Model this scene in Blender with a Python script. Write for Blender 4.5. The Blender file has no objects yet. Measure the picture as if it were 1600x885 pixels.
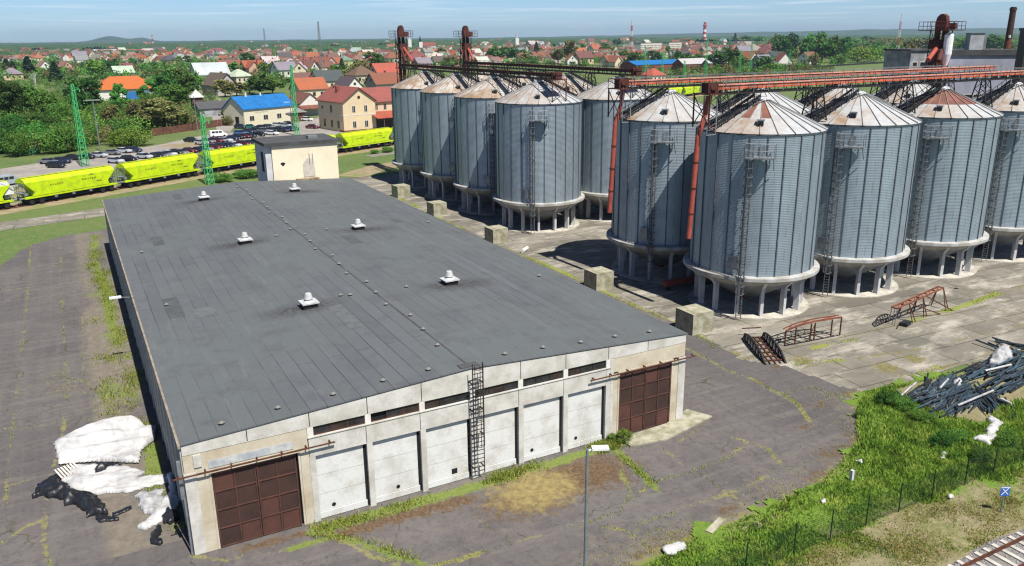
HAZE = 6.5e-5
import bpy, math, random
import numpy as np
from mathutils import Vector, Matrix, noise as mnoise
R0 = random.Random(7)
rad, sin, cos, pi = math.radians, math.sin, math.cos, math.pi
SC = bpy.context.scene
COL = SC.collection
V = Vector

# ---------------------------------------------------------------- camera
CAM = V((-2.869, -43.763, 28.0))
FPX, YAW, PIT, ROL = 1275.525, 0.491398, 0.2931773, -0.0103322
_f = V((sin(YAW)*cos(PIT), cos(YAW)*cos(PIT), -sin(PIT)))
_r = V((cos(YAW), -sin(YAW), 0)); _u = _r.cross(_f)
_c, _s = cos(ROL), sin(ROL)
CR = _c*_r + _s*_u; CU = -_s*_r + _c*_u; CF = _f
cd = bpy.data.cameras.new('camera'); cam = bpy.data.objects.new('camera', cd); COL.objects.link(cam)
cd.sensor_width = 36; cd.sensor_fit = 'HORIZONTAL'; cd.lens = FPX/1600*36
cd.clip_start = .5; cd.clip_end = 40000
M = Matrix((CR, CU, -CF)).transposed().to_4x4(); M.translation = CAM
cam.matrix_world = M; SC.camera = cam

def ray(u, v): return ((u-800)/FPX)*CR + ((442.5-v)/FPX)*CU + CF
def at(u, v, z=0.0):
    d = ray(u, v); t = (z-CAM.z)/d.z
    return CAM + d*t
def pix(p):
    d = V(p)-CAM; w = d.dot(CF)
    return 800+FPX*d.dot(CR)/w, 442.5-FPX*d.dot(CU)/w
def height_at(p, v):
    lo, hi = -5, 79
    for _ in range(40):
        m = (lo+hi)/2
        if pix((p.x, p.y, m))[1] > v: lo = m
        else: hi = m
    return lo

# ---------------------------------------------------------------- materials
def node(nt, t, **kw):
    n = nt.nodes.new(t)
    for k, v in kw.items():
        if k.startswith('i_'):
            key = k[2:]
            n.inputs[int(key) if key.isdigit() else key.replace('_', ' ')].default_value = v
        else: setattr(n, k, v)
    return n
def base(name, rough=.8, metal=0.0, spec=.3):
    m = bpy.data.materials.new(name); m.use_nodes = True
    nt = m.node_tree; b = nt.nodes['Principled BSDF']
    b.inputs['Roughness'].default_value = rough; b.inputs['Metallic'].default_value = metal
    b.inputs['Specular IOR Level'].default_value = spec
    return m, nt, b
def c4(c): return (c[0], c[1], c[2], 1)
def coords(nt, kind='Object', scale=(1, 1, 1)):
    tc = node(nt, 'ShaderNodeTexCoord'); mp = node(nt, 'ShaderNodeMapping')
    mp.inputs['Scale'].default_value = scale
    nt.links.new(tc.outputs[kind], mp.inputs[0]); return mp.outputs[0]
def noise(nt, vec, scale, detail=5, rough=.6, lo=.35, hi=.65):
    n = node(nt, 'ShaderNodeTexNoise', i_Scale=scale, i_Detail=detail, i_Roughness=rough)
    nt.links.new(vec, n.inputs['Vector'])
    r = node(nt, 'ShaderNodeMapRange', i_1=lo, i_2=hi); nt.links.new(n.outputs['Fac'], r.inputs[0])
    return r.outputs[0]
def mix(nt, fac, a, b, mode='MIX'):
    n = node(nt, 'ShaderNodeMix', data_type='RGBA', blend_type=mode)
    for s, x in ((0, fac), (6, a), (7, b)):
        if hasattr(x, 'links') or hasattr(x, 'is_linked'): nt.links.new(x, n.inputs[s])
        elif s == 0: n.inputs[0].default_value = x
        else: n.inputs[s].default_value = c4(x)
    return n.outputs[2]
def math_(nt, op, a, b=None, c=None):
    n = node(nt, 'ShaderNodeMath', operation=op)
    for i, x in enumerate((a, b, c)):
        if x is None: continue
        if hasattr(x, 'is_linked'): nt.links.new(x, n.inputs[i])
        else: n.inputs[i].default_value = x
    return n.outputs[0]
def attr(nt, name):
    n = node(nt, 'ShaderNodeAttribute', attribute_name=name); return n.outputs['Fac']
def bump(nt, b, h, strength=.3, dist=.05):
    n = node(nt, 'ShaderNodeBump', i_Strength=strength, i_Distance=dist)
    nt.links.new(h, n.inputs['Height']); nt.links.new(n.outputs[0], b.inputs['Normal'])
def setc(nt, b, c): nt.links.new(c, b.inputs['Base Color'])

def plain(name, c, rough=.7, metal=0.0, var=.25, scale=1.5, kind='Object', spec=.3, c2=None, lo=.4, hi=.62):
    """base colour with two octaves of worn variation (c2: the stain colour)"""
    m, nt, b = base(name, rough, metal, spec)
    v = coords(nt, kind)
    d = c2 or tuple(x*(1-var*1.3) for x in c)
    a = mix(nt, noise(nt, v, scale, 6, .65, lo, hi), c, d)
    a = mix(nt, noise(nt, v, scale*9, 3, .6), a, tuple(x*.9 for x in c)) if False else a
    e = mix(nt, math_(nt, 'MULTIPLY', noise(nt, v, scale*11, 3, .6), var*.6), a, tuple(x*.45 for x in c))
    setc(nt, b, e); return m
MT = {}
MT['concrete'] = plain('concrete', (.52, .49, .42), .9, c2=(.40, .37, .30), scale=.5)
MT['infill'] = plain('infill_panel', (.60, .605, .585), .9, c2=(.44, .42, .37), scale=.7, var=.25, lo=.46, hi=.7)
MT['panel'] = plain('panel_concrete', (.565, .553, .515), .9, c2=(.40, .38, .335), scale=.6, var=.3)
MT['cream'] = plain('cream_render', (.53, .485, .385), .9, c2=(.40, .335, .235), scale=.35)
MT['white_wall'] = plain('white_wall', (.66, .64, .58), .9, var=.12)
MT['hut_wall'] = plain('hut_wall', (.74, .66, .49), .9, c2=(.66, .58, .43), scale=.3, var=.1)
MT['dark_void'] = plain('dark_void', (.012, .012, .013), .95, var=.2)
MT['glass_dark'] = plain('dirty_glass', (.035, .035, .038), .25, var=.5, scale=1.2, spec=.5)
MT['rust'] = plain('rust', (.115, .042, .024), .9, c2=(.055, .022, .016), scale=2.0, var=.4)
MT['rust_door'] = plain('rust_door', (.058, .029, .023), .75, c2=(.036, .021, .018), scale=.5, var=.5)
MT['rust_bright'] = plain('rust_bright', (.23, .075, .04), .85, c2=(.12, .04, .025), scale=1.5, var=.4)
MT['steel_dark'] = plain('dark_steel', (.035, .035, .038), .6, .3, var=.4)
MT['steel_light'] = plain('galvanised_steel', (.30, .32, .335), .5, .4, var=.3)
MT['orange'] = plain('orange_paint', (.72, .12, .036), .6, c2=(.33, .08, .03), scale=.7, var=.35)
MT['orange_edge'] = plain('pale_edge_paint', (.62, .40, .33), .6, var=.3)  # paler tone for the strips along the casing's top edges
MT['darkred'] = plain('dark_red_paint', (.10, .028, .02), .75, c2=(.045, .018, .015), scale=.8, var=.4)
MT['pipe_red'] = plain('pipe_red', (.36, .075, .05), .55, c2=(.25, .06, .045), scale=.8, var=.2)
MT['white_metal'] = plain('white_metal', (.72, .73, .73), .5, var=.12)
MT['leg_concrete'] = plain('leg_concrete', (.55, .55, .55), .9, c2=(.44, .44, .45), scale=.6, var=.2)
MT['slab_concrete'] = plain('slab_concrete', (.52, .49, .42), .9, c2=(.30, .28, .24), scale=.5, var=.25)
MT['ladder_grey'] = plain('ladder_grey', (.15, .16, .17), .6, .3, var=.3)
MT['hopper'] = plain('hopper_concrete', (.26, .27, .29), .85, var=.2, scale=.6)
MT['block'] = plain('mossy_concrete', (.40, .38, .29), .95, c2=(.20, .19, .12), scale=1.0, var=.4)
MT['green_paint'] = plain('green_paint', (.08, .50, .17), .55, var=.2)
MT['lime'] = plain('lime_paint', (.50, .67, .004), .5, c2=(.37, .50, .014), scale=.8, var=.22, spec=.35)
MT['black_rubber'] = plain('black_metal', (.02, .02, .021), .8, var=.4)
MT['brick'] = plain('brick_red', (.22, .075, .05), .9, c2=(.13, .05, .04), scale=.6, var=.3)
MT['wood'] = plain('wood_fence', (.17, .075, .05), .9, var=.4, scale=1.0)
MT['pole_steel'] = plain('pole_steel', (.24, .27, .29), .5, .4, var=.2)
MT['plastic_white'] = plain('white_plastic', (.50, .495, .49), .6, c2=(.33, .33, .335), scale=.9, var=.12)
MT['plastic_black'] = plain('black_plastic', (.017, .018, .021), .42, var=.3, spec=.5, scale=2)
MT['plastic_grey'] = plain('grey_plastic', (.42, .42, .43), .7, var=.35, scale=2)
MT['blue_metal'] = plain('blue_wall', (.03, .16, .42), .6, var=.15)
MT['grey_render'] = plain('grey_render', (.40, .415, .43), .9, c2=(.14, .145, .16), scale=.15, var=.3)
MT['lilac_render'] = plain('lilac_render', (.40, .41, .50), .9, c2=(.26, .27, .33), scale=.12, var=.3)
MT['bark'] = plain('bark', (.10, .08, .06), .95, var=.4)
MT['bark_pale'] = plain('bare_branches', (.48, .45, .41), .95, var=.2)
MT['teal'] = plain('teal_paint', (.01, .32, .24), .6, var=.2)
MT['sign_blue'] = plain('sign_blue', (.03, .12, .45), .5, var=.1)
MT['stone_grey'] = plain('ballast_stone', (.36, .34, .33), .95, var=.4, scale=3)

def ribbed(name, c, rough, freq, axis, c2=None, scale=.5, var=.25, metal=0.0, line=.55):
    m, nt, b = base(name, rough, metal)
    v = coords(nt)
    a = mix(nt, noise(nt, v, scale, 6, .65, .4, .62), c, c2 or tuple(x*.75 for x in c))
    sp = node(nt, 'ShaderNodeSeparateXYZ'); nt.links.new(v, sp.inputs[0])
    w = math_(nt, 'FRACT', math_(nt, 'MULTIPLY', sp.outputs[axis], freq))
    k = math_(nt, 'LESS_THAN', w, .12)
    a = mix(nt, math_(nt, 'MULTIPLY', k, line), a, tuple(x*.3 for x in c))
    setc(nt, b, a)
    bump(nt, b, w, .15, .05); return m
MT['blue_roof'] = ribbed('blue_sheet_roof', (.018, .15, .40), .5, 1.0, 'X', var=.1)
MT['red_roof'] = ribbed('station_tiles', (.25, .075, .06), .85, 1.6, 'Z', c2=(.20, .07, .06), scale=.25)
MT['canopy_red'] = ribbed('canopy_sheet', (.34, .085, .05), .7, 1.0, 'X')
MT['felt_roof'] = plain('felt_roof', (.075, .076, .08), .9, c2=(.05, .05, .05), scale=.6)

# walls / roofs of town houses take their colour from the object's own colour property
def objcol(name, rough, var, scale=.25, mult=None):
    m, nt, b = base(name, rough)
    oi = node(nt, 'ShaderNodeObjectInfo'); v = coords(nt)
    a = mix(nt, math_(nt, 'MULTIPLY', noise(nt, v, scale, 5, .6), var), oi.outputs['Color'], (.09, .08, .075))
    setc(nt, b, a); return m
MT['house_roof'] = objcol('house_tiles', .85, .35)
m, nt, b = base('house_wall', .9)
oi = node(nt, 'ShaderNodeObjectInfo'); cr = node(nt, 'ShaderNodeValToRGB')
cr.color_ramp.interpolation = 'CONSTANT'
for i, (p_, c_) in enumerate(((0, (.62, .60, .55)), (.35, (.58, .50, .36)), (.6, (.50, .40, .24)), (.75, (.40, .38, .35)), (.88, (.50, .30, .22)))):
    e = cr.color_ramp.elements[i] if i < 2 else cr.color_ramp.elements.new(p_)
    e.position = p_; e.color = c4(c_)
nt.links.new(oi.outputs['Random'], cr.inputs[0]); setc(nt, b, cr.outputs[0]); MT['house_wall'] = m
MT['car_paint'] = objcol('car_paint', .3, .05)
MT['car_paint'].node_tree.nodes['Principled BSDF'].inputs['Specular IOR Level'].default_value = .6
MT['car_glass'] = plain('car_glass', (.015, .018, .022), .1, var=.1, spec=.7)

def leafmat(name, c, c2, trans=.25, scale=.35):
    m, nt, b = base(name, .75, 0, .2)
    oi = node(nt, 'ShaderNodeObjectInfo'); v = coords(nt, 'Object')
    g = node(nt, 'ShaderNodeNewGeometry')
    a = mix(nt, noise(nt, v, scale, 3, .6, .3, .7), c, c2)
    a = mix(nt, math_(nt, 'MULTIPLY', g.outputs['Random Per Island'], .55), a, tuple(x*1.5 for x in c2))
    hs = node(nt, 'ShaderNodeHueSaturation')
    nt.links.new(math_(nt, 'MULTIPLY_ADD', oi.outputs['Random'], .05, .475), hs.inputs['Hue'])
    nt.links.new(math_(nt, 'MULTIPLY_ADD', oi.outputs['Random'], .5, .75), hs.inputs['Value'])
    nt.links.new(a, hs.inputs['Color']); setc(nt, b, hs.outputs[0])
    if name == 'grass_blades':
        wv = coords(nt, 'Object'); dk = noise(nt, wv, .9, 5, .7, .42, .66); lt = noise(nt, wv, .55, 4, .65, .5, .66)
        hs.inputs['Value'].default_value = 1.
        x_ = mix(nt, dk, hs.outputs[0], (.035, .085, .014)); x_ = mix(nt, lt, x_, (.33, .41, .075)); setc(nt, b, x_)
    tr = node(nt, 'ShaderNodeBsdfTranslucent'); nt.links.new(hs.outputs[0], tr.inputs[0])
    mx = node(nt, 'ShaderNodeMixShader', i_0=trans)
    nt.links.new(b.outputs[0], mx.inputs[1]); nt.links.new(tr.outputs[0], mx.inputs[2])
    nt.links.new(mx.outputs[0], nt.nodes['Material Output'].inputs[0]); return m
MT['leaf_dark'] = leafmat('dark_leaves', (.028, .075, .016), (.050, .115, .020))
MT['leaf_mid'] = leafmat('mid_green_leaves', (.055, .14, .025), (.095, .20, .032))
MT['leaf_light'] = leafmat('light_green_leaves', (.10, .20, .03), (.16, .27, .04))
MT['leaf_olive'] = leafmat('olive_leaves', (.11, .12, .04), (.17, .16, .055))
MT['leaf_conifer'] = leafmat('conifer_needles', (.020, .048, .020), (.034, .07, .026))
MT['grass_blade'] = leafmat('grass_blades', (.105, .25, .026), (.25, .34, .05), .3, .35)
MT['dry_blade'] = leafmat('dry_blades', (.22, .22, .06), (.36, .30, .11), .3, .3)
MT['weed'] = leafmat('weed_leaves', (.16, .25, .04), (.30, .32, .08), .3, .5)

# silo sheet metal: UV = (arc length, height), staggered sheets + fine corrugation
def silo_wall(name, tint):
    m, nt, b = base(name, .52, .6, .35)
    uv = coords(nt, 'UV')
    br = node(nt, 'ShaderNodeTexBrick', offset=.5, i_Scale=1.0)
    for k, x in (('Color1', c4(tint)), ('Color2', c4(tuple(t*.86 for t in tint))), ('Mortar', c4(tuple(t*.5 for t in tint)))): br.inputs[k].default_value = x
    br.inputs['Mortar Size'].default_value = .0; br.inputs['Brick Width'].default_value = 1.69; br.inputs['Row Height'].default_value = 1.1
    br.inputs['Bias'].default_value = -.2
    nt.links.new(uv, br.inputs['Vector'])
    ob0 = coords(nt, 'Object', (1, 1, .14)); ob = node(nt, 'ShaderNodeVectorMath', operation='ADD'); nt.links.new(ob0, ob.inputs[0]); oi_ = node(nt, 'ShaderNodeObjectInfo'); oc = node(nt, 'ShaderNodeCombineXYZ'); nt.links.new(math_(nt, 'MULTIPLY', oi_.outputs['Random'], 91.), oc.inputs[0]); nt.links.new(oc.outputs[0], ob.inputs[1]); ob = ob.outputs[0]
    a = mix(nt, math_(nt, 'MULTIPLY', noise(nt, ob, .5, 7, .72, .40, .68), .62), br.outputs['Color'], tuple(t*.62 for t in tint))
    sp = node(nt, 'ShaderNodeSeparateXYZ'); nt.links.new(uv, sp.inputs[0])
    w = math_(nt, 'SINE', math_(nt, 'MULTIPLY', sp.outputs['Y'], 2*pi/.17))
    a = mix(nt, math_(nt, 'MULTIPLY_ADD', w, .055, .055), a, tuple(t*.25 for t in tint))  # shade lines of the corrugation mixed into the colour
    cu = math_(nt, 'ADD', math_(nt, 'DIVIDE', sp.outputs['X'], 1.6808), .5)      # short lap seams, staggered
    par = math_(nt, 'MULTIPLY', math_(nt, 'FRACT', math_(nt, 'MULTIPLY', math_(nt, 'FLOOR', cu), .37)), 1.)
    ds = math_(nt, 'LESS_THAN', math_(nt, 'ABSOLUTE', math_(nt, 'SUBTRACT', math_(nt, 'FRACT', cu), .5)), .022)
    dv = math_(nt, 'LESS_THAN', math_(nt, 'FRACT', math_(nt, 'ADD', math_(nt, 'DIVIDE', sp.outputs['Y'], 2.3), par)), .48)
    a = mix(nt, math_(nt, 'MULTIPLY', math_(nt, 'MULTIPLY', ds, dv), .38), a, tuple(t*.2 for t in tint))
    setc(nt, b, a); bump(nt, b, w, .25, .03); return m
MT['silo_wall'] = silo_wall('corrugated_sheet', (.36, .43, .48))
MT['silo_rib'] = plain('silo_stiffener', (.10, .12, .14), .6, .1, var=.3)
def silo_roof(name, rust, white=(.44, .455, .465)):
    m, nt, b = base(name, .55, .15, .4)
    v = coords(nt); oi = node(nt, 'ShaderNodeObjectInfo')
    va = node(nt, 'ShaderNodeVectorMath', operation='ADD'); nt.links.new(v, va.inputs[0])
    cx = node(nt, 'ShaderNodeCombineXYZ'); nt.links.new(math_(nt, 'MULTIPLY', oi.outputs['Random'], 57.), cx.inputs[2]); nt.links.new(cx.outputs[0], va.inputs[1])
    uv = coords(nt, 'UV', (1, .12, 1)); ub = node(nt, 'ShaderNodeVectorMath', operation='ADD'); nt.links.new(uv, ub.inputs[0]); nt.links.new(cx.outputs[0], ub.inputs[1])
    st = noise(nt, ub.outputs[0], 5., 4, .6, .42, .7)      # streaks down the slope
    big = noise(nt, va.outputs[0], .28, 3, .5, .42, .62)
    sp = node(nt, 'ShaderNodeSeparateXYZ'); nt.links.new(v, sp.inputs[0])
    west = node(nt, 'ShaderNodeMapRange', i_1=.5, i_2=-5.); nt.links.new(sp.outputs['X'], west.inputs[0])
    f = math_(nt, 'MULTIPLY', math_(nt, 'ADD', math_(nt, 'MULTIPLY', st, .7), math_(nt, 'MULTIPLY', big, .5)), math_(nt, 'ADD', math_(nt, 'MULTIPLY', west.outputs[0], 1.25), .12 if rust < 1 else .45))
    f = math_(nt, 'MULTIPLY', f, rust)
    a = mix(nt, noise(nt, va.outputs[0], 1.5, 4, .6), white, tuple(w*.84 for w in white))
    cl = node(nt, 'ShaderNodeClamp'); nt.links.new(f, cl.inputs[0])
    a = mix(nt, cl.outputs[0], a, (.30, .21, .13))
    a = mix(nt, math_(nt, 'MULTIPLY', cl.outputs[0], noise(nt, va.outputs[0], 2.1, 4, .6, .5, .7)), a, (.27, .13, .085))
    setc(nt, b, a); return m
MT['roof_clean'] = silo_roof('roof_sheet', .68)
MT['roof_rusty'] = silo_roof('roof_sheet_rusty', 1.05, (.53, .50, .46))
MT['roof_red'] = plain('roof_sheet_red', (.21, .085, .06), .8, c2=(.13, .06, .045), scale=.8, var=.3)
# ---------------------------------------------------------------- mesh helpers
class MB:
    def __init__(s): s.v = []; s.f = []; s.m = []; s.cur = 0; s.uv = None
    def mat(s, i): s.cur = i; return s
    def face(s, *ids): s.f.append(ids); s.m.append(s.cur)
    def add(s, pts, faces):
        o = len(s.v); s.v += [tuple(p) for p in pts]
        for f in faces: s.face(*[o+i for i in f])
        return s
    def box(s, c, d, rz=0.0):
        x, y, z = d[0]/2, d[1]/2, d[2]/2; ca, sa = cos(rz), sin(rz)
        P = [(i*x, j*y, k*z) for k in (-1, 1) for j in (-1, 1) for i in (-1, 1)]
        P = [(c[0]+a*ca-b_*sa, c[1]+a*sa+b_*ca, c[2]+e) for a, b_, e in P]
        return s.add(P, [(0, 2, 3, 1), (4, 5, 7, 6), (0, 1, 5, 4), (2, 6, 7, 3), (0, 4, 6, 2), (1, 3, 7, 5)])
    def b2(s, a, b): return s.box([(a[i]+b[i])/2 for i in range(3)], [abs(b[i]-a[i]) for i in range(3)])
    def bar(s, p0, p1, w, h=None, up=(0, 0, 1)):
        p0, p1 = V(p0), V(p1); h = h or w; d = (p1-p0).normalized(); up = V(up)
        if abs(d.dot(up)) > .97: up = V((1, 0, 0)) if abs(d.x) < .9 else V((0, 1, 0))
        a = d.cross(up).normalized(); b = a.cross(d)
        P = [q+a*(i*w/2)+b*(j*h/2) for q in (p0, p1) for i, j in ((-1, -1), (1, -1), (1, 1), (-1, 1))]
        return s.add(P, [(3, 2, 1, 0), (4, 5, 6, 7), (0, 1, 5, 4), (1, 2, 6, 5), (2, 3, 7, 6), (3, 0, 4, 7)])
    def tube(s, p0, p1, r, r1=None, n=8, caps=True):
        p0, p1 = V(p0), V(p1); r1 = r if r1 is None else r1; d = (p1-p0).normalized()
        up = V((0, 0, 1)) if abs(d.z) < .95 else V((1, 0, 0)); a = d.cross(up).normalized(); b = a.cross(d)
        P = [q+(a*cos(t)+b*sin(t))*rr for q, rr in ((p0, r), (p1, r1)) for t in [2*pi*i/n for i in range(n)]]
        F = [(i, (i+1) % n, n+(i+1) % n, n+i) for i in range(n)]
        if caps: F += [tuple(range(n-1, -1, -1)), tuple(range(n, 2*n))]
        return s.add(P, F)
    def path(s, pts, r, n=6):
        for a, b in zip(pts, pts[1:]): s.tube(a, b, r, n=n)
        return s
    def lathe(s, prof, n=48, c=(0, 0, 0), close=False):
        P = [(c[0]+r*cos(2*pi*i/n), c[1]+r*sin(2*pi*i/n), c[2]+z) for r, z in prof for i in range(n)]
        F = [(k*n+i, k*n+(i+1) % n, (k+1)*n+(i+1) % n, (k+1)*n+i) for k in range(len(prof)-1) for i in range(n)]
        if close: F += [tuple(range(n-1, -1, -1)), tuple(range((len(prof)-1)*n, len(prof)*n))]
        return s.add(P, F)
    def prism(s, poly, z0, z1):
        n = len(poly)
        a = sum(poly[i][0]*poly[(i+1) % n][1]-poly[(i+1) % n][0]*poly[i][1] for i in range(n))
        if a < 0: poly = poly[::-1]
        P = [(x, y, z0) for x, y in poly]+[(x, y, z1) for x, y in poly]
        return s.add(P, [tuple(range(n-1, -1, -1)), tuple(range(n, 2*n))]+[(i, (i+1) % n, n+(i+1) % n, n+i) for i in range(n)])
    def extr(s, poly, axis, a, b):
        """polygon in the plane across `axis` ('x': (y,z); 'y': (x,z)) swept from a to b"""
        mk = (lambda p, t: (t, p[0], p[1])) if axis == 'x' else (lambda p, t: (p[0], t, p[1]))
        n = len(poly); P = [mk(p, a) for p in poly]+[mk(p, b) for p in poly]
        return s.add(P, [tuple(range(n-1, -1, -1)), tuple(range(n, 2*n))]+[(i, (i+1) % n, n+(i+1) % n, n+i) for i in range(n)])
    def mesh(s, name, mats, smooth=False):
        me = bpy.data.meshes.new(name); me.from_pydata(s.v, [], s.f)
        for x in (mats if isinstance(mats, (list, tuple)) else [mats]): me.materials.append(MT[x] if isinstance(x, str) else x)
        me.polygons.foreach_set('material_index', s.m)
        if smooth: me.polygons.foreach_set('use_smooth', [True]*len(s.f))
        import bmesh
        bm = bmesh.new(); bm.from_mesh(me); bmesh.ops.recalc_face_normals(bm, faces=bm.faces); bm.to_mesh(me); bm.free()
        me.update(); return me
    def build(s, name, mats, parent=None, smooth=False, loc=None, rz=0.0):
        return link(name, s.mesh(name, mats, smooth), parent, loc, rz)
def link(name, me, parent=None, loc=None, rz=0.0):
    o = bpy.data.objects.new(name, me); COL.objects.link(o)
    if parent: o.parent = parent
    if loc is not None: o.location = loc
    if rz: o.rotation_euler = (0, 0, rz)
    return o
def tag(o, label=None, cat=None, group=None, kind=None):
    for k, x in (('label', label), ('category', cat), ('group', group), ('kind', kind)):
        if x: o[k] = x
    return o
def empty(name, loc, rz=0.0, label=None, cat=None, group=None):
    return tag(link(name, None, None, loc, rz), label, cat, group)
KIDS = {}
def copy_tree(o, parent=None, loc=None, rz=None, depth=0):
    c = o.copy(); COL.objects.link(c)
    if parent: c.parent = parent
    if loc is not None: c.location = loc
    if rz is not None: c.rotation_euler = (0, 0, rz)
    for ch in o.children: copy_tree(ch, c, None, None, depth+1)
    return c
def npmesh(name, verts, faces, mats, mi=None, attrs=None, smooth=False, uv=None):
    """fast mesh from numpy arrays; faces an (n,k) array"""
    me = bpy.data.meshes.new(name); n, k = faces.shape
    me.vertices.add(len(verts)); me.vertices.foreach_set('co', np.asarray(verts, np.float32).ravel())
    me.loops.add(n*k); me.loops.foreach_set('vertex_index', faces.astype(np.int32).ravel())
    me.polygons.add(n); me.polygons.foreach_set('loop_start', np.arange(0, n*k, k, dtype=np.int32))
    for x in (mats if isinstance(mats, (list, tuple)) else [mats]): me.materials.append(MT[x] if isinstance(x, str) else x)
    if mi is not None: me.polygons.foreach_set('material_index', mi.astype(np.int32))
    if smooth: me.polygons.foreach_set('use_smooth', np.ones(n, bool))
    for a, d in (attrs or {}).items():
        at_ = me.attributes.new(a, 'FLOAT', 'POINT'); at_.data.foreach_set('value', np.asarray(d, np.float32))
    me.update(calc_edges=True); return me

rng = np.random.default_rng(11)
def vnoise(x, y, scale, seed=0):
    """cheap smooth value noise in -1..1 (numpy)"""
    x = x*scale+seed*17.3; y = y*scale+seed*5.7
    xi, yi = np.floor(x), np.floor(y); fx, fy = x-xi, y-yi
    fx = fx*fx*(3-2*fx); fy = fy*fy*(3-2*fy)
    def h(a, b):
        t = np.sin(a*127.1+b*311.7+seed*74.7)*43758.5453; return t-np.floor(t)
    return 2*((h(xi, yi)*(1-fx)+h(xi+1, yi)*fx)*(1-fy)+(h(xi, yi+1)*(1-fx)+h(xi+1, yi+1)*fx)*fy)-1
def fbm(x, y, scale, seed=0, o=4):
    return sum(vnoise(x, y, scale*2**i, seed+i)*.5**i for i in range(o))/1.6
def inside(poly, x, y):
    r = np.zeros(x.shape, bool); n = len(poly)
    for i in range(n):
        (x0, y0), (x1, y1) = poly[i], poly[(i+1) % n]
        if y0 == y1: continue
        c = ((y0 > y) != (y1 > y)) & (x < (x1-x0)*(y-y0)/(y1-y0)+x0); r ^= c
    return r
def dist_line(pts, x, y):
    d = np.full(x.shape, 1e9)
    for (x0, y0), (x1, y1) in zip(pts, pts[1:]):
        dx, dy = x1-x0, y1-y0; t = np.clip(((x-x0)*dx+(y-y0)*dy)/(dx*dx+dy*dy+1e-9), 0, 1)
        d = np.minimum(d, np.hypot(x-x0-t*dx, y-y0-t*dy))
    return d
def sd_poly(poly, x, y):
    d = dist_line(list(poly)+[poly[0]], x, y); return np.where(inside(poly, x, y), -d, d)
def grid(poly, step, z, attrs, name, mat, jit=.0, label=None, hfun=None):
    """ground sheet over a polygon, cut from a fine grid, carrying masks"""
    xs = [p[0] for p in poly]; ys = [p[1] for p in poly]
    gx = np.arange(min(xs), max(xs)+step, step); gy = np.arange(min(ys), max(ys)+step, step)
    X, Y = np.meshgrid(gx, gy); nx = len(gx)
    wob = fbm(X, Y, .45, 3)*jit+fbm(X, Y, 2.2, 9)*jit*.5
    keep = (sd_poly(poly, X, Y)+wob) < 0
    q = keep[:-1, :-1] & keep[1:, :-1] & keep[:-1, 1:] & keep[1:, 1:]
    j, i = np.nonzero(q); a = j*nx+i
    F = np.stack([a, a+1, a+1+nx, a+nx], 1)
    used = np.unique(F); rm = np.zeros(X.size, np.int64); rm[used] = np.arange(len(used)); F = rm[F]
    x, y = X.ravel()[used], Y.ravel()[used]
    Z = np.full(x.shape, float(z)) + (hfun(x, y) if hfun else 0)
    me = npmesh(name, np.stack([x, y, Z], 1), F, mat, attrs={k: fn(x, y) for k, fn in attrs.items()}, smooth=True)
    o = link(name, me); tag(o, label, kind='structure'); return o
def P2(*uv): return [tuple(at(u, v)[:2]) for u, v in uv]
def soft(d, w): return np.clip(1-d/w, 0, 1)
# ---------------------------------------------------------------- light, sky
SUN_EL, SUN_AZ = rad(59), rad(7)           # the sun stands a little east of -Y
sd = V((sin(SUN_AZ)*cos(SUN_EL), -cos(SUN_AZ)*cos(SUN_EL), sin(SUN_EL)))
sl = bpy.data.lights.new('sun', 'SUN'); sl.energy = 5.0; sl.angle = rad(.53); sl.color = (1, .955, .88)
so = bpy.data.objects.new('sun', sl); COL.objects.link(so); so.rotation_euler = sd.to_track_quat('Z', 'Y').to_euler(); so.location = (0, -200, 300)
W = bpy.data.worlds.new('World'); SC.world = W; W.use_nodes = True
wt = W.node_tree; bg = wt.nodes['Background']
sky = node(wt, 'ShaderNodeTexSky', sky_type='NISHITA', sun_disc=False, sun_elevation=SUN_EL, sun_rotation=pi-SUN_AZ, air_density=1.0, dust_density=.3, ozone_density=2.0)
tc = node(wt, 'ShaderNodeTexCoord')
sp = node(wt, 'ShaderNodeSeparateXYZ'); wt.links.new(tc.outputs['Generated'], sp.inputs[0])
inv = math_(wt, 'DIVIDE', 1.0, math_(wt, 'MAXIMUM', sp.outputs[2], .012))
cv = node(wt, 'ShaderNodeCombineXYZ')
wt.links.new(math_(wt, 'MULTIPLY', sp.outputs[0], inv), cv.inputs[0]); wt.links.new(math_(wt, 'MULTIPLY', sp.outputs[1], inv), cv.inputs[1])
n1 = node(wt, 'ShaderNodeTexNoise', i_Scale=.16, i_Detail=7., i_Roughness=.62, i_Distortion=.3); wt.links.new(cv.outputs[0], n1.inputs['Vector'])
mr = node(wt, 'ShaderNodeMapRange', i_1=.50, i_2=.74, i_3=0., i_4=.75); wt.links.new(n1.outputs['Fac'], mr.inputs[0])
fade = node(wt, 'ShaderNodeMapRange', i_1=.0, i_2=.035); wt.links.new(sp.outputs[2], fade.inputs[0])
skyt = mix(wt, 1.0, sky.outputs[0], (.73, 1.03, 1.56), 'MULTIPLY')
zf = node(wt, 'ShaderNodeMapRange', i_1=.08, i_2=.55, i_3=1., i_4=.42); wt.links.new(sp.outputs[2], zf.inputs[0])      # a clear sky darkens overhead
skyt = mix(wt, 1.0, skyt, zf.outputs[0], 'MULTIPLY')
hf = node(wt, 'ShaderNodeMapRange', i_1=.0, i_2=.10, i_3=1.22, i_4=1.); wt.links.new(sp.outputs[2], hf.inputs[0])
skyt = mix(wt, 1.0, skyt, hf.outputs[0], 'MULTIPLY')
cloud = mix(wt, math_(wt, 'MULTIPLY', mr.outputs[0], fade.outputs[0]), skyt, (12., 12.6, 13.4))
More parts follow.
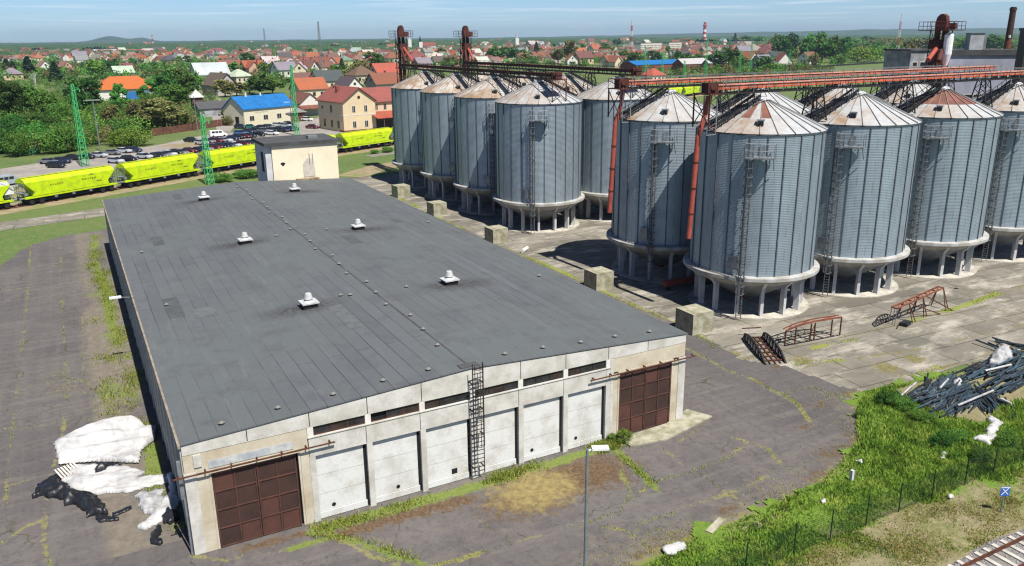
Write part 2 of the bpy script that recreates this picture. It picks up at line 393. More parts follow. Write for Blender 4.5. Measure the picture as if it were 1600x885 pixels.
wt.links.new(cloud, bg.inputs[0]); bg.inputs[1].default_value = .052
SC.view_settings.view_transform = 'Standard'; SC.view_settings.look = 'None'; SC.view_settings.exposure = .62; SC.view_settings.gamma = 1
try: SC.cycles.use_denoising = True; SC.cycles.filter_width = 1.25; SC.cycles.volume_bounces = 0; SC.cycles.max_bounces = 6; SC.cycles.diffuse_bounces = 1; SC.cycles.transparent_max_bounces = 12
except Exception: pass

# ---------------------------------------------------------------- ground sheets
m, nt, b = base('open_ground', .95); v = coords(nt)
a = mix(nt, noise(nt, v, .012, 5, .6, .40, .60), (.075, .145, .028), (.135, .165, .05))
a = mix(nt, noise(nt, v, .05, 5, .65, .45, .65), a, (.07, .13, .03))
a = mix(nt, noise(nt, v, .9, 4, .7, .45, .75), a, (.19, .18, .085))
a = mix(nt, math_(nt, 'MULTIPLY', noise(nt, v, 4., 3, .7), .5), a, (.05, .08, .02))
setc(nt, b, a); MT['open_ground'] = m
mb = MB(); mb.add([(-9000, -400, -.06), (9800, -400, -.06), (9800, 9800, -.06), (-9000, 9800, -.06)], [(0, 1, 2, 3)])
tag(mb.build('ground', 'open_ground'), kind='structure')

# asphalt yard with weeds in its joints
def node_out(nt, n): sp_ = node(nt, 'ShaderNodeSeparateColor'); nt.links.new(n.outputs['Color'], sp_.inputs[0]); return sp_.outputs[0]
m, nt, b = base('old_asphalt', .93, 0, .25); v = coords(nt)
a = mix(nt, noise(nt, v, .11, 5, .6, .38, .62), (.094, .084, .085), (.120, .109, .107))
vs = coords(nt, 'Object', (1, .06, 1))
a = mix(nt, math_(nt, 'MULTIPLY', noise(nt, vs, .9, 4, .6, .45, .72), .6), a, (.158, .142, .132))
vs2 = coords(nt, 'Object', (.08, 1, 1))
a = mix(nt, math_(nt, 'MULTIPLY', noise(nt, vs2, 1.1, 5, .6, .47, .70), .65), a, (.165, .148, .136))
a = mix(nt, math_(nt, 'MULTIPLY', noise(nt, v, 2.2, 5, .7, .50, .68), .55), a, (.058, .052, .053))
a = mix(nt, math_(nt, 'MULTIPLY', noise(nt, v, 24., 2, .6), .3), a, (.07, .065, .065))
def mask(nt, v, name, sc=3., w=.3):
    n = node(nt, 'ShaderNodeTexNoise', i_Scale=sc, i_Detail=6., i_Roughness=.7); nt.links.new(v, n.inputs['Vector'])
    s_ = math_(nt, 'ADD', attr(nt, name), math_(nt, 'MULTIPLY_ADD', n.outputs['Fac'], 1.7, -.85))
    r = node(nt, 'ShaderNodeMapRange', i_1=.5-w/2, i_2=.5+w/2); nt.links.new(s_, r.inputs[0]); return r.outputs[0]
def soil(nt, v, c, d, s=6.): return mix(nt, noise(nt, v, s, 4, .7), c, d)
vo = node(nt, 'ShaderNodeTexVoronoi', feature='DISTANCE_TO_EDGE', i_Scale=.33); dn = node(nt, 'ShaderNodeTexNoise', i_Scale=.8, i_Detail=5.); nt.links.new(v, dn.inputs['Vector'])
dv_ = node(nt, 'ShaderNodeVectorMath', operation='MULTIPLY_ADD'); nt.links.new(dn.outputs['Color'], dv_.inputs[0]); dv_.inputs[1].default_value = (1.6, 1.6, 0); nt.links.new(v, dv_.inputs[2]); nt.links.new(dv_.outputs[0], vo.inputs['Vector'])
ck = node(nt, 'ShaderNodeMapRange', i_1=.018, i_2=.004); nt.links.new(vo.outputs['Distance'], ck.inputs[0])
a = mix(nt, math_(nt, 'MULTIPLY', ck.outputs[0], noise(nt, v, .25, 4, .6, .48, .62)), a, (.058, .056, .035))
rp = node(nt, 'ShaderNodeTexVoronoi', feature='F1', i_Scale=.11); nt.links.new(v, rp.inputs['Vector'])
a = mix(nt, math_(nt, 'MULTIPLY', math_(nt, 'GREATER_THAN', node_out(nt, rp), .62), .25), a, (.062, .058, .062))
a = mix(nt, mask(nt, v, 'dirt', 1.2, .6), a, soil(nt, v, (.185, .162, .128), (.13, .112, .092), 1.6))
a = mix(nt, mask(nt, v, 'litter', 1.5, .4), a, soil(nt, v, (.062, .042, .028), (.15, .095, .05), 5.))
a = mix(nt, mask(nt, v, 'moss', 2.6, .3), a, soil(nt, v, (.22, .195, .085), (.165, .165, .06), 2.5))
a = mix(nt, mask(nt, v, 'green', 2.6, .25), a, soil(nt, v, (.10, .15, .03), (.17, .19, .05), 4.))
a = mix(nt, mask(nt, v, 'grain', 1.3, .5), a, soil(nt, v, (.27, .215, .085), (.16, .125, .055), 2.2))
setc(nt, b, a); bump(nt, b, noise(nt, v, 9., 4, .7), .35, .03); MT['asphalt'] = m

G1 = [  # weedy joints traced on the right yard
 P2((560, 900), (640, 893), (687, 882), (722, 873), (787, 852), (833, 839), (874, 827), (912, 818.6), (977, 795.5)),
 P2((973, 793), (1000, 768), (1035, 748), (1084, 738.6)), P2((973, 795), (985, 770), (972, 740), (972, 700)),
 P2((1035.6, 702), (1062.7, 721), (1087, 734.5), (1111.5, 753.5), (1138.6, 770), (1160, 786), (1174, 797)),
 P2((1000, 818.6), (1030, 808), (1063, 795.5), (1100.7, 783), (1138.6, 771), (1171, 756), (1195.6, 745)),
 P2((943, 824), (978.6, 829), (1006, 851), (1030, 870)), P2((1103, 673.5), (1171, 690), (1201, 702), (1220, 723.6)),
 P2((1075, 545), (1137, 578), (1179, 593), (1203, 608), (1227, 620), (1250, 635)), P2((1200, 605), (1236, 620), (1254, 641), (1269, 665)),
 P2((1230, 614), (1272, 605), (1300, 618), (1345, 611)), P2((746, 808), (765, 825), (784, 840)), P2((480, 812), (492, 826), (549, 850), (579, 868), (621, 880)),
 P2((300, 868), (350, 875), (440, 860)), P2((1000, 700), (1045, 700), (1100, 665)), P2((1171, 690), (1130, 720), (1087, 734))]
G2 = [  # long joints of the left yard
 P2((49, 372), (45, 422), (41, 481), (35, 535), (30, 576), (24, 640), (14, 720), (8, 790)),
 P2((95, 400), (95, 449), (99, 503), (100, 552), (102, 595), (103, 640), (98, 677), (80, 740), (70, 790), (69, 850), (81, 890)),
 P2((128, 480), (130, 530), (130, 590)), P2((0, 455), (73, 445), (144, 445)), P2((103, 590), (174, 606), (225, 600)), P2((0, 672), (60, 665), (105, 655)),
 P2((69, 812), (40, 822), (0, 850)), P2((92, 740), (60, 745), (10, 760))]
LEFTG = [(-.35, 3), (-1.2, 8), (-.8, 16), (-1.3, 24), (-1.1, 34), (-1.8, 46), (-1.6, 60), (-2.4, 75), (-1.5, 92)]
def d_many(L, x, y):
    d = np.full(x.shape, 1e9)
    for l in L: d = np.minimum(d, dist_line(l, x, y))
    return d
VERGE = [(9, -16.8), (15, -14.6), (21.1, -13.3), (24.2, -12.9), (31.5, -12.5), (36.3, -12.3), (40, -11.2), (43.5, -9.8), (46.4, -8.2), (48.0, -6), (50.2, -3.6)]
FRONT = [(6.6, -.9), (12, -1.0), (18, -1.1), (24, -.9), (28.6, -.7)]
def f_moss(x, y):
    d1 = d_many(G1, x, y); d2 = d_many(G2, x, y)
    h = np.maximum(soft(d1, .45)*.9, soft(d2, .34)*.78)*(.30+.6*(fbm(x, y, .22, 5)+.3)+.55*np.clip(fbm(x, y, 1.1, 6)+.1, 0, 1))
    h = np.maximum(h, soft(dist_line(VERGE, x, y), 1.6)*.8)
    return np.maximum(h, .34*soft(np.abs(x+4.6)-2.6, 2.)*np.clip(fbm(x, y, .16, 8)*1.9, 0, 1)*(y > 20))
def f_green(x, y):
    h = np.maximum(soft(dist_line(LEFTG, x, y), 1.0)*np.clip(.8+fbm(x, y, .25, 21)*1.1, 0, 1.1), .55*soft(np.abs(x+2.4)-1.0, 1.2)*np.clip(fbm(x, y, .3, 25)*1.7, 0, 1)*(y > 14))
    h = np.maximum(h, soft(dist_line(FRONT, x, y), 1.0)*1.0)
    h = np.maximum(h, soft(dist_line([(28.0, -.9), (27.6, -4.5), (27.2, -7.0)], x, y), .7)*.8)
    h = np.maximum(h, soft(dist_line([(4.8, -2.0), (7.5, -2.0), (8.6, -3.4), (9.6, -5.2), (11, -7)], x, y), .6)*.8)
    return np.maximum(h, soft(dist_line(VERGE, x, y), .9)*.9)
def f_grain(x, y): return np.clip(1.35-np.hypot((x-20.4)/3.3, (y+3.3)/2.6), 0, 1)*.92
def f_litter(x, y):
    h = soft(dist_line([(8, -1.9), (12, -1.9), (16, -2.2)], x, y)-.25, 1.1)*.75
    h = np.maximum(h, np.clip(1.35-np.hypot((x-24.2)/4.6, (y+3.2)/3.0), 0, 1)*.8); h = np.maximum(h, np.clip(1.3-np.hypot((x-19.6)/4.6, (y+3.8)/3.0), 0, 1)*.72)
    h = np.maximum(h, soft(dist_line([(2.4, -.7), (6.2, -.9), (8.5, -2.8)], x, y), .8)*.72)
    for cx, cy, r in ((29.5, -11.2, 1.6), (40.6, -9.2, 2.0), (46.2, -3.2, 1.8), (22, -12.2, 1.3), (45.2, 2.2, .9), (49, 4, 1.3), (42, -5.4, 1.0)):
        h = np.maximum(h, np.clip(1.2-np.hypot(x-cx, (y-cy)*1.5)/r, 0, 1)*.55)
    return np.maximum(h, soft(dist_line(VERGE, x, y), 3.2)*np.clip(.35+.8*fbm(x, y, .3, 39), 0, 1))
def f_dirt(x, y):
    h = .30*np.clip(fbm(x, y, .09, 30)+.3, 0, 1)+soft(dist_line(VERGE, x, y), 4.5)*(.42+.5*fbm(x, y, .4, 37))
    h = np.maximum(h, soft(np.abs(x+2.2)-1.6, 1.2)*np.clip(.7+fbm(x, y, .12, 33), 0, 1)*(y > 2))
    return np.maximum(h, soft(np.abs(x-42)-6.5, 2)*.55*(y > 18))
YARD = [(-60, -40), (8, -40), (15, -15.5), (21, -13.4), (31.5, -14.2), (36.3, -13.9), (44.5, -11.6), (49, -8.2), (52.5, -4.4), (52, -.8), (52, 2.9), (50, 6.5), (50.5, 12), (51, 17), (51, 80), (36, 100), (0, 95.4), (-5.7, 93.9), (-10.6, 89), (-13.3, 78.7), (-16, 62), (-60, 40)]
ATT = {'moss': f_moss, 'green': f_green, 'grain': f_grain, 'litter': f_litter, 'dirt': f_dirt}
grid([(max(x, -22), max(y, -26)) for x, y in YARD], .22, -.03, ATT, 'asphalt_yard', 'asphalt', .5)

# concrete aprons
m, nt, b = base('old_concrete', .93, 0, .25); v = coords(nt)
a = mix(nt, noise(nt, v, .13, 5, .6, .38, .62), (.26, .238, .195), (.17, .16, .135))
br = node(nt, 'ShaderNodeTexBrick', offset=.35, i_Scale=1.); br.inputs['Mortar Size'].default_value = .07; br.inputs['Brick Width'].default_value = 6.; br.inputs['Row Height'].default_value = 3.1
br.inputs['Color1'].default_value = (1, 1, 1, 1); br.inputs['Color2'].default_value = (.70, .69, .67, 1); br.inputs['Mortar'].default_value = (.36, .33, .24, 1)
rot = node(nt, 'ShaderNodeVectorRotate', rotation_type='Z_AXIS', i_Angle=rad(3)); nt.links.new(v, rot.inputs[0]); nt.links.new(rot.outputs[0], br.inputs['Vector'])
a = mix(nt, 1., a, br.outputs['Color'], 'MULTIPLY')
vs = coords(nt, 'Object', (.42, 1, 1))
a = mix(nt, math_(nt, 'MULTIPLY', noise(nt, vs, .42, 7, .72, .5, .66), .9), a, (.40, .37, .315))
a = mix(nt, math_(nt, 'MULTIPLY', noise(nt, vs, .8, 5, .7, .50, .64), .6), a, (.115, .105, .09))
a = mix(nt, math_(nt, 'MULTIPLY', noise(nt, v, 5., 5, .7, .5, .7), .3), a, (.15, .13, .11))
a = mix(nt, mask(nt, v, 'moss', 2.2, .3), a, soil(nt, v, (.20, .18, .07), (.12, .10, .05), 2.5))
a = mix(nt, mask(nt, v, 'green', 2.6, .3), a, soil(nt, v, (.14, .20, .03), (.24, .24, .06), 4.))
setc(nt, b, a); bump(nt, b, noise(nt, v, 7., 4, .7), .3, .03); MT['apron'] = m
CJ = [[(47.2, 6.4), (52, 6.6), (62, 6.0), (75, 6.4), (95, 7.6), (130, 9)], [(49.7, 2.8), (55, 2.2), (64, .4), (80, -.3), (110, -.5)], [(56, 8), (57, -2.6)], [(51, -3.2), (66, -3.3), (90, -3.4)], [(66, .2), (67.2, 6)], [(80, -.2), (81, 6.6)]]
CG = [[(55, 5.6), (60.5, 5.2)], [(69.5, 6.0), (77, 6.2), (86, 7.2)], [(50.5, 3.6), (53, 3.2), (55, 2.2)], [(58, -3.0), (61, -3.0)], [(47.5, 10), (48.5, 15), (48.3, 24), (48.6, 40), (47.6, 60), (48.2, 80), (48.6, 95)]]
def c_moss(x, y):
    h = soft(d_many(CJ, x, y), .45)*(.7+.5*fbm(x, y, .3, 41))
    for cx, cy, r in ((57, -1, 1.7), (61, -.8, 1.5), (52, 4, 1.5), (47.8, 8, 1.2)): h = np.maximum(h, np.clip(1.3-np.hypot(x-cx, y-cy)/r, 0, 1)*.72)
    return np.maximum(h, .5*soft(np.abs(y-8)-1, 2)*np.clip(fbm(x, y, .2, 44)+.3, 0, 1))
APRON = [(47.2, 6.3), (49.8, 3.1), (49.7, -.8), (51, -3.4), (58, -4.0), (66, -4.4), (80, -4.8), (150, -5), (150, 122), (47, 122), (47.6, 90), (48.2, 17), (48.2, 12)]
grid(APRON, .4, -.018, {'moss': c_moss, 'green': lambda x, y: soft(d_many(CG, x, y), .8)*np.clip(.75+fbm(x, y, .5, 47), 0, 1)}, 'concrete_apron', 'apron', .25)
# kerb-like broken slab in front of the right door
mb = MB(); q = P2((968, 687), (1042, 663), (1073, 641), (1113, 652), (1098, 660), (1042, 688), (985, 699))
mb.prism(q, -.02, .10); tag(mb.build('door_slab', 'block'), kind='structure')

# verge grass: soil sheet + blades
m, nt, b = base('verge_soil', .95); v = coords(nt)
a = mix(nt, noise(nt, v, .25, 5, .65, .4, .62), (.20, .175, .095), (.14, .15, .05))
a = mix(nt, noise(nt, v, 2.2, 5, .7, .45, .7), a, (.29, .24, .155))
a = mix(nt, mask(nt, v, 'green', 1.6, .5), a, soil(nt, v, (.085, .16, .02), (.15, .22, .03), 3.))
setc(nt, b, a); bump(nt, b, noise(nt, v, 6., 4, .7), .5, .06); MT['verge'] = m
PIPEZ = P2((1405, 612), (1430, 603), (1480, 592), (1545, 560), (1600, 540), (1660, 540), (1660, 640), (1600, 625), (1575, 630), (1530, 662), (1490, 650), (1440, 632))
def g_green(x, y):
    edge = np.where(x < 46, y-(-16.0), y-(-17.2))
    return (np.clip(.5+edge*.35, 0, 1.1)+.85*np.clip(fbm(x, y, .35, 51)+.1, 0, 1)-.05)*np.clip(sd_poly(PIPEZ, x, y)/.8, 0, 1)
def bumpy(x, y): return .10*(fbm(x, y, .35, 60)+.6)*np.clip((y+24)/3, 0, 1)
grid([(4, -27), (110, -27), (110, -4.6), (66, -4.2), (51, -3.2), (47.4, -5.8), (43.4, -9.4), (36.3, -12.), (31.5, -12.4), (24, -12.6), (15, -14.6), (6, -22)], .22, -.012, {'green': g_green}, 'grass_verge', 'verge', 1.8, None, bumpy)

def blades(name, pts, h, w, mats, mi=None, lean=.5, parent=None):
    """one tapered blade per point (two triangles, bent)"""
    n = len(pts); a = rng.uniform(0, 2*pi, n); hh = h*rng.uniform(.55, 1.3, n); ww = w*rng.uniform(.7, 1.3, n)
    dx, dy = np.cos(a)*ww/2, np.sin(a)*ww/2; la = rng.uniform(0, 2*pi, n); lx, ly = np.cos(la)*lean*hh, np.sin(la)*lean*hh
    x, y, z = pts[:, 0], pts[:, 1], pts[:, 2]
    P = np.empty((n, 4, 3)); P[:, 0] = np.stack([x-dx, y-dy, z], 1); P[:, 1] = np.stack([x+dx, y+dy, z], 1)
    P[:, 2] = np.stack([x+lx*.4+dx*.8, y+ly*.4+dy*.8, z+hh*.6], 1); P[:, 3] = np.stack([x+lx, y+ly, z+hh], 1)
    F = np.arange(n)[:, None]*4+np.array([[0, 1, 2, 3]])
    return npmesh(name, P.reshape(-1, 3), F, mats, mi)
def scatter(n, poly, dens):
    xs = [p[0] for p in poly]; ys = [p[1] for p in poly]
    x = rng.uniform(min(xs), max(xs), n); y = rng.uniform(min(ys), max(ys), n)
    k = inside(poly, x, y) & (rng.uniform(0, 1, n) < dens(x, y)); x, y = x[k], y[k]
    return np.stack([x, y, np.full(x.shape, -.01)], 1)
GR = [(12, -16.5), (24, -12.7), (31.5, -12.3), (36.3, -11.9), (43.4, -9.3), (47.4, -5.7), (51, -3.6), (58, -4.6), (66, -5.4), (80, -6.2), (80, -18), (46, -18), (14, -18)]
pg = scatter(330000, GR, lambda x, y: np.clip(g_green(x, y)*.8+.5*fbm(x, y, .45, 71)+.05-.5*np.clip((-15.6-y)/2., 0, 1), .0, 1)*(sd_poly(PIPEZ, x, y) > .2)*(.22+.78*np.clip(dist_line(VERGE, x, y)/2.4+.4*fbm(x, y, .7, 77), 0, 1)))
hs_ = .30*(1+.9*np.clip(fbm(pg[:, 0], pg[:, 1], .22, 72), -.6, 1))
tag(link('grass', blades('grass', pg, hs_, .085, ['grass_blade'])), kind='stuff')
pd = scatter(170000, [(14, -16.6), (46, -16.2), (80, -16.2), (80, -21.0), (26, -21.0), (16, -20)], lambda x, y: np.clip(.34+1.2*fbm(x, y, .5, 75)+.35*np.clip((y+19)/2.5, -.3, 1), .02, .9))
tag(link('dry_grass', blades('dry_grass', pd, .17, .065, ['dry_blade', 'grass_blade'], (rng.uniform(0, 1, len(pd)) < .35+.5*(fbm(pd[:, 0], pd[:, 1], .4, 79) > .1)))), kind='stuff')
# weeds in the joints and along the walls
def along(L, n, w, p=1.0):
    o = []
    for l in L:
        l = np.array(l); s = np.hypot(*np.diff(l, axis=0).T); c = np.concatenate([[0], np.cumsum(s)])
        k = int(n*c[-1]); t = rng.uniform(0, c[-1], k)
        x, y = np.interp(t, c, l[:, 0])+rng.normal(0, w, k), np.interp(t, c, l[:, 1])+rng.normal(0, w, k)
        f = rng.uniform(0, 1, k) < np.clip(p*(.4+1.5*fbm(x, y, .35, 81)), 0, 1); o.append(np.stack([x[f], y[f], np.full(f.sum(), -.02)], 1))
    return np.concatenate(o)
wp = np.concatenate([along(G1, 20, .09), along(G2, 12, .09), along([LEFTG], 210, .42), along(CG, 70, .35), along([VERGE], 170, .5), along([VERGE], 260, 1.5, .75)])
tag(link('joint_weeds', blades('joint_weeds', wp, .11, .06, ['weed'])), kind='stuff')
cl = [(-1.0-2.6*rng.uniform()**1.5, rng.uniform(14, 82)) for _ in range(46)]
wf = np.concatenate([np.concatenate([np.stack([rng.normal(cx, .45, 90), rng.normal(cy, .8, 90), np.full(90, -.02)], 1) for cx, cy in cl]), along([FRONT], 230, .34, 1.0), along([[(6.4, -1.4), (8.6, -3.0), (10.8, -6.4)]], 70, .22), along([[(28.1, -.7), (27.6, -3.4), (27.4, -6.6)]], 70, .2), along([[(26.5, -1.0), (28.7, -.6)]], 500, .5, 1.6), along([[(18.6, -1.0), (22.2, -.7)]], 300, .4, 1.4)])
tag(link('wall_weeds', blades('wall_weeds', wf, .22, .07, ['weed', 'grass_blade'], (rng.uniform(0, 1, len(wf)) < .45))), kind='stuff')
# ---------------------------------------------------------------- warehouse
WH = empty('warehouse', (0, 0, 0), 0, 'long flat-gabled warehouse with grey felt roof and pale concrete front with two rusty doors', 'warehouse')
LX, LY, EZ, RZ, MX = 35.1, 81.0, 6.95, 7.85, 17.55
def rz_(x): return EZ+(RZ-EZ)*(1-abs(x-MX)/MX)
VENTS = [(12.0, 18.3), (24.4, 18.7), (11.8, 42.8), (24.2, 43.2), (11.8, 70.4), (23.9, 70.5)]
m, nt, b = base('roofing_felt', .85, 0, .3); v = coords(nt)
br = node(nt, 'ShaderNodeTexBrick', offset=.37, i_Scale=1.); br.inputs['Mortar Size'].default_value = .035; br.inputs['Mortar Smooth'].default_value = .5
br.inputs['Brick Width'].default_value = 19.; br.inputs['Row Height'].default_value = 1.03; br.inputs['Bias'].default_value = 0.
br.inputs['Color1'].default_value = (.108, .116, .124, 1); br.inputs['Color2'].default_value = (.090, .097, .104, 1); br.inputs['Mortar'].default_value = (.030, .032, .036, 1)
rot = node(nt, 'ShaderNodeVectorRotate', rotation_type='Z_AXIS', i_Angle=pi/2); nt.links.new(v, rot.inputs[0])
wv = node(nt, 'ShaderNodeVectorMath', operation='ADD'); nz = node(nt, 'ShaderNodeTexNoise', i_Scale=.35); nt.links.new(v, nz.inputs['Vector'])
ns = node(nt, 'ShaderNodeVectorMath', operation='SCALE'); ns.inputs[3].default_value = .07; nt.links.new(nz.outputs['Color'], ns.inputs[0])
nt.links.new(rot.outputs[0], wv.inputs[0]); nt.links.new(ns.outputs[0], wv.inputs[1]); nt.links.new(wv.outputs[0], br.inputs['Vector'])
a = mix(nt, noise(nt, v, .10, 5, .6, .38, .64), br.outputs['Color'], (.104, .117, .120))
a = mix(nt, math_(nt, 'MULTIPLY', noise(nt, v, .45, 6, .7, .5, .7), .6), a, (.066, .070, .076))
vs = coords(nt, 'Object', (1., .12, 1))
a = mix(nt, math_(nt, 'MULTIPLY', noise(nt, vs, 1.3, 5, .7, .55, .75), .55), a, (.15, .16, .165))
a = mix(nt, math_(nt, 'MULTIPLY', noise(nt, v, 14., 3, .7), .3), a, (.05, .052, .058))
sp = node(nt, 'ShaderNodeSeparateXYZ'); nt.links.new(v, sp.inputs[0])
for yy in (18.2, 42.7, 70.1):      # grime lines across the roof where the fans stand
    dy = math_(nt, 'ABSOLUTE', math_(nt, 'SUBTRACT', sp.outputs[1], yy))
    dx = math_(nt, 'ABSOLUTE', math_(nt, 'SUBTRACT', math_(nt, 'ABSOLUTE', math_(nt, 'SUBTRACT', sp.outputs[0], 18.0)), 6.6))
    f = math_(nt, 'MULTIPLY', node(nt, 'ShaderNodeMapRange', i_1=1.5, i_2=.3).outputs[0], 1.)
    r1 = node(nt, 'ShaderNodeMapRange', i_1=1.9, i_2=.3); nt.links.new(dy, r1.inputs[0])
    r2 = node(nt, 'ShaderNodeMapRange', i_1=4.2, i_2=1.0); nt.links.new(dx, r2.inputs[0])
    f = math_(nt, 'MULTIPLY', math_(nt, 'MULTIPLY', r1.outputs[0], r2.outputs[0]), noise(nt, v, 2.6, 5, .75, .34, .54))
    a = mix(nt, math_(nt, 'MULTIPLY', f, .85), a, (.032, .027, .027))
setc(nt, b, a); bump(nt, b, noise(nt, v, 2.5, 5, .7), .25, .03); MT['felt'] = m
mb = MB()
o_ = .12
P = [(-o_, EZ-.02), (MX, RZ), (LX+o_, EZ-.02)]
for y in (-.05, LY+.15): mb.v += [(x, y, z) for x, z in P]+[(x, y, z-.07) for x, z in P]
for f in ((0, 1, 7, 6), (1, 2, 8, 7), (3, 9, 10, 4), (4, 10, 11, 5), (0, 3, 4, 1), (1, 4, 5, 2), (6, 7, 10, 9), (7, 8, 11, 10), (0, 6, 9, 3), (2, 5, 11, 8)): mb.face(*f)
roof = mb.build('roof', 'felt', WH)
MT['patch_felt0'] = plain('patch_felt0', (.082, .088, .093), .88, var=.2, scale=1.2); MT['patch_felt1'] = plain('patch_felt1', (.115, .124, .128), .88, var=.2, scale=1.2)
# welded seam strips and edging, breather caps along the ridge
mb = MB()
for y0, y1 in ((.2, 26), (27, 55), (56, 80)): mb.b2((MX-.07, y0, RZ+.004), (MX+.07, y1, RZ+.012))
mb.build('ridge_strip', 'felt_roof', roof)
mb = MB(); mb.b2((-o_-.03, -.2, EZ-.14), (-o_+.10, LY+.1, EZ+.03)); mb.build('edge_trim', plain('edge_trim', (.30, .25, .20), .9, var=.3), roof)
caps = [(MX+.35*((i % 3)-1), 4.6+i*3.4) for i in range(22)]+[(2.4, 1.2), (5.6, 1.3), (8.9, 1.2), (12.1, 1.3), (15.1, 1.2), (20.6, 1.2), (23.6, 1.3), (26.6, 1.2), (29.6, 1.3), (32.6, 1.2), (15.6, 18.9), (14.9, 19.3), (20.5, 18.9), (15.2, 43.4), (20.8, 43.8), (2.2, 26), (2.0, 46), (33, 18), (33, 44)]
cap = MB(); cap.lathe([(.10, 0), (.10, .14), (.19, .14), (.02, .26)], 10); cm_ = cap.mesh('breather_cap', plain('cap_metal', (.20, .195, .18), .7, var=.3))
for x, y in caps: link('breather_cap', cm_, roof, (x, y, rz_(x)-.02))
fb = MB(); fb.box((0, 0, .17), (1.1, 1.1, .42)); fb2 = MB(); fb2.box((0, 0, .44), (1.36, 1.36, .10)); fb2.lathe([(.5, .49), (.3, .60)], 14)
fb3 = MB(); fb3.lathe([(.30, .60), (.30, .72), (.36, .72), (.25, 1.12), (.18, 1.18), (0.02, 1.19)], 16)
MT['fan_metal'] = plain('fan_metal', (.50, .51, .51), .5, c2=(.36, .36, .35), scale=2., var=.2)
m1, m2, m3 = fb.mesh('fan_curb', 'black_rubber'), fb2.mesh('fan_plate', 'fan_metal'), fb3.mesh('fan_hood', 'fan_metal', False)
for x, y in VENTS:
    r_ = link('roof_fan', m1, WH, (x, y, rz_(x)-.03), .04); link('fan_plate', m2, r_); link('fan_hood', m3, r_)
pr4 = random.Random(8)
for i in range(9):      # patches torched on over old leaks
    x, y, w_, l_ = pr4.uniform(2, 33), pr4.uniform(3, 76), pr4.uniform(.9, 1.6), pr4.uniform(1.5, 6)
    if abs(x-MX) < 2: x += 4
    zz = lambda q: rz_(q)+.004+.004*(i % 3)
    mb = MB(); mb.add([(x-w_/2, y, zz(x-w_/2)), (x+w_/2, y, zz(x+w_/2)), (x+w_/2, y+l_, zz(x+w_/2)), (x-w_/2, y+l_, zz(x-w_/2))], [(0, 1, 2, 3)]); mb.build('felt_patch', 'patch_felt%d' % (i % 2), roof)
# body
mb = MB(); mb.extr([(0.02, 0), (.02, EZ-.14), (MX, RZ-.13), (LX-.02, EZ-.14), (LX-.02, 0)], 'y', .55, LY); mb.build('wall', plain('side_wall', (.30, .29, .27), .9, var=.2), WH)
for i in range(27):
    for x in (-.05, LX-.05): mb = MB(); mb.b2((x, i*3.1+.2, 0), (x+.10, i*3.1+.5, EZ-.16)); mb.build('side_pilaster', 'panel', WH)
# fascia: ten precast panels under the verge
mb = MB(); e = [0]+[7.05+3.52*i for i in range(7)]+[LX]; xs = [0, 3.5]+e[1:-1]+[31.6, LX]
for a0, a1 in zip(xs, xs[1:]):
    a0 += .025; a1 -= .025
    pl = [(a0, 6.24), (a1, 6.24), (a1, rz_(a1)-.13)]+([(MX, RZ-.13)] if a0 < MX < a1 else [])+[(a0, rz_(a0)-.13)]
    mb.extr(pl, 'y', 0, .20)
mb.build('fascia', 'panel', WH)
mb = MB(); mb.b2((.05, .22, .05), (LX-.05, .5, 6.6)); mb.build('gap_dark_backing', 'dark_void', WH)  # near-black box: the dark of the open gaps put into the colour
PX_ = [7.05+3.52*i for i in range(7)]
mb = MB()   # beam over the panel bays, with its joints
for a0, a1 in zip(PX_, PX_[1:]): mb.b2((a0-.17+.35*(a0 == PX_[0])*0+.02, -.02, 4.34), (a1-.19, .21, 5.58))
mb.b2((PX_[-1]-.17, -.02, 4.34), (PX_[-1]+.18, .21, 5.58)); mb.build('beam', 'panel', WH)
sm = MB(); sm.b2((PX_[0]-.2, -.07, 5.575), (PX_[-1]+.2, .10, 5.63)); sm.build('sill_band', 'panel', WH)
for x in PX_:
    p_ = MB(); p_.b2((x-.18, -.03, -.05), (x+.18, .34, 4.335)); p_.build('pilaster', 'panel', WH)
    p_ = MB(); p_.b2((x-.18, 0, 5.632), (x+.18, .2, 6.236)); p_.build('window_post', 'white_wall', WH)
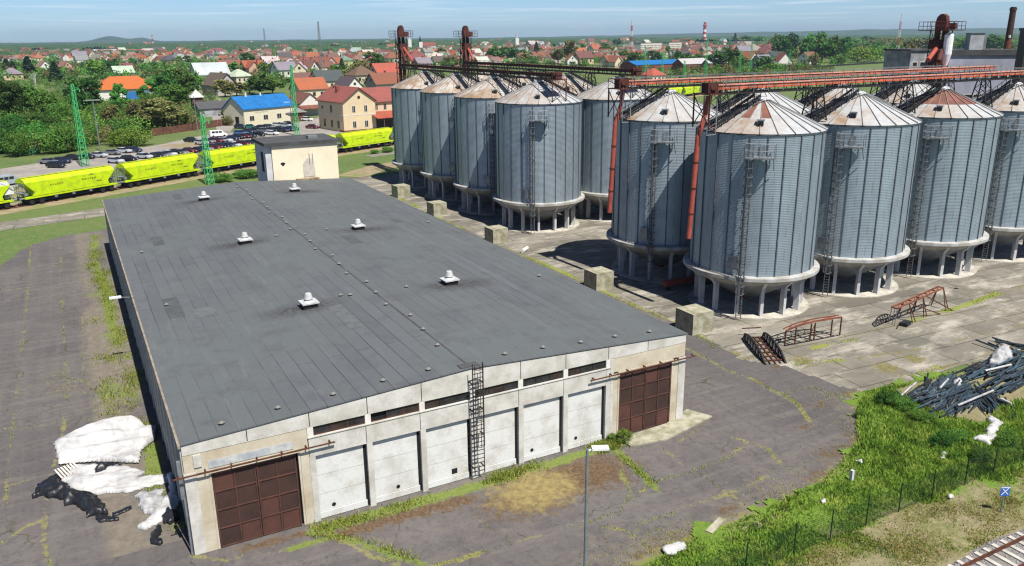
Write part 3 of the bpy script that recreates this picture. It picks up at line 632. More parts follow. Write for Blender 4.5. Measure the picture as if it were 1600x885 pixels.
for i in range(6):   # six wall panels with chipped feet, window strips above
    a0, a1 = PX_[i]+.19, PX_[i+1]-.43
    p_ = MB(); hs = [.0, .42, 1.62, 2.9, 4.22]
    for h0, h1 in zip(hs, hs[1:]): p_.b2((a0, .19 if h0 else .13, h0+.012), (a1+(.04 if h0 else .1), .219, h1-.012))
    if i in (0, 1, 4, 5):      # ventilation hole with a blackened rim
        cx = a0+(.9, 1.55, 0, 0, .75, .8)[i]; p_.mat(1).tube((cx, .188, .72), (cx, .176, .72), .13, n=12)
    if i == 2: p_.mat(1).b2((a0+1.75, .178, .55), (a0+2.15, .188, .92))
    p_.build('wall_panel', ['infill', 'dark_void'], WH)
    w0, w1 = PX_[i]+.19, PX_[i+1]-.19
    fr = MB()
    for t in (0, 1/3, 2/3, 1): fr.b2((w0+(w1-w0)*t-.025+(.025 if t == 0 else -.025 if t == 1 else 0), .10, 5.635), (w0+(w1-w0)*t+.025+(.025 if t == 0 else -.025 if t == 1 else 0), .16, 6.235))
    fr.b2((w0, .11, 6.19), (w1, .15, 6.232)); fr.b2((w0, .11, 5.638), (w1, .15, 5.68))
    wn = fr.build('window', 'rust' if i in (0, 1) else 'steel_dark', WH)
    pn = MB()
    for k in range(3):
        if i == 1 and k == 0: continue      # the broken pane
        pn.mat((i*2+k) % 3 == 1).b2((w0+(w1-w0)*k/3+.04, .125, 5.69), (w0+(w1-w0)*(k+1)/3-.04, .13, 6.18))
    pn.build('pane', ['glass_dark', plain('brown_glass', (.05, .035, .03), .35, var=.4)], wn)
MT['patch'] = plain('patch', (.095, .038, .028), .8, c2=(.065, .032, .026), scale=.9, var=.3)
# door ends
for sx, x0, x1, nm in ((0, 1.38, 6.22, 'left'), (1, 29.15, 33.85, 'right')):
    z1 = 4.85 if not sx else 5.0
    mb = MB()
    lo, hi = (0.0, 6.87) if not sx else (28.35, LX)
    mb.b2((lo, 0, -.02), (x0-.12, .3, 4.98)); mb.b2((x1+.14, 0, -.02), (hi, .3, 4.98))
    mb.b2((lo+.02, .02, z1+.16), (hi-.02, .3, 6.22))
    mb.build('door_surround', 'cream', WH)
    mb = MB()
    if not sx: mb.b2((-.02, -.035, 0), (.62, .28, 5.1)); mb.build('corner_pier', 'panel', WH); mb = MB(); mb.b2((.55, -.05, 5.4), (.95, .1, 6.15))
    else: mb.b2((28.36, -.03, 0), (28.62, .2, 6.2)); mb.build('door_post', 'panel', WH); mb = MB(); mb.b2((LX-.62, -.035, 0), (LX+.02, .28, 5.1))
    mb.build('corner_pier', 'panel', WH)
    mb = MB(); mb.b2((x0-.12, -.035, 0), (x0, .2, z1)); mb.b2((x1, -.035, 0), (x1+.12, .2, z1)); mb.b2((x0-.12, -.05, z1), (x1+.12, .2, z1+.14)); mb.build('door_frame', 'cream', WH)
    if not sx:
        mb = MB(); mb.b2((1.3, -.012, 5.15), (6.0, .01, 5.62)); mb.build('faded_sign', plain('faded_sign', (.50, .50, .48), .9, c2=(.30, .33, .36), scale=1.6, var=.3), WH)
    rl = MB(); rx0, rx1 = (-.62, 8.4) if not sx else (26.5, 35.95)
    rl.b2((rx0, -.30, 5.05), (rx1, -.22, 5.12))
    for k in range(7): q = rx0+.3+(rx1-rx0-.6)*k/6; rl.b2((q-.035, -.26, 5.122), (q+.035, .02, 5.2))
    rl.build('door_rail', 'rust', WH)
    mid = (x0+x1)/2
    for k, (a0, a1) in enumerate(((x0+.02, mid-.015), (mid+.015, x1-(.14 if not sx else .02)))):
        lf = MB(); lf.b2((a0, .05, .02), (a1, .09, z1-.02)); d_ = lf.build('door_leaf', 'rust_door', WH)
        fr = MB(); n = 4
        for t in range(n+1): zz = .05+(z1-.12)*t/n; fr.b2((a0, .0, zz-.035), (a1, .055, zz+.035))
        for t in (0, .5, 1): q = a0+.04+(a1-a0-.08)*t; fr.b2((q-.035, -.004, .02), (q+.035, .053, z1-.02))
        fr.build('leaf_frame', plain('leaf_frame', (.105, .045, .032), .8, c2=(.06, .028, .022), scale=1.2, var=.4), d_)
        if 1:
            for (c_, r_) in (((0, 3), (1, 0)) if k == sx else ((0, 0), (1, 0), (0, 1))) :
                pt = MB(); pt.b2((a0+.1+c_*(a1-a0)/2, .044, .1+r_*(z1-.12)/4), (a0-.1+(c_+1)*(a1-a0)/2, .052, -.02+(r_+1)*(z1-.12)/4))
                pt.build('patched_sheet', 'patch', d_)
MT['ladder_steel'] = plain('ladder_steel', (.05, .034, .03), .8, var=.4)
# roof ladder in its hoop cage
mb = MB()
for x in (17.35, 18.05): mb.b2((x-.025, -.62, .5), (x+.025, -.57, 8.35))
for k in range(25): mb.b2((17.35, -.60, .7+k*.3), (18.05, -.56, .74+k*.3))
for z in (.9, 3.2, 5.0, 6.9): mb.b2((17.3, -.58, z), (17.37, 0.0, z+.06)); mb.b2((18.03, -.58, z), (18.1, 0.0, z+.06))
ld = mb.build('ladder', 'ladder_steel', WH); mb = MB()
def hoop(mb, c, dx, dy, r, z, w=.03):
    pts = [V((c[0]+dx*r*cos(t)+dy[0]*r*1.05*sin(t), c[1]+dx*0+dy[1]*r*1.05*sin(t), z)) for t in [pi*i/8 for i in range(9)]]
    for a_, b_ in zip(pts, pts[1:]): mb.bar(a_, b_, w, w)
for k in range(7): hoop(mb, (17.7, -.58), 1, (0, -1), .36, 2.6+k*.9)
for t in (.2, .5, .8): mb.bar((17.7+.36*cos(pi*t), -.58-.378*sin(pi*t), 2.6), (17.7+.36*cos(pi*t), -.58-.378*sin(pi*t), 8.3), .035)
mb.build('cage', 'ladder_steel', ld)
mb = MB(); mb.b2((-.30, .1, 3.6), (-.10, .30, 5.9)); mb.tube((-.14, .12, 0), (-.14, .12, 3.6), .06); mb.build('downpipe', 'steel_light', WH)
mb = MB(); mb.bar((-.1, 32.7, 6.3), (-1.0, 32.7, 6.45), .08); mb.mat(1).box((-1.35, 32.7, 6.48), (.95, .34, .16)); mb.build('wall_lamp', ['pole_steel', 'white_metal'], WH)
mb = MB(); mb.b2((16.9, .1, RZ-.02), (18.2, .8, RZ+.03)); mb.build('felt_patch', 'felt_roof', roof)

# ---------------------------------------------------------------- stair head house at the far end of the roof
HT = empty('head_house', (0, 0, 0), 0, 'cream rendered head house with flat dark roof rising at the far end of the warehouse', 'roof house')
mb = MB(); mb.b2((23.5, 81.25, 0), (33.5, 89.5, 12.7)); mb.build('wall', ['hut_wall'], HT)
mb = MB(); mb.b2((22.6, 81.6, 0), (23.49, 89.0, 12.6)); mb.build('side_wall', 'leg_concrete', HT)
mb = MB(); mb.b2((22.35, 80.9, 12.7), (33.85, 89.9, 13.15)); rf_ = mb.build('roof_slab', 'felt_roof', HT)
mb = MB(); mb.box((30.4, 84, 13.4), (1.5, 1.1, .45), .1); mb.build('roof_hatch', 'steel_light', rf_)
mb = MB(); mb.b2((22.55, 83.2, 8.6), (22.61, 84.6, 11.6)); mb.build('window', 'dark_void', HT)
mb = MB(); pts = [(25.0+.3*cos(t)*(1+.4*sin(3*t)), 9.9+.26*sin(t)) for t in [2*pi*i/12 for i in range(12)]]
mb.extr(pts, 'y', 81.2, 81.26); mb.build('hole', 'dark_void', HT)
mb = MB()
pts = [(28.0, 7.7), (28.0, 9.6), (28.5, 10.4), (29.1, 10.6), (29.6, 10.2), (29.8, 8.6), (29.8, 7.7)]; mb.extr(pts, 'y', 81.19, 81.26)
mb.build('patched_render', plain('patch_render', (.53, .49, .42), .9, var=.15), HT)
mb = MB()
for x in (29.0, 29.5): mb.b2((x, 81.17, 9.4), (x+.09, 81.26, 11.2))
mb.build('bracket_mark', 'grey_render', HT)
mb = MB(); mb.b2((26.8, 80.4, rz_(28)-.1), (30.2, 81.2, rz_(28)+.22)); mb.build('threshold', plain('rusty_sill', (.34, .26, .17), .9, var=.4), HT)
# ---------------------------------------------------------------- silos
SR, RR, ZR, ZE, ZA = 6.42, 7.11, 3.98, 18.8, 21.55
NS = 24
def silo_protos():
    d = {}
    n = 96; mb = MB()
    w = MB(); w.lathe([(SR, 4.55), (SR, ZE)], n); me = w.mesh('silo_wall', 'silo_wall', True)
    uv = me.uv_layers.new(name='uv')
    for p in me.polygons:
        a0 = None
        for li in p.loop_indices:
            c = me.vertices[me.loops[li].vertex_index].co; a = math.atan2(c.y, c.x) % (2*pi)
            if a0 is None: a0 = a
            if a-a0 > pi: a -= 2*pi
            if a-a0 < -pi: a += 2*pi
            uv.data[li].uv = (a*SR, c.z)
    d['wall'] = me
    r = MB()
    for i in range(NS):
        t = 2*pi*(i+.5)/NS; r.bar((SR*1.006*cos(t), SR*1.006*sin(t), 4.5), (SR*1.006*cos(t), SR*1.006*sin(t), ZE-.02), .105, .11, (cos(t), sin(t), 0))
    r.lathe([(SR+.03, ZE-.02), (SR+.10, ZE-.02), (SR+.10, ZE-.18), (SR+.03, ZE-.18)], 72)
    d['stiffener'] = r.mesh('stiffener', 'silo_rib')
    for red in ('none', 'two', 'band'):
        for ty in ('roof_clean', 'roof_rusty'):
            ro = MB(); rs = [SR+.16, 3.9, .62]; zs = [ZE-.02, ZE+(ZA-ZE)*(SR+.16-3.9)/(SR-.46), ZA]
            for i in range(NS):
                for k in range(2):
                    a0, a1 = 2*pi*i/NS, 2*pi*(i+1)/NS
                    az = (math.degrees((a0+a1)/2) % 360)
                    rd = k == 1 and ((red == 'two' and (225 < az < 245 or 200 < az < 215)) or (red == 'band' and 165 < az < 285))
                    ro.mat(1 if rd else 0).add([(rs[k]*cos(a0), rs[k]*sin(a0), zs[k]), (rs[k]*cos(a1), rs[k]*sin(a1), zs[k]), (rs[k+1]*cos(a1), rs[k+1]*sin(a1), zs[k+1]), (rs[k+1]*cos(a0), rs[k+1]*sin(a0), zs[k+1])], [(0, 1, 2, 3)])
            me = ro.mesh('silo_roof', [ty, 'roof_red']); uv = me.uv_layers.new(name='uv')
            for p in me.polygons:
                for li in p.loop_indices:
                    c = me.vertices[me.loops[li].vertex_index].co
                    uv.data[li].uv = ((math.atan2(p.center.y, p.center.x)*3+ .6*((math.atan2(c.y, c.x)-math.atan2(p.center.y, p.center.x)+pi) % (2*pi)-pi)), math.hypot(c.x, c.y))
            d[red+ty] = me
    s = MB()
    for i in range(NS):
        t = 2*pi*i/NS; s.bar((SR*1.03*cos(t), SR*1.03*sin(t), ZE+.04), (.6*cos(t), .6*sin(t), ZA+.04), .05, .10)
    d['seam'] = s.mesh('roof_seam', plain('seam_metal', (.30, .30, .30), .6, .2, var=.3))
    c = MB(); c.lathe([(.66, ZA-.05), (.66, ZA+.16), (.3, ZA+.34), (.02, ZA+.36)], 20); d['cap'] = c.mesh('roof_cap', 'white_metal')
    h = MB(); h.box((4.9, 0, ZE+.92), (.62, .62, .42)); h.mat(1).box((5.28, 0, ZE+.86), (.1, .5, .36)); h.mat(0).box((4.85, 0, ZE+1.18), (.8, .8, .07)); d['hatch'] = h.mesh('roof_hatch', ['steel_light', 'dark_void'])
    g = MB(); g.lathe([(5.5, 3.22), (RR-.06, ZR+.10), (RR, ZR+.16), (RR, ZR+.48), (RR-.03, ZR+.52), (SR-.25, ZR+.58)], 72)
    d['ring'] = g.mesh('ring_beam', ['ring_concrete'])
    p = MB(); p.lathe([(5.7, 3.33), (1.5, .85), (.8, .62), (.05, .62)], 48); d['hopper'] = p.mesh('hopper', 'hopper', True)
    l = MB(); l.b2((5.15, -.16, 0), (5.75, .16, 3.0)); l.extr([(5.15, 3.0), (5.75, 3.0), (6.7, 3.98), (4.4, 2.6)], 'y', -.16, .16); d['leg'] = l.mesh('leg', 'leg_concrete')
    f = MB(); f.lathe([(6.4, -.05), (6.4, .08), (.02, .08)], 64); d['pad'] = f.mesh('foundation', 'slab_concrete')
    f = MB(); f.box((.1, .9, .42), (.7, 1.3, .55)); d['gate'] = f.mesh('discharge_gate', 'pipe_red')
    k = MB(); R = 7.18
    for y in (-.25, .25): k.b2((R-.04, y-.04, .2), (R+.04, y+.04, 17.9))
    for i in range(56): k.b2((R-.025, -.25, .5+i*.3), (R+.025, .25, .55+i*.3))
    for z in (5.2, 8.2, 11.2, 14.2): k.b2((SR, -.28, z), (R, -.23, z+.06)); k.b2((SR, .23, z), (R, .28, z+.06))
    d['ladder'] = k.mesh('ladder', 'ladder_grey')
    k = MB()
    for i in range(17):
        z = 2.9+i*.85; pts = [(R+.72*sin(t), .42*cos(t), z) for t in [pi*j/8 for j in range(9)]]
        for a_, b_ in zip(pts, pts[1:]): k.bar(a_, b_, .075, .075)
    for t in (.18, .5, .82): k.bar((R+.72*sin(pi*t), .42*cos(pi*t), 2.9), (R+.72*sin(pi*t), .42*cos(pi*t), 17.0), .065)
    d['cage'] = k.mesh('cage', 'ladder_grey')
    q = MB(); q.b2((SR+.05, -.4, 16.55), (7.7, 2.3, 16.68))
    for x, y in ((6.5, -.4), (7.68, -.4), (7.68, .95), (7.68, 2.3), (6.5, 2.3)): q.bar((x, y, 16.6), (x, y, 18.0), .07)
    for z in (17.3, 18.0): q.path([V((6.5, -.4, z)), V((7.68, -.4, z)), V((7.68, 2.3, z)), V((6.5, 2.3, z))], .035, 4)
    for y in (-.35, 2.25): q.bar((7.6, y, 16.55), (SR, y, 15.3), .07)
    q.b2((SR+.02, .8, 16.75), (SR+.10, 1.3, 17.7)); d['platform'] = q.mesh('platform', 'steel_light')
    q = MB(); q.b2((SR+.02, 1.0, 5.2), (SR+.10, 2.1, 6.6)); d['door'] = q.mesh('inspection_door', 'steel_light')
    q = MB()
    for y in (-.45, .45):
        q.bar((-.75, y, ZA+.5), (-SR-.1, y, ZE+.5), .10, .22); q.bar((-.75, y, ZA+1.15), (-SR-.1, y, ZE+1.15), .05, .05)
        for i in range(8): t = i/7; x = -.75-(SR-.65)*t; z = ZA+.5+(ZE-ZA)*t; q.bar((x, y, z-.55), (x, y, z+.65), .05)
    for i in range(24): t = i/23; x = -.75-(SR-.65)*t; z = ZA+.5+(ZE-ZA)*t; q.bar((x, -.45, z), (x, .45, z), .14, .04)
    d['stair'] = q.mesh('roof_stair', 'steel_dark')
    return d
MT['ring_concrete'] = plain('ring_concrete', (.40, .40, .395), .9, c2=(.28, .265, .23), scale=.7, var=.25)
SP = silo_protos()
GRP = 'galvanised grain silos on concrete legs'
def silo(x, y, ladder_az, ty, red, stair_rot, label, hatch_az=None, ladder=True):
    t = empty('grain_silo', (x, y, 0), 0, label, 'silo', GRP)
    link('wall', SP['wall'], t); link('stiffener', SP['stiffener'], t)
    r = link('roof', SP[red+ty], t); link('roof_seam', SP['seam'], r); link('roof_cap', SP['cap'], r); link('roof_hatch', SP['hatch'], r, None, ladder_az+rad(6))
    link('roof_stair', SP['stair'], r, None, stair_rot)
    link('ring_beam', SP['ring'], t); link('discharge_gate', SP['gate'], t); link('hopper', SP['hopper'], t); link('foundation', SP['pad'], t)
    for i in range(14): link('leg', SP['leg'], t, None, 2*pi*(i+.35)/14)
    if ladder:
        l = link('ladder', SP['ladder'], t, None, ladder_az); link('cage', SP['cage'], l)
        link('platform', SP['platform'], t, None, ladder_az); link('inspection_door', SP['door'], t, None, ladder_az-rad(22))
    return t
XS = [60.17, 74.61, 89.05, 103.5, 117.9]
FR = ['nearest silo, with two red sheets high on its pale roof, beside the sheltered block', 'silo with brown-streaked pale roof, second along the near front row',
      'silo with a broad rust-red band round its roof top, front row', 'silo cut off by the right edge of the photo, front row of the near block', '']
FR[0] = 'largest silo in view, with two red sheets high on its pale roof'
for i, x in enumerate(XS[:4]):
    silo(x, 19.29, rad((219, 209, 207, 207)[i]), 'roof_clean', ('two', 'none', 'band', 'none')[i], 0, FR[i])
BR = ['silo with clean ribbed roof and red spout, shaded by the largest silo before it', 'silo mostly hidden behind the largest silo, only its pale roof showing', 'silo hidden behind the second front silo, roof showing under the orange conveyors', 'silo hidden behind the red-banded silo, roof showing under the orange conveyors']
for i, x in enumerate(XS[:4]):
    silo(x, 34.02, rad((219, 212, 208, 206)[i]), 'roof_clean', 'none', 0, BR[i], ladder=i == 0)
LL = ['silo with clean grey roof nearest the roof edge, front of the far block', 'silo with rust-streaked roof, second in the left column of the far block', 'silo with pinkish rusty roof, third in the left column of the far block', 'leftmost silo of all, at the far end beside the first elevator tower']
for j in range(4): silo(59.65, 64.08+14.74*j, rad((233, 240, 244, 246)[j]), 'roof_clean' if j == 0 else 'roof_rusty', 'none', pi, LL[j])
LR = ['silo with clean pale roof, just right of the front one of the far block', 'silo peeping out with rusty roof between two front silos of the far block', 'silo hidden in the right column of the far block, third from the front', 'silo hidden at the far end of the right column, below the second elevator tower']
for j in range(4): silo(73.72, 64.08+14.74*j, rad(235), 'roof_clean' if j == 0 else 'roof_rusty', 'none', pi, LR[j], ladder=False)

# concrete blocks beside the road
blk = MB(); blk.b2((-1.15, -1.2, 0), (1.15, 1.2, 1.95)); bm_ = blk.mesh('concrete_block', 'block')
for i, (x, y, s, l) in enumerate(((48.9, 14.9, 1.1, 'mossy concrete block at the near right corner of the warehouse'), (48.9, 31.6, 1.05, 'mossy concrete block beside the black ground shadow of the silos'), (48.8, 57.4, 1.05, 'mossy concrete block before the front silo of the far block'),
        (48.9, 79, 1.05, 'mossy concrete block beside the third silo of the far block'), (49.4, 96.8, 1.1, 'mossy concrete block farthest back, near the head house'))):
    o = link('concrete_block', bm_, None, (x, y, -.02), .02*i); o.scale = (s, s, s); tag(o, l, 'concrete block', 'concrete blocks along the silo road')

# ---------------------------------------------------------------- conveyors above the roofs
def conveyor(name, p0, p1, supports, pal, label, rail_side, head=True):
    p0, p1 = V(p0), V(p1); L = (p1-p0).length; ang = math.atan2(p1.y-p0.y, p1.x-p0.x)
    t = empty(name, p0, ang, label, 'conveyor', 'roof conveyors over the silos')
    c = MB(); n = int(L/1.5)
    for i in range(n): c.b2((i*L/n+.02, -.34, -.20), ((i+1)*L/n-.05, .34, .24))
    c.build('casing', pal[0], t)
    c = MB(); c.b2((0, -.40, .245), (L, .40, .27)); c.build('cover', pal[0], t); c = MB(); c.b2((0, -.43, .20), (L, -.405, .29)); c.b2((0, .405, .20), (L, .43, .29)); c.build('edge_strip', pal[1], t)
    c = MB(); s = rail_side
    for yy in (-.45, .45, s*1.3): c.b2((0, yy-.04, -.62), (L, yy+.04, -.48))
    for i in range(int(L/.6)): c.bar((i*.6, s*.45, -.5), (i*.6, s*1.3, -.5), .10, .03)
    for i in range(int(L/1.2)):
        c.bar((i*1.2, -.45, -.56), (i*1.2+1.2, .45, -.56), .05)
        for yy in (-.36, .36): c.bar((i*1.2+.6, yy, -.5), (i*1.2+.6, yy, .1), .06, .05)
    c.build('walkway', 'steel_dark', t)
    c = MB(); c.tube((0, -s*.75, -.18), (L, -s*.75, -.18), .10, n=8); c.build('side_pipe', 'rust', t)
    c = MB()
    for i in range(int(L/2)+1):
        for yy in (s*1.3, -s*.48): c.bar((min(i*2, L), yy, -.5), (min(i*2, L), yy, .62), .05)
    for z in (.05, .6): c.bar((0, s*1.3, z), (L, s*1.3, z), .045)
    c.bar((0, -s*.48, .6), (L, -s*.48, .6), .04)
    c.build('railing', pal[2], t)
    for d in supports:
        c = MB(); z0 = -3.9
        for a_ in (-.75, .75):
            for yy in (-.5, .5): c.bar((d+a_, yy*2.2, z0), (d+a_*.6, yy, -.6), .11)
            for k in range(3):
                u0, u1 = k/3, (k+1)/3
                w0, w1 = 1.1-.6*u0, 1.1-.6*u1; zz0, zz1 = z0+3.3*u0, z0+3.3*u1; xx0, xx1 = a_*(1-.4*u0), a_*(1-.4*u1)
                c.bar((d+xx0, -w0, zz0), (d+xx1, w1, zz1), .06); c.bar((d+xx0, w0, zz0), (d+xx1, -w1, zz1), .06)
        for k in (0, 1, 2):
            u0 = k/3; c.bar((d-.75*(1-.4*u0), -1.1+.6*u0, z0+3.3*u0), (d+.75*(1-.4*(u0+.33)), -1.1+.6*(u0+.33), z0+3.3*(u0+.33)), .06)
        c.build('trestle', 'steel_dark', t)
    c = MB(); c.box((-.5, 0, 0), (1.3, 1.0, .95)); c.tube((-.6, -.7, .1), (-.6, .7, .1), .38, n=12); c.b2((-1.5, -1.2, -.62), (.5, 1.3, -.52))
    for x in (-1.45, .45):
        for y in (-1.15, 1.25): c.bar((x, y, -.6), (x, y, .5), .05)
        c.bar((x, -1.15, .5), (x, 1.25, .5), .05)
    c.bar((-1.45, -1.15, .5), (.45, -1.15, .5), .05); c.bar((-1.45, 1.25, .5), (.45, 1.25, .5), .05)
    c.bar((-1.4, -1.1, -.6), (-1.4, -1.1, -3.8), .12); c.bar((-1.4, 1.2, -.6), (-1.4, 1.2, -3.8), .12); c.bar((-1.4, -1.1, -.8), (-1.4, 1.2, -3.6), .07); c.bar((-1.4, 1.2, -.8), (-1.4, -1.1, -3.6), .07)
    c.build('drive_station', [pal[3]], t)
    return t
OP = ('orange', 'orange_edge', 'steel_light', 'darkred'); DP = ('darkred', 'rust', 'steel_dark', 'darkred')
sup = [7.2+i*14.44+6.3 for i in range(5)]
conveyor('silo_conveyor', (53.6, 19.29, 23.0), (134, 19.29, 23.4), [14.2, 28.6, 43.0, 57.5], OP, 'bright orange conveyor gallery over the near silos, the lower one in the photo', -1)
conveyor('silo_conveyor', (53.6, 34.02, 22.8), (122, 34.02, 23.2), [14.2, 28.6, 43.0, 57.5], OP, 'orange conveyor gallery over the back row of the near silos, the upper one', -1)
conveyor('silo_conveyor', (59.65, 59.5, 22.6), (59.65, 119.5, 22.9), [12.0, 26.8, 41.5, 55], DP, 'dark red-brown conveyor gallery from the first elevator tower over the far block', 1)
conveyor('silo_conveyor', (73.72, 59.5, 22.8), (73.72, 119.5, 22.9), [12.0, 26.8, 41.5, 55], DP, 'dark red-brown conveyor gallery from the second elevator tower over the far block', 1)
# red discharge spouts hanging beside the two corner silos
for (x, y, lab) in ((53.0, 34.3, 'long red spout pipe hanging left of the shaded back silo'), (52.6, 19.6, 'long red spout pipe hanging left of the largest silo')):
    t = empty('spout_pipe', (x, y, 0), 0, lab, 'spout pipe', 'red spout pipes')
    c = MB(); c.path([V((.6, 0, 22.2)), V((.3, -.1, 20.6)), V((-.5, -.1, 18.2))], .24, 10); c.build('inlet', 'pipe_red', t)
    c = MB(); c.path([V((-.5, -.1, 18.3)), V((-.75, -.1, 13.2)), V((-1.0, -.1, 8.0))], .27, 12); c.build('pipe', 'pipe_red', t)
    c = MB()
    for z in (10.6, 13.2, 15.8): q = -.5-.5*(18.3-z)/10.3; c.tube((q, -.1, z-.06), (q, -.1, z+.06), .33, n=12)
    c.build('flange', 'darkred', t)
    c = MB(); c.bar((.9, -1.0, 22.2), (.9, -1.0, 18.6), .10); c.bar((.9, .9, 22.2), (.9, .9, 18.6), .10); c.path([V((-.2, -1.1, 22.4)), V((-.3, -1.1, 18.5)), V((.9, -1.0, 18.5))], .05, 5); c.build('hanger', 'steel_light', t)

# ---------------------------------------------------------------- bucket elevator towers
def elevator(x, y, rz, ztop, label, pal='darkred', spouts=((4.5, -.6, 23), (5.5, .8, 23)), cyc=False, s=1.0):
    t = empty('elevator_tower', (x, y, 0), rz, label, 'elevator tower', 'red bucket elevator towers')
    zp = ztop-2.2
    c = MB()
    for yy in (-.42, .42): c.b2((-.28*s, yy*s-.24*s, 0), (.28*s, yy*s+.24*s, zp+.3))
    c.build('trunk', 'rust_bright' if cyc else pal, t)
    c = MB()
    for a_ in (-.75, .75):
        for b_ in (-.95, .95): c.bar((a_*s, b_*s, 0), (a_*s, b_*s, zp), .11)
    z = 0
    while z < zp-1.5:
        for q in (-.75, .75): c.bar((q*s, -.95*s, z), (q*s, .95*s, z+1.9), .06); c.bar((q*s, -.95*s, z+1.9), (q*s, .95*s, z+1.9), .06)
        for q in (-.95, .95): c.bar((-.75*s, q*s, z), (.75*s, q*s, z+1.9), .06)
        z += 1.9
    c.build('lattice', pal, t)
    c = MB(); c.extr([(.62*a_*s, zp+b_) for a_, b_ in ((-.95, 0), (.95, 0), (1.0, 1.1), (.72, 1.95), (.2, 2.25), (-.3, 2.2), (-.8, 1.8), (-1.05, .9))], 'x', -.5*s, .5*s); c.build('head_housing', pal, t)
    c = MB(); r = 1.9*s; c.b2((-r, -r, zp-.1), (r, r, zp))
    for a_ in (-r, -r/3, r/3, r):
        for b_ in (-r, r): c.bar((a_, b_, zp), (a_, b_, zp+1.15), .06); c.bar((b_, a_, zp), (b_, a_, zp+1.15), .06)
    for z in (zp+.55, zp+1.15): c.path([V((-r, -r, z)), V((r, -r, z)), V((r, r, z)), V((-r, r, z)), V((-r, -r, z))], .035, 4)
    c.box((0, 1.2*s, zp+.5), (.7, .8, .9)); c.build('service_platform', pal, t)
    for i, (dx, dy, z1) in enumerate(spouts):
        c = MB(); c.tube((.3, dy*.4, zp-1.8), (dx, dy, z1), .26*s, n=10); c.build('spout', 'pipe_red' if i == 0 else pal, t)
    c = MB(); c.box((.4, 0, zp-2.0), (1.5*s, 1.6*s, 1.3)); c.build('distributor', pal, t); c = MB(); c.box((0, 0, zp*.78), (2.2*s, 2.4*s, .12)); c.build('landing', pal, t)
    if cyc:
        c = MB(); c.lathe([(.05, zp-5.2), (.25, zp-5), (.62, zp-3.4), (.62, zp-.7), (.3, zp-.4), (.02, zp-.38)], 14, (1.5, 1.7, 0)); c.build('cyclone', 'white_metal', t)
    return t
elevator(60.4, 121.9, rad(-90), 30.4, 'dark red bucket elevator tower with railed head, at the left end of the far silos', spouts=((5.6, .2, 23.3), (4.3, -.8, 23.3)))
elevator(75.1, 121.9, rad(-90), 30.3, 'dark red bucket elevator tower with railed head, second from the left', spouts=((3.4, .2, 23.2), (2.4, -1, 23.0)))
elevator(112.0, 36.6, rad(195), 30.5, 'tallest red elevator tower with twin trunks and white cyclone, by the mill at right', spouts=((5.0, .5, 24.2), (4.0, 1.6, 24)), cyc=True, s=1.25)

# ---------------------------------------------------------------- mill and chimneys at the right
def blockhouse(name, p, w, d, h, rz, wall, roofm, label, cat, wins, roof_h=.5):
    t = empty(name, (p[0], p[1], 0), rz, label, cat)
    c = MB(); c.b2((0, 0, 0), (w, d, h)); c.build('wall', wall, t)
    c = MB(); c.b2((-.3, -.3, h+.003), (w+.3, d+.3, h+roof_h)); c.build('roof', roofm, t)
    wm = None
    for (x, z, ww, hh) in wins:
        c = MB(); c.b2((x, -.06, z), (x+ww, .04, z+hh)); wn = c.build('window', 'white_wall', t)
        c = MB(); c.b2((x+.1, -.075, z+.1), (x+ww-.1, -.055, z+hh-.1)); c.build('pane', 'glass_dark', wn)
    return t
q = at(1424, 104, 20); hp = V((150, 72, 0))
def on_y(u, v, y):
    d = ray(u, v); t = (y-CAM.y)/d.y; return CAM+d*t
def on_d(u, v, dist):
    d = ray(u, v); return CAM+d*(dist/math.hypot(d.x, d.y))
def facing(name, u0, u1, vtop, dist, depth, wall, roofm, label, cat, wins, roof_h):
    """a block whose front wall runs between two sight lines"""
    a, c = on_d(u0, vtop, dist), on_d(u1, vtop, dist*1.02); w = math.hypot(c.x-a.x, c.y-a.y); rz = math.atan2(c.y-a.y, c.x-a.x)
    return blockhouse(name, (a.x, a.y), w, depth, a.z, rz, wall, roofm, label, cat, wins(w, a.z), roof_h), w, a.z
facing('mill_building', 1424, 1472, 80, 205, 10, 'grey_render', 'felt_roof', 'grey mill building with a row of small dark windows, behind the tall elevator tower', 'mill', lambda w, h: [(.6+w/4.2*i, h-3.4, 1.2, 1.1) for i in range(4)]+[(.6+w/4.2*i, h-7.4, 1.2, 1.1) for i in range(4)], .35)
mw, ww_, hh_ = facing('mill_building', 1473, 1588, 87, 200, 14, 'lilac_render', 'felt_roof', 'pale lilac mill wing with flat dark roof, behind the right end of the conveyors', 'mill',
    lambda w, h: [(1+w/8*i, h-4.6, 1.5, 1.2) for i in range(8)]+[(1+w/7*i, h-9.2, 1.7, 1.3) for i in range(7)]+[(3.5, h-12, 1.6, 2.6)], 1.1)
q = on_d(1513, 88, 201.5)
t = empty('roof_cabin', (q.x, q.y, hh_+1.1), mw.rotation_euler.z, 'dark sheet-metal cabin on the flat roof of the mill wing', 'roof cabin')
c = MB(); c.b2((0, .3, .003), (2.6, 3.5, 3.2)); c.build('body', 'grey_render', t); c = MB(); c.b2((2.6, .4, .2), (3.2, 3.4, 3.0)); c.build('side_hood', 'steel_light', t); c = MB(); c.b2((-.1, .2, 3.203), (2.7, 3.6, 3.35)); c.build('roof', 'felt_roof', t)
q = on_d(1606, 48, 190); t = empty('silo_annex', (q.x, q.y, 0), rad(-50), 'dark concrete tower cut off by the right edge of the photo', 'tower')
c = MB(); c.b2((0, 0, 0), (8, 8, q.z)); c.build('wall', plain('dark_tower', (.07, .065, .06), .9, var=.3), t); c = MB(); c.b2((-.2, -.2, q.z+.003), (8.2, 8.2, q.z+.5)); c.build('parapet', 'felt_roof', t)
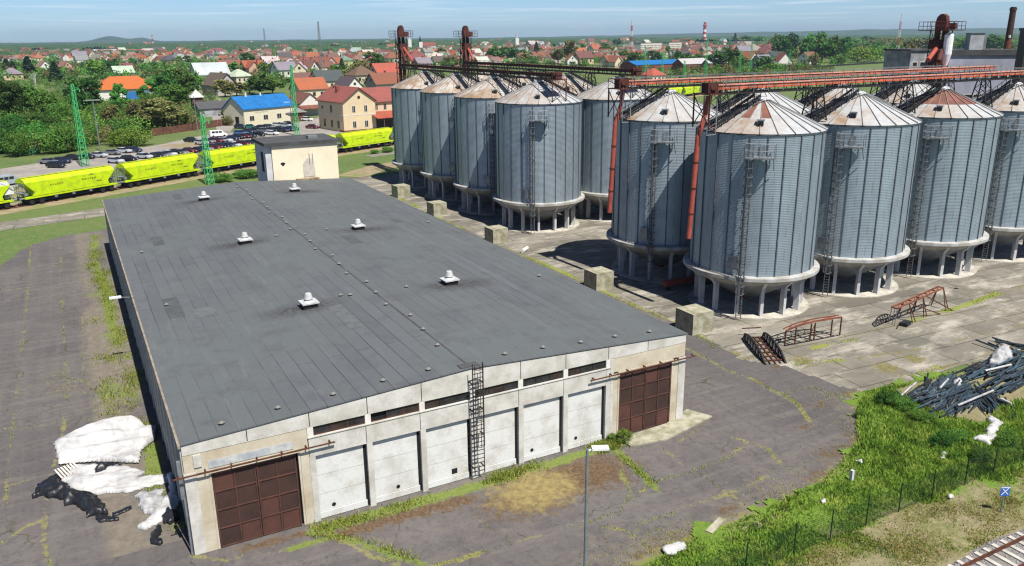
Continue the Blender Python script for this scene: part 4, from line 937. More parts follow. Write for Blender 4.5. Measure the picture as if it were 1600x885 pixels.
q = on_y(1577, 11, 92); q2 = on_y(1573, 80, 92)
t = empty('brick_chimney', (q2.x, 92, 0), 0, 'tall slim red-brown brick chimney beyond the mill at right', 'chimney')
c = MB(); c.tube((0, 0, 0), (0, 0, q.z-8), 1.25, .85, 14); c.build('shaft', plain('chimney_brick', (.16, .055, .04), .9, var=.3), t); c = MB(); c.tube((0, 0, q.z-8), (0, 0, q.z), .82, .72, 14); c.tube((0, 0, q.z-.9), (0, 0, q.z-.3), .88, .88, 14); c.build('sooty_top', plain('soot_brick', (.075, .035, .03), .9, var=.4), t)
c = MB(); c.box((-.65, -.5, q.z-7.4), (.4, .4, .7)); c.build('lamp_box', 'white_metal', t)

# red reclaim conveyor between the two near rows
t = empty('reclaim_conveyor', (54.5, 26.65, 0), 0, 'red reclaim conveyor on the ground between the two near silo rows', 'conveyor'); c = MB(); c.b2((0, -.35, .5), (64, .35, 1.05)); c.b2((0, -.38, 1.0), (64, .38, 1.07)); c.build('casing', 'pipe_red', t)
for k in range(16): c = MB(); c.b2((k*4+.5, -.3, 0), (k*4+.62, .3, .495)); c.build('stand', 'steel_dark', t)
# ---------------------------------------------------------------- railway by the camera
m, nt, b = base('ballast', .95); v = coords(nt)
a = mix(nt, noise(nt, v, 7., 3, .8, .35, .65), (.19, .18, .185), (.37, .35, .345)); a = mix(nt, noise(nt, v, .5, 4, .6, .5, .7), a, (.22, .20, .13))
setc(nt, b, a); bump(nt, b, noise(nt, v, 9., 3, .8), .8, .08); MT['ballast'] = m
mb = MB(); mb.add([(10, -20.9, -.02), (110, -20.9, -.02), (110, -21.5, .16), (10, -21.5, .16), (110, -25.5, .16), (10, -25.5, .16)], [(0, 1, 2, 3), (3, 2, 4, 5)]); tag(mb.build('ballast_bed', 'ballast'), kind='structure')
TK = empty('railway_track', (0, 0, 0), 0, 'rusty railway track on pale concrete sleepers at the bottom right corner', 'railway track')
for y in (-21.9, -23.4):
    mb = MB(); mb.b2((20, y-.07, .25), (110, y+.07, .29)); mb.b2((20, y-.02, .29), (110, y+.02, .38)); mb.b2((20, y-.04, .38), (110, y+.04, .43)); mb.build('rail', 'rust', TK)
sl_ = MB(); sl_.b2((-.13, -1.3, .12), (.13, 1.3, .24)); sm_ = sl_.mesh('sleeper', plain('sleeper_concrete', (.52, .49, .44), .9, var=.2))
for i in range(46): link('sleeper', sm_, TK, (32+i*.78, -22.65, 0))
n = 5200; sx = rng.uniform(32, 56, n); sy = np.where(rng.uniform(0, 1, n) < .5, rng.uniform(-21.6, -20.7, n), rng.uniform(-24, -21.2, n)); r_ = rng.uniform(.03, .075, n)
O = np.array([(1, 0, 0), (0, 1, 0), (-1, 0, 0), (0, -1, 0), (0, 0, 1), (0, 0, -1)], float); T = np.array([(0, 1, 4), (1, 2, 4), (2, 3, 4), (3, 0, 4), (1, 0, 5), (2, 1, 5), (3, 2, 5), (0, 3, 5)])
sz = np.where(sy > -21.5, -.02+(-sy-20.9)*.3, .16)
P = (np.stack([sx, sy, sz], 1)[:, None]+O[None]*r_[:, None, None]*rng.uniform(.6, 1.3, (n, 6, 1))).reshape(-1, 3); F = (np.arange(n)[:, None, None]*6+T[None]).reshape(-1, 3)
tag(link('gravel', npmesh('gravel', P, F, ['stone_grey'])), kind='stuff')

# ---------------------------------------------------------------- far railway and the lime train
TRK = [(-60, 92), (-15.2, 120.5), (-10.4, 122.9), (4.4, 132.0), (21.9, 142.6), (35.3, 149.9), (57.5, 160.0), (72, 166.6), (110, 185), (160, 212), (252, 262), (273, 272), (420, 345)]
m, nt, b = base('track_bed', .95); v = coords(nt)
a = mix(nt, noise(nt, v, .6, 5, .7, .4, .62), (.29, .225, .14), (.20, .16, .10)); a = mix(nt, noise(nt, v, .25, 4, .6, .5, .65), a, (.17, .19, .06)); setc(nt, b, a); MT['track_bed'] = m
def strip(name, pts, off0, off1, z, mat):
    mb = MB(); L = []
    for i, p in enumerate(pts):
        a_, c_ = pts[max(0, i-1)], pts[min(len(pts)-1, i+1)]; d = V((c_[0]-a_[0], c_[1]-a_[1], 0)).normalized(); nrm = V((-d.y, d.x, 0))
        for o in (off0, off1): mb.v.append((p[0]+nrm.x*o, p[1]+nrm.y*o, z))
    for i in range(len(pts)-1): mb.face(2*i, 2*i+1, 2*i+3, 2*i+2)
    return tag(mb.build(name, mat), kind='structure')
strip('track_bed', TRK, -3.4, 6.0, -.035, 'track_bed')
strip('platform_path', [(-60, 88), (-14.5, 106.3), (.3, 110.3), (36, 120)], -3.6, 3.6, -.03, 'apron')
strip('field_track', [(48, 124), (58, 133), (76, 142), (140, 170)], -3.5, 3.5, -.035, 'track_bed')
strip('platform_wall_path', [(62, 150.5), (88, 162)], -1.2, 2.6, -.02, 'apron')
for k, yo in enumerate((0.6, 2.1)):
    pass
rl = empty('railway_track', (0, 0, 0), 0, 'railway track under the lime-green grain wagons', 'railway track')
for yo in (.75, 2.25):
    mb = MB()
    for a_, c_ in zip(TRK, TRK[1:]):
        d = V((c_[0]-a_[0], c_[1]-a_[1], 0)).normalized(); nn = V((-d.y, d.x, 0))*yo; mb.bar(V((*a_, .08))+nn, V((*c_, .08))+nn, .12, .16)
    mb.build('rail', 'rust', rl)
arc = [0]
for a_, c_ in zip(TRK, TRK[1:]): arc.append(arc[-1]+math.hypot(c_[0]-a_[0], c_[1]-a_[1]))
def on_track(s, off=1.5):
    for i in range(len(TRK)-1):
        if s <= arc[i+1] or i == len(TRK)-2:
            t = (s-arc[i])/(arc[i+1]-arc[i]); a_, c_ = V((*TRK[i], 0)), V((*TRK[i+1], 0)); d = (c_-a_).normalized()
            return a_+(c_-a_)*t+V((-d.y, d.x, 0))*off, math.atan2(d.y, d.x)
def wagon_meshes():
    d = {}; mb = MB()
    prof = [(-8.75, 4.72), (8.75, 4.72), (8.75, 3.9), (7.15, 2.25), (7.35, 1.5), (-7.35, 1.5), (-7.15, 2.25), (-8.75, 3.9)]
    # bulged sides: three slices of the end profile
    def ring(y, inset, zc): return [(x*(1-inset), y, z-(zc if z > 4 else 0)) for x, z in prof]
    R = [ring(-1.46, 0, .75), ring(-1.2, 0, .32), ring(-.6, 0, .08), ring(0, 0, 0), ring(.6, 0, .08), ring(1.2, 0, .32), ring(1.46, 0, .75)]
    n = 8
    for q in R: mb.v += q
    for k in range(6):
        for i in range(n): mb.face(k*n+i, k*n+(i+1) % n, (k+1)*n+(i+1) % n, (k+1)*n+i)
    mb.face(*range(n)); mb.face(*range(6*n, 7*n)); d['body'] = mb.mesh('wagon_body', 'lime')
    mb = MB(); mb.b2((-9, -1.42, 1.12), (9, -1.2, 1.42)); mb.b2((-9, 1.2, 1.12), (9, 1.42, 1.42)); mb.b2((-9, -1.2, 1.15), (-7.2, 1.2, 1.40)); mb.b2((7.2, -1.2, 1.15), (9, 1.2, 1.40)); d['frame'] = mb.mesh('wagon_frame', 'lime')
    mb = MB(); mb.b2((-1.5, -1.1, .5), (1.5, 1.1, 1.05)); d['bogie'] = mb.mesh('bogie', 'black_rubber')
    mb = MB(); mb.b2((-4.6, -.9, .55), (4.6, .9, 1.48)); mb.b2((-9.6, -.25, .95), (9.6, .25, 1.25)); d['under'] = mb.mesh('underframe', 'black_rubber')
    mb = MB(); mb.tube((0, -.08, .5), (0, .08, .5), .46, n=14); d['wheel'] = mb.mesh('wheel', 'steel_dark')
    for s in (-1, 1):
        mb = MB()
        for y in (-1.2, -.5, .5, 1.2): mb.bar((s*8.9, y, 1.4), (s*8.75, y, 4.0), .07)
        for z in (1.9, 2.5, 3.1, 3.7): mb.bar((s*8.88, -1.2, z), (s*8.88, 1.2, z), .06)
        mb.b2((s*8.9-.5, -1.3, 2.2), (s*8.9+.1, 1.3, 2.28)); mb.box((s*8.3, 0, 1.9), (.7, 1.2, .6))
        for y in (-.9, .9): mb.tube((s*9, y, 1.25), (s*9.7, y, 1.25), .14, n=8); mb.tube((s*9.66, y, 1.25), (s*9.74, y, 1.25), .25, n=10)
        d['end%d' % s] = mb.mesh('end_ladder', 'steel_light')
    mb = MB(); rr = random.Random(3)
    def word(x0, z0, h, n):
        x = x0
        for i in range(n):
            w_ = h*rr.uniform(.5, .8); mb.b2((x, -1.478, z0), (x+.12*h*2, -1.462, z0+h)); mb.b2((x, -1.478, z0+h*rr.choice((0, .4, .8))), (x+w_, -1.4621, z0+h*.2+h*rr.choice((0, .35)))); x += w_+.12
    word(-4.2, 2.9, .30, 8); word(-.8, 2.9, .30, 8) if False else None
    d['letter2'] = mb.mesh('lettering', plain('lettering', (.10, .14, .02), .6)); mb = MB(); word(1.9, 2.95, .34, 9); mb.add([(3.3, -1.475, 3.6), (3.9, -1.475, 4.0), (4.4, -1.475, 3.6), (3.9, -1.475, 3.75)], [(0, 1, 2, 3)]); mb.b2((4.8, -1.478, 2.35), (5.9, -1.462, 2.5))
    d['letter'] = mb.mesh('lettering', plain('lettering', (.10, .14, .02), .6))
    mb = MB(); mb.b2((-8.7, -.4, 4.74), (8.7, .4, 4.80)); d['hatch'] = mb.mesh('roof_walk', plain('lime_walk', (.42, .48, .04), .6))
    mb = MB(); mb.b2((-.25, -1.5, .7), (.25, -1.3, 1.2))
    d['chute'] = mb.mesh('valve', 'steel_light')
    return d
WG = wagon_meshes()
def wagon(s, label, variant=0):
    p, a_ = on_track(s); t = empty('grain_wagon', (p.x, p.y, .1), a_, label, 'freight wagon', 'lime-green grain wagons of the train')
    link('body', WG['body'], t); link('frame', WG['frame'], t); link('underframe', WG['under'], t); [[link('wheel', WG['wheel'], b1, (x, y, 0)) for x in (-.9, .9) for y in (-1.18, 1.18)] for b1 in (link('bogie', WG['bogie'], t, (-6.9, 0, 0)), link('bogie', WG['bogie'], t, (6.9, 0, 0)))]; link('end_ladder', WG['end-1'], t); link('end_ladder', WG['end1'], t); link('roof_walk', WG['hatch'], t); [link('valve', WG['chute'], t, (x, 0, 0)) for x in (-3.4, 0, 3.4)]
    if not variant: link('lettering', WG['letter'], t); link('lettering', WG['letter2'], t)
    else:
        mb = MB(); mb.extr([(-8.9, 3.86), (8.4, 3.86), (9.2, 3.5), (9.3, 3.0), (8.78, 3.9), (8.4, 4.6), (6.6, 4.86), (-8.9, 4.86)], 'y', -1.42, 1.42); mb.extr([(8.76, 3.9), (9.4, 3.3), (9.3, 2.4), (7.6, 2.4)], 'y', -1.3, 1.3); mb.build('white_roof', 'white_metal', t)
        mb = MB(); pts = [(3.6+1.9*cos(q)*(1+.2*sin(3*q)), 1.98+.42*sin(q)*(1+.3*cos(4*q))) for q in [2*pi*i/16 for i in range(16)]]; mb.extr(pts, 'y', -1.48, -1.464); mb.build('graffiti', 'teal', t)
    return t
def s_of(x):
    for i in range(len(TRK)-1):
        if TRK[i][0] <= x <= TRK[i+1][0]: return arc[i]+(arc[i+1]-arc[i])*(x-TRK[i][0])/(TRK[i+1][0]-TRK[i][0])
s0 = s_of(-3.0)-.6; PW = 19.75
WL = {-1: 'grain wagon with white roof and teal graffiti at the left edge', 0: 'lime-green grain wagon, first whole one from the left', 1: 'lime-green grain wagon below the front row of parked cars, second whole one from the left',
      2: 'lime-green grain wagon just left of the head house, third whole one', 3: 'lime-green grain wagon running behind the head house', 4: 'lime-green grain wagon right of the head house, before the station', 5: 'lime-green grain wagon half hidden by the leftmost silo'}
for k, l in WL.items(): wagon(s0+PW*k, l, k == -1)
se = s_of(262)
wagon(se, 'far lime-green grain wagon seen above the shaded silo roof'); wagon(se-PW, 'far lime-green grain wagon half hidden behind the silo roof left of its neighbour')

# ---------------------------------------------------------------- car park
m, nt, b = base('parking_asphalt', .93); v = coords(nt)
a = mix(nt, noise(nt, v, .15, 5, .6, .4, .62), (.23, .21, .195), (.30, .27, .235)); a = mix(nt, noise(nt, v, .9, 4, .7, .52, .7), a, (.16, .145, .14)); setc(nt, b, a); MT['parking_asphalt'] = m
PK = P2((0, 264), (0, 300), (40, 287), (130, 272), (330, 238), (420, 226), (520, 216), (640, 205), (640, 186), (505, 182), (470, 190), (420, 203), (330, 209), (240, 228), (150, 240), (60, 255))
mb = MB(); mb.add([(x, y, -.03) for x, y in PK], [tuple(range(len(PK)))]); tag(mb.build('parking_lot', 'parking_asphalt'), kind='structure')
mb = MB(); q = P2((318, 150), (342, 150), (352, 168), (372, 190), (360, 206), (340, 206)); mb.add([(x, y, -.028) for x, y in q], [tuple(range(len(q)))]); tag(mb.build('side_street', 'parking_asphalt'), kind='structure')
for k, q in enumerate((P2((20, 300), (10, 312), (60, 303), (120, 285), (75, 272), (55, 280)), P2((245, 228), (300, 222), (320, 227), (280, 232)))):
    mb = MB(); mb.add([(x, y, -.026) for x, y in q], [tuple(range(len(q)))]); tag(mb.build('dry_bank', 'track_bed'), kind='structure')
def car_proto(kind):
    t = empty('parked_car', (0, 0, 0)); L = {'hatch': 4.2, 'sedan': 4.6, 'van': 5.0}[kind]; h = L/2
    if kind == 'van': pr = [(-h, .35), (-h, 1.0), (-h+.15, 1.9), (-h+.5, 2.0), (1.0, 2.0), (1.75, 1.25), (h-.1, 1.0), (h, .7), (h, .35)]; cab = None
    elif kind == 'sedan': pr = [(-h, .35), (-h, .85), (-h+.3, .98), (-h+1.0, 1.0), (.95, .98), (h-.2, .82), (h, .65), (h, .35)]; cab = ([(-h+.75, .98), (-.95, 1.42), (.35, 1.42), (1.15, .97)])
    else: pr = [(-h, .35), (-h, .9), (-h+.15, 1.0), (.95, .98), (h-.2, .85), (h, .65), (h, .35)]; cab = ([(-h+.1, .99), (-h+.55, 1.46), (.2, 1.48), (1.15, .97)])
    mb = MB(); mb.extr(pr, 'y', -.86, .86)
    if cab:
        ins = [(x, .80 if z < 1.1 else .64, z) for x, z in cab]; mb2 = MB(); n = 4
        mb2.v = [(x, -y, z) for x, y, z in ins]+[(x, y, z) for x, y, z in ins]; 
        for f in ((0, 1, 5, 4), (2, 3, 7, 6), (0, 3, 2, 1), (4, 5, 6, 7)): mb2.face(*f)
        mb.extr([(cab[1][0]-.02, cab[1][1]-.03), (cab[2][0]+.02, cab[2][1]-.03), (cab[2][0]-.1, cab[2][1]+.03), (cab[1][0]+.1, cab[1][1]+.03)], 'y', -.67, .67)
        mb.build('body', 'car_paint', t); mb2.build('windows', 'car_glass', t)
    else:
        mb.build('body', 'car_paint', t); mb2 = MB()
        for x0, x1 in ((-2.0, -1.1), (-.95, -.1), (.05, .95)):
            for y in (-.872, .872): mb2.b2((x0, y-.008, 1.25), (x1, y+.008, 1.8))
        mb2.add([(1.05, -.72, 1.98), (1.05, .72, 1.98), (1.76, .78, 1.28), (1.76, -.78, 1.28)], [(0, 1, 2, 3)]); mb2.build('windows', 'car_glass', t)
    w = MB(); 
    for y in (-.80, .80): pass
    w.tube((0, -.11, 0), (0, .11, 0), .33, n=12); wm = w.mesh('wheel', 'black_rubber')
    for x in (-h+.85, h-.85):
        for y in (-.80, .80): link('wheel', wm, t, (x, y, .33))
    l = MB()
    for y in (-.6, .6): l.box((h-.0, y, .66), (.06, .34, .14))
    l.build('headlights', 'white_metal', t); l = MB()
    for y in (-.66, .66): l.box((-h, y, .8), (.05, .26, .18))
    l.build('rear_lights', plain('rear_light', (.25, .01, .01), .4), t)
    return t
CP = {k: car_proto(k) for k in ('hatch', 'sedan', 'van')}
COLS = {'black': (.012, .013, .016), 'navy': (.015, .025, .06), 'silver': (.42, .45, .48), 'grey': (.15, .16, .18), 'dark red': (.12, .012, .018), 'white': (.72, .72, .72), 'teal': (.02, .17, .15), 'blue': (.05, .13, .32), 'dark blue': (.015, .025, .06)}
CARS = [('front row nearest the train', r) for r in ((181, 255, 'silver'), (202, 252, 'black'), (226, 248, 'silver'), (244, 247, 'black'), (255, 246, 'grey'), (265, 244, 'silver'), (276, 242, 'black'), (283, 242, 'grey'), (295, 239, 'dark red'), (310, 238, 'navy'), (322, 236, 'grey'), (336, 233, 'dark red'), (346, 232, 'black'), (356, 231, 'navy'), (366, 230, 'silver'), (380, 228, 'dark red'), (390, 227, 'navy'), (397, 226, 'silver'))] + \
       [('left end of the car park', r) for r in ((77, 256, 'grey'), (88, 262, 'black'), (98, 255, 'navy'), (114, 250, 'black'), (135, 248, 'black'), (154, 246, 'silver'), (176, 242, 'grey'), (193, 239, 'silver'), (210, 238, 'navy'))] + \
       [('second row of the car park', r) for r in ((299, 222, 'black'), (315, 226, 'silver'), (326, 224, 'grey'), (339, 223, 'dark red'), (352, 222, 'silver'), (371, 217, 'black'), (363, 219, 'navy'), (381, 216, 'dark red'), (391, 215, 'black'), (405, 213, 'black'), (425, 211, 'white'))] + \
       [('rear rows by the blue-roofed hall', r) for r in ((376, 211, 'blue'), (425, 206, 'navy'), (434, 206, 'black'), (441, 206, 'dark blue'), (450, 205, 'navy'), (376, 201, 'navy'), (391, 201, 'teal'), (435, 198, 'white'), (450, 196, 'black'), (488, 201, 'dark red'), (480, 189, 'white'), (400, 206, 'black'), (412, 207, 'grey'), (388, 208, 'navy'), (458, 204, 'black'), (420, 201, 'grey'), (408, 202, 'black'), (446, 199, 'silver'))]
ORD = ['first', 'second', 'third', 'fourth', 'fifth', 'sixth', 'seventh', 'eighth', 'ninth', 'tenth', 'eleventh', 'twelfth', '13th', '14th', '15th', '16th', '17th', '18th']
from collections import defaultdict
rows = defaultdict(list)
for row, (u, v_, c) in CARS: rows[(row, c)].append(u)
cr_ = random.Random(5)
for row, (u, v_, c) in CARS:
    k = 'sedan' if cr_.random() < .45 else 'hatch'; us = sorted(rows[(row, c)]); i = us.index(u)
    p = at(u, v_); rz = rad(-52) if 'left' not in row else rad(-38)
    rz += cr_.uniform(-.06, .06)
    o = copy_tree(CP[k], None, (p.x, p.y, -.02), rz); s = .98; o.scale = (s, s, s)
    if len(us) == 1: l = 'only %s car in the %s' % (c, row)
    else: l = '%s %s car from the left in the %s' % (ORD[i], c, row)
    o.name = 'parked_car'; tag(o, l, 'car', 'cars parked by the railway'); o.children[0].color = (*COLS[c], 1)
    for ch in o.children: ch.color = (*COLS[c], 1)
p = at(341, 214); o = copy_tree(CP['van'], None, (p.x, p.y, -.02), rad(8)); tag(o, 'white minibus parked behind the second row of cars', 'van', 'cars parked by the railway')
for ch in o.children: ch.color = (.72, .72, .72, 1)
p = at(12, 292); o = copy_tree(CP['van'], None, (p.x, p.y+2, 0), rad(30)); tag(o, 'silver-grey van at the left edge behind the white-roofed wagon', 'van', 'cars parked by the railway')
for ch in o.children: ch.color = (.30, .36, .40, 1)
for k in CP.values():
    for ch in list(k.children): bpy.data.objects.remove(ch)
    bpy.data.objects.remove(k)

# ---------------------------------------------------------------- masts, lamps
def lattice_mast(name, p, h, w0, w1, mats, label, cat, n=14, arms=(), group=None, t_=.09):
    t = empty(name, (p.x, p.y, 0), rad(20), label, cat, group); c = MB(); nm = len(mats)
    for i in range(n):
        c.mat(int(i*6/n) % nm); z0, z1 = h*i/n, h*(i+1)/n; a0, a1 = (w0+(w1-w0)*i/n)/2, (w0+(w1-w0)*(i+1)/n)/2
        Q0 = [V((s*a0, q*a0, z0)) for s, q in ((-1, -1), (1, -1), (1, 1), (-1, 1))]; Q1 = [V((s*a1, q*a1, z1)) for s, q in ((-1, -1), (1, -1), (1, 1), (-1, 1))]
        for k in range(4):
            c.bar(Q0[k], Q1[k], t_*1.5); c.bar(Q0[k], Q1[(k+1) % 4], t_); c.bar(Q1[k], Q1[(k+1) % 4], t_)
    c.build('lattice', mats, t)
    for k, (z, l, a_) in enumerate(arms):
        c = MB(); c.bar((0, 0, z), (l*cos(a_), l*sin(a_), z+.3), .1); c.bar((0, 0, z+1), (l*cos(a_), l*sin(a_), z+.3), .07); c.tube((l*cos(a_), l*sin(a_), z-.4), (l*cos(a_), l*sin(a_), z+.2), .12, n=8); c.build('arm', mats, t)
    return t
MG = 'green lattice masts along the railway'
for (u, v_, vt, l, w) in ((133, 260, 132, 'green lattice mast at the left, tallest beside the train', 1.5), (328, 288, 181, 'green lattice mast standing before the train, left of the head house', 1.3), (464, 212, 102, 'green lattice mast before the blue-roofed hall', 1.2)):
    p = at(u, v_); lattice_mast('lattice_mast', p, height_at(p, vt), w, .45, ['green_paint'], l, 'mast', 13, ((height_at(p, vt)-1.4, 1.8, .4),), MG, .075)
FM = [(1007, 120, 72), (1034, 126, 80), (1102, 128, 62), (1155, 118, 78), (1172, 114, 64), (1232, 108, 82), (1260, 102, 78), (1302, 98, 70), (1330, 97, 78), (1362, 94, 80), (1068, 135, 95)]
for i, (u, v_, vt) in enumerate(FM):
    p = at(u, v_); lattice_mast('lattice_mast', p, height_at(p, vt), 1.5, .6, ['green_paint'], '%s from the left of the thin green masts beyond the near silos' % ORD[i], 'mast', 8, (), MG, .07)
def pole_lamp(p, h, label, head=(1.0, .3), rz=0.0, arms=1, mat='pole_steel', name='street_lamp', z0=0, r=.085):
    t = empty(name, (p.x, p.y, z0), rz, label, 'street lamp'); c = MB(); c.tube((0, 0, 0), (0, 0, h), r*1.2, r*.8, 10); c.build('pole', mat, t)
    for k in range(arms):
        s = 1-2*k; c = MB(); c.bar((0, 0, h-.05), (s*.3, 0, h+.02), .07); c.box((s*(.2+head[0]/2), 0, h+.06), (head[0], head[1], .1)); c.build('lamp_head', 'white_metal', t)
    c = MB(); c.box((0, 0, .15), (.4, .4, .3)); c.build('base_plate', mat, t); return t
p = at(912, 1010); pole_lamp(p, height_at(p, 703), 'tall grey lamp post with flat pale head in front of the warehouse', (.75, .34), rad(-25), r=.085)
p = at(157, 236); pole_lamp(p, height_at(p, 157), 'slim two-headed lamp post at the left end of the car park', (1.6, .3), rad(-20), 2, r=.13)
p = at(309, 206); pole_lamp(p, height_at(p, 150), 'slim lamp post by the brown fence beside the car park', (1.2, .3), rad(160), 1, r=.12)
p = at(457, 205); pole_lamp(p, height_at(p, 160), 'curved-arm lamp post in front of the blue-roofed hall', (1.6, .35), rad(170), 1, r=.13)
p = at(1007, 128); pole_lamp(p, height_at(p, 110), 'pale lamp post beyond the left end of the upper orange conveyor', (4, .8), rad(0), 1, r=.25)
def mast_far(u, v_, vt, w0, w1, mats, label, cat='radio mast', n=18, t_=.25, name='radio_mast'):
    p = at(u, v_); lattice_mast(name, p, height_at(p, vt), w0, w1, mats, label, cat, n, (), None, t_)
MT['mast_grey'] = plain('mast_grey', (.20, .21, .23), .6, var=.1); MT['red_band'] = plain('red_band', (.42, .05, .04), .7, var=.1); MT['white_band'] = plain('white_band', (.70, .68, .66), .7, var=.1)
mast_far(503, 116, 34, 3.2, .6, ['mast_grey'], 'tall thin grey radio mast over the town, left of the first elevator tower', n=22, t_=.11)
mast_far(1400, 96, 22, 3.2, .6, ['red_band', 'white_band'], 'red and white radio mast left of the tall elevator tower', n=18, t_=.11)
mast_far(240, 76, 55, 7, 2, ['white_band', 'red_band'], 'far pale radio mast on the left skyline', n=8, t_=.45)
mast_far(415, 76, 44, 6, 1.5, ['mast_grey'], 'far thin radio mast on the skyline above the blue-roofed hall', n=9, t_=.3)
mast_far(986, 82, 32, 5, 1.5, ['red_band', 'white_band'], 'far radio mast over the town, left of the striped chimney', n=12, t_=.25)
p = at(1100, 69); h = height_at(p, 35); t = empty('striped_chimney', (p.x, p.y, 0), 0, 'red and white striped chimney tower on the skyline', 'chimney'); c = MB()
for i in range(9): c.mat(i % 2); c.tube((0, 0, h*i/9), (0, 0, h*(i+1)/9), 6.2-i*.24, 6.2-(i+1)*.24, 16)
c.mat(0).tube((0, 0, h*.82), (0, 0, h*.88), 6.9, 6.9, 16); c.build('shaft', ['red_band', 'white_band'], t)

# ---------------------------------------------------------------- fence, sign and litter on the verge
FX = [15.2, 18.8, 22.3, 25.8, 29.4, 32.3, 35.3, 38.2, 41.3, 44.6, 47.6, 50.8, 54, 57.2, 60.5, 64]
MT['fence_green'] = plain('fence_green', (.010, .035, .018), .6, var=.2)
t = empty('wire_fence', (FX[0], -16.5, 0), 0, 'dark green wire mesh fence on thin posts along the grass verge', 'fence')
pm = MB(); pm.tube((0, 0, -.1), (0, 0, 2.1), .038, n=6); pme = pm.mesh('post', 'fence_green')
for x in FX: link('post', pme, t, (x-FX[0], 0, 0))
c = MB(); x = .1
while x < FX[-1]-FX[0]-.05:
    c.add([(x-.005, .02, .06), (x+.005, .02, .06), (x+.005, .02, 1.85), (x-.005, .02, 1.85), (x, .028, .06), (x, .028, 1.85)], [(0, 1, 2, 3), (1, 4, 5, 2), (4, 0, 3, 5)]); x += .11
for k in range(14): z = .08+k*.135; c.bar((0, .045, z), (FX[-1]-FX[0], .045, z), .010)
c.build('wire_mesh', 'fence_green', t)
p = at(1563, 803); t = empty('trackside_sign', (p.x, p.y, 0), rad(-25), 'small blue and white sign on a short post beside the rails', 'sign')
c = MB(); c.tube((0, 0, 0), (0, 0, 1.35), .045, n=8); c.build('post', 'pole_steel', t)
c = MB(); c.b2((-.29, -.06, 1.25), (.29, -.04, 1.88)); bd = c.build('board', 'sign_blue', t)
c = MB(); c.bar((-.22, -.066, 1.33), (.2, -.066, 1.78), .05, .012, (0, 1, 0)); c.bar((.2, -.0665, 1.36), (-.14, -.0665, 1.72), .05, .012, (0, 1, 0)); c.b2((-.28, -.072, 1.80), (.28, -.062, 1.85)); c.build('emblem', 'white_metal', bd)

def crumple(name, poly, h, mat, label, cat, group=None, seed=0, step=.14, rough=1.0, folds=(0, 0), z0=.0, stretch=(1, 1)):
    """a crumpled sheet: height field over an outline, with folds and a real underside edge"""
    xs = [p[0] for p in poly]; ys = [p[1] for p in poly]
    X, Y = np.meshgrid(np.arange(min(xs)-.2, max(xs)+.2, step), np.arange(min(ys)-.2, max(ys)+.2, step)); nx = X.shape[1]
    sd_ = sd_poly(poly, X, Y)+fbm(X, Y, 1.6, seed+2)*.22*rough
    ins = np.clip(-sd_/.55, 0, 1); big = fbm(X*stretch[0], Y*stretch[1], .45, seed+5)*.5+.6
    rid = (1-np.abs(fbm(X*stretch[0], Y*stretch[1], .9, seed+7)))**2+.5*(1-np.abs(fbm(X*stretch[1]*1.3, Y*stretch[0], 1.7, seed+8)))**2; fold = 0
    if folds[0]: fold = np.sin((X*folds[1]+Y*(1-abs(folds[1])))*folds[0]+2*fbm(X, Y, .5, seed))*.24
    Z = z0+ins**.38*h*(big*.55+rid*.42*rough+fold)+.03
    keep = sd_ < 0; q = keep[:-1, :-1] & keep[1:, :-1] & keep[:-1, 1:] & keep[1:, 1:]; j, i = np.nonzero(q); a = j*nx+i
    F = np.stack([a, a+1, a+1+nx, a+nx], 1); used = np.unique(F); rm = np.zeros(X.size, np.int64); rm[used] = np.arange(len(used)); F = rm[F]
    Pt = np.stack([X.ravel(), Y.ravel(), Z.ravel()], 1)[used]; c0 = np.array([np.mean(xs), np.mean(ys), 0]); Pt = Pt-c0
    # underside skirt
    nb = len(Pt); bot = Pt.copy(); bot[:, 2] = np.minimum(bot[:, 2]-.03, z0+.0); 
    e = np.concatenate([F[:, [0, 1]], F[:, [1, 2]], F[:, [2, 3]], F[:, [3, 0]]]); key = np.sort(e, 1); kk = key[:, 0]*nb+key[:, 1]; u_, idx, cnt = np.unique(kk, return_index=True, return_counts=True); be = e[idx[cnt == 1]]
    S = np.stack([be[:, 1], be[:, 0], be[:, 0]+nb, be[:, 1]+nb], 1)
    o = link(name, npmesh(name, np.concatenate([Pt, bot]), np.concatenate([F, S]), mat, smooth=rough < .8), None, tuple(c0)); tag(o, label, cat, group); return o
TG, BG = 'white plastic sheets beside the warehouse', 'black plastic sheets beside the warehouse'
crumple('plastic_sheet', P2((84, 697), (90, 690), (122, 679), (168, 667), (212, 658), (228, 668), (246, 672), (243, 690), (222, 706), (218, 726), (150, 724), (92, 728)), 1.0, 'plastic_white', 'big smooth white sheet heaped by the warehouse wall, topmost of the pile', 'plastic sheet', TG, 3, .10, .20, (3.4, .12), .1, (.18, 1.3))
crumple('plastic_sheet', P2((95, 752), (110, 730), (150, 727), (200, 732), (228, 738), (215, 748), (262, 742), (272, 752), (200, 770), (150, 775), (122, 772)), .45, 'plastic_white', 'wrinkled white sheet spread below the big smooth one', 'plastic sheet', TG, 13, .09, .78, (4, .2), .0, (.4, 1.6))
crumple('plastic_sheet', P2((262, 745), (276, 742), (281, 790), (272, 806), (222, 832), (216, 826), (243, 800), (262, 772)), .5, 'plastic_white', 'white sheet trailing along the foot of the warehouse corner', 'plastic sheet', TG, 23, .09, .78, (5, .8), .0, (1.6, .4))
crumple('plastic_sheet', P2((210, 777), (235, 768), (256, 766), (258, 785), (240, 802), (222, 806)), .42, 'plastic_grey', 'grey crumpled sheet lying between the white ones', 'plastic sheet', TG, 33, .11, 1.2)
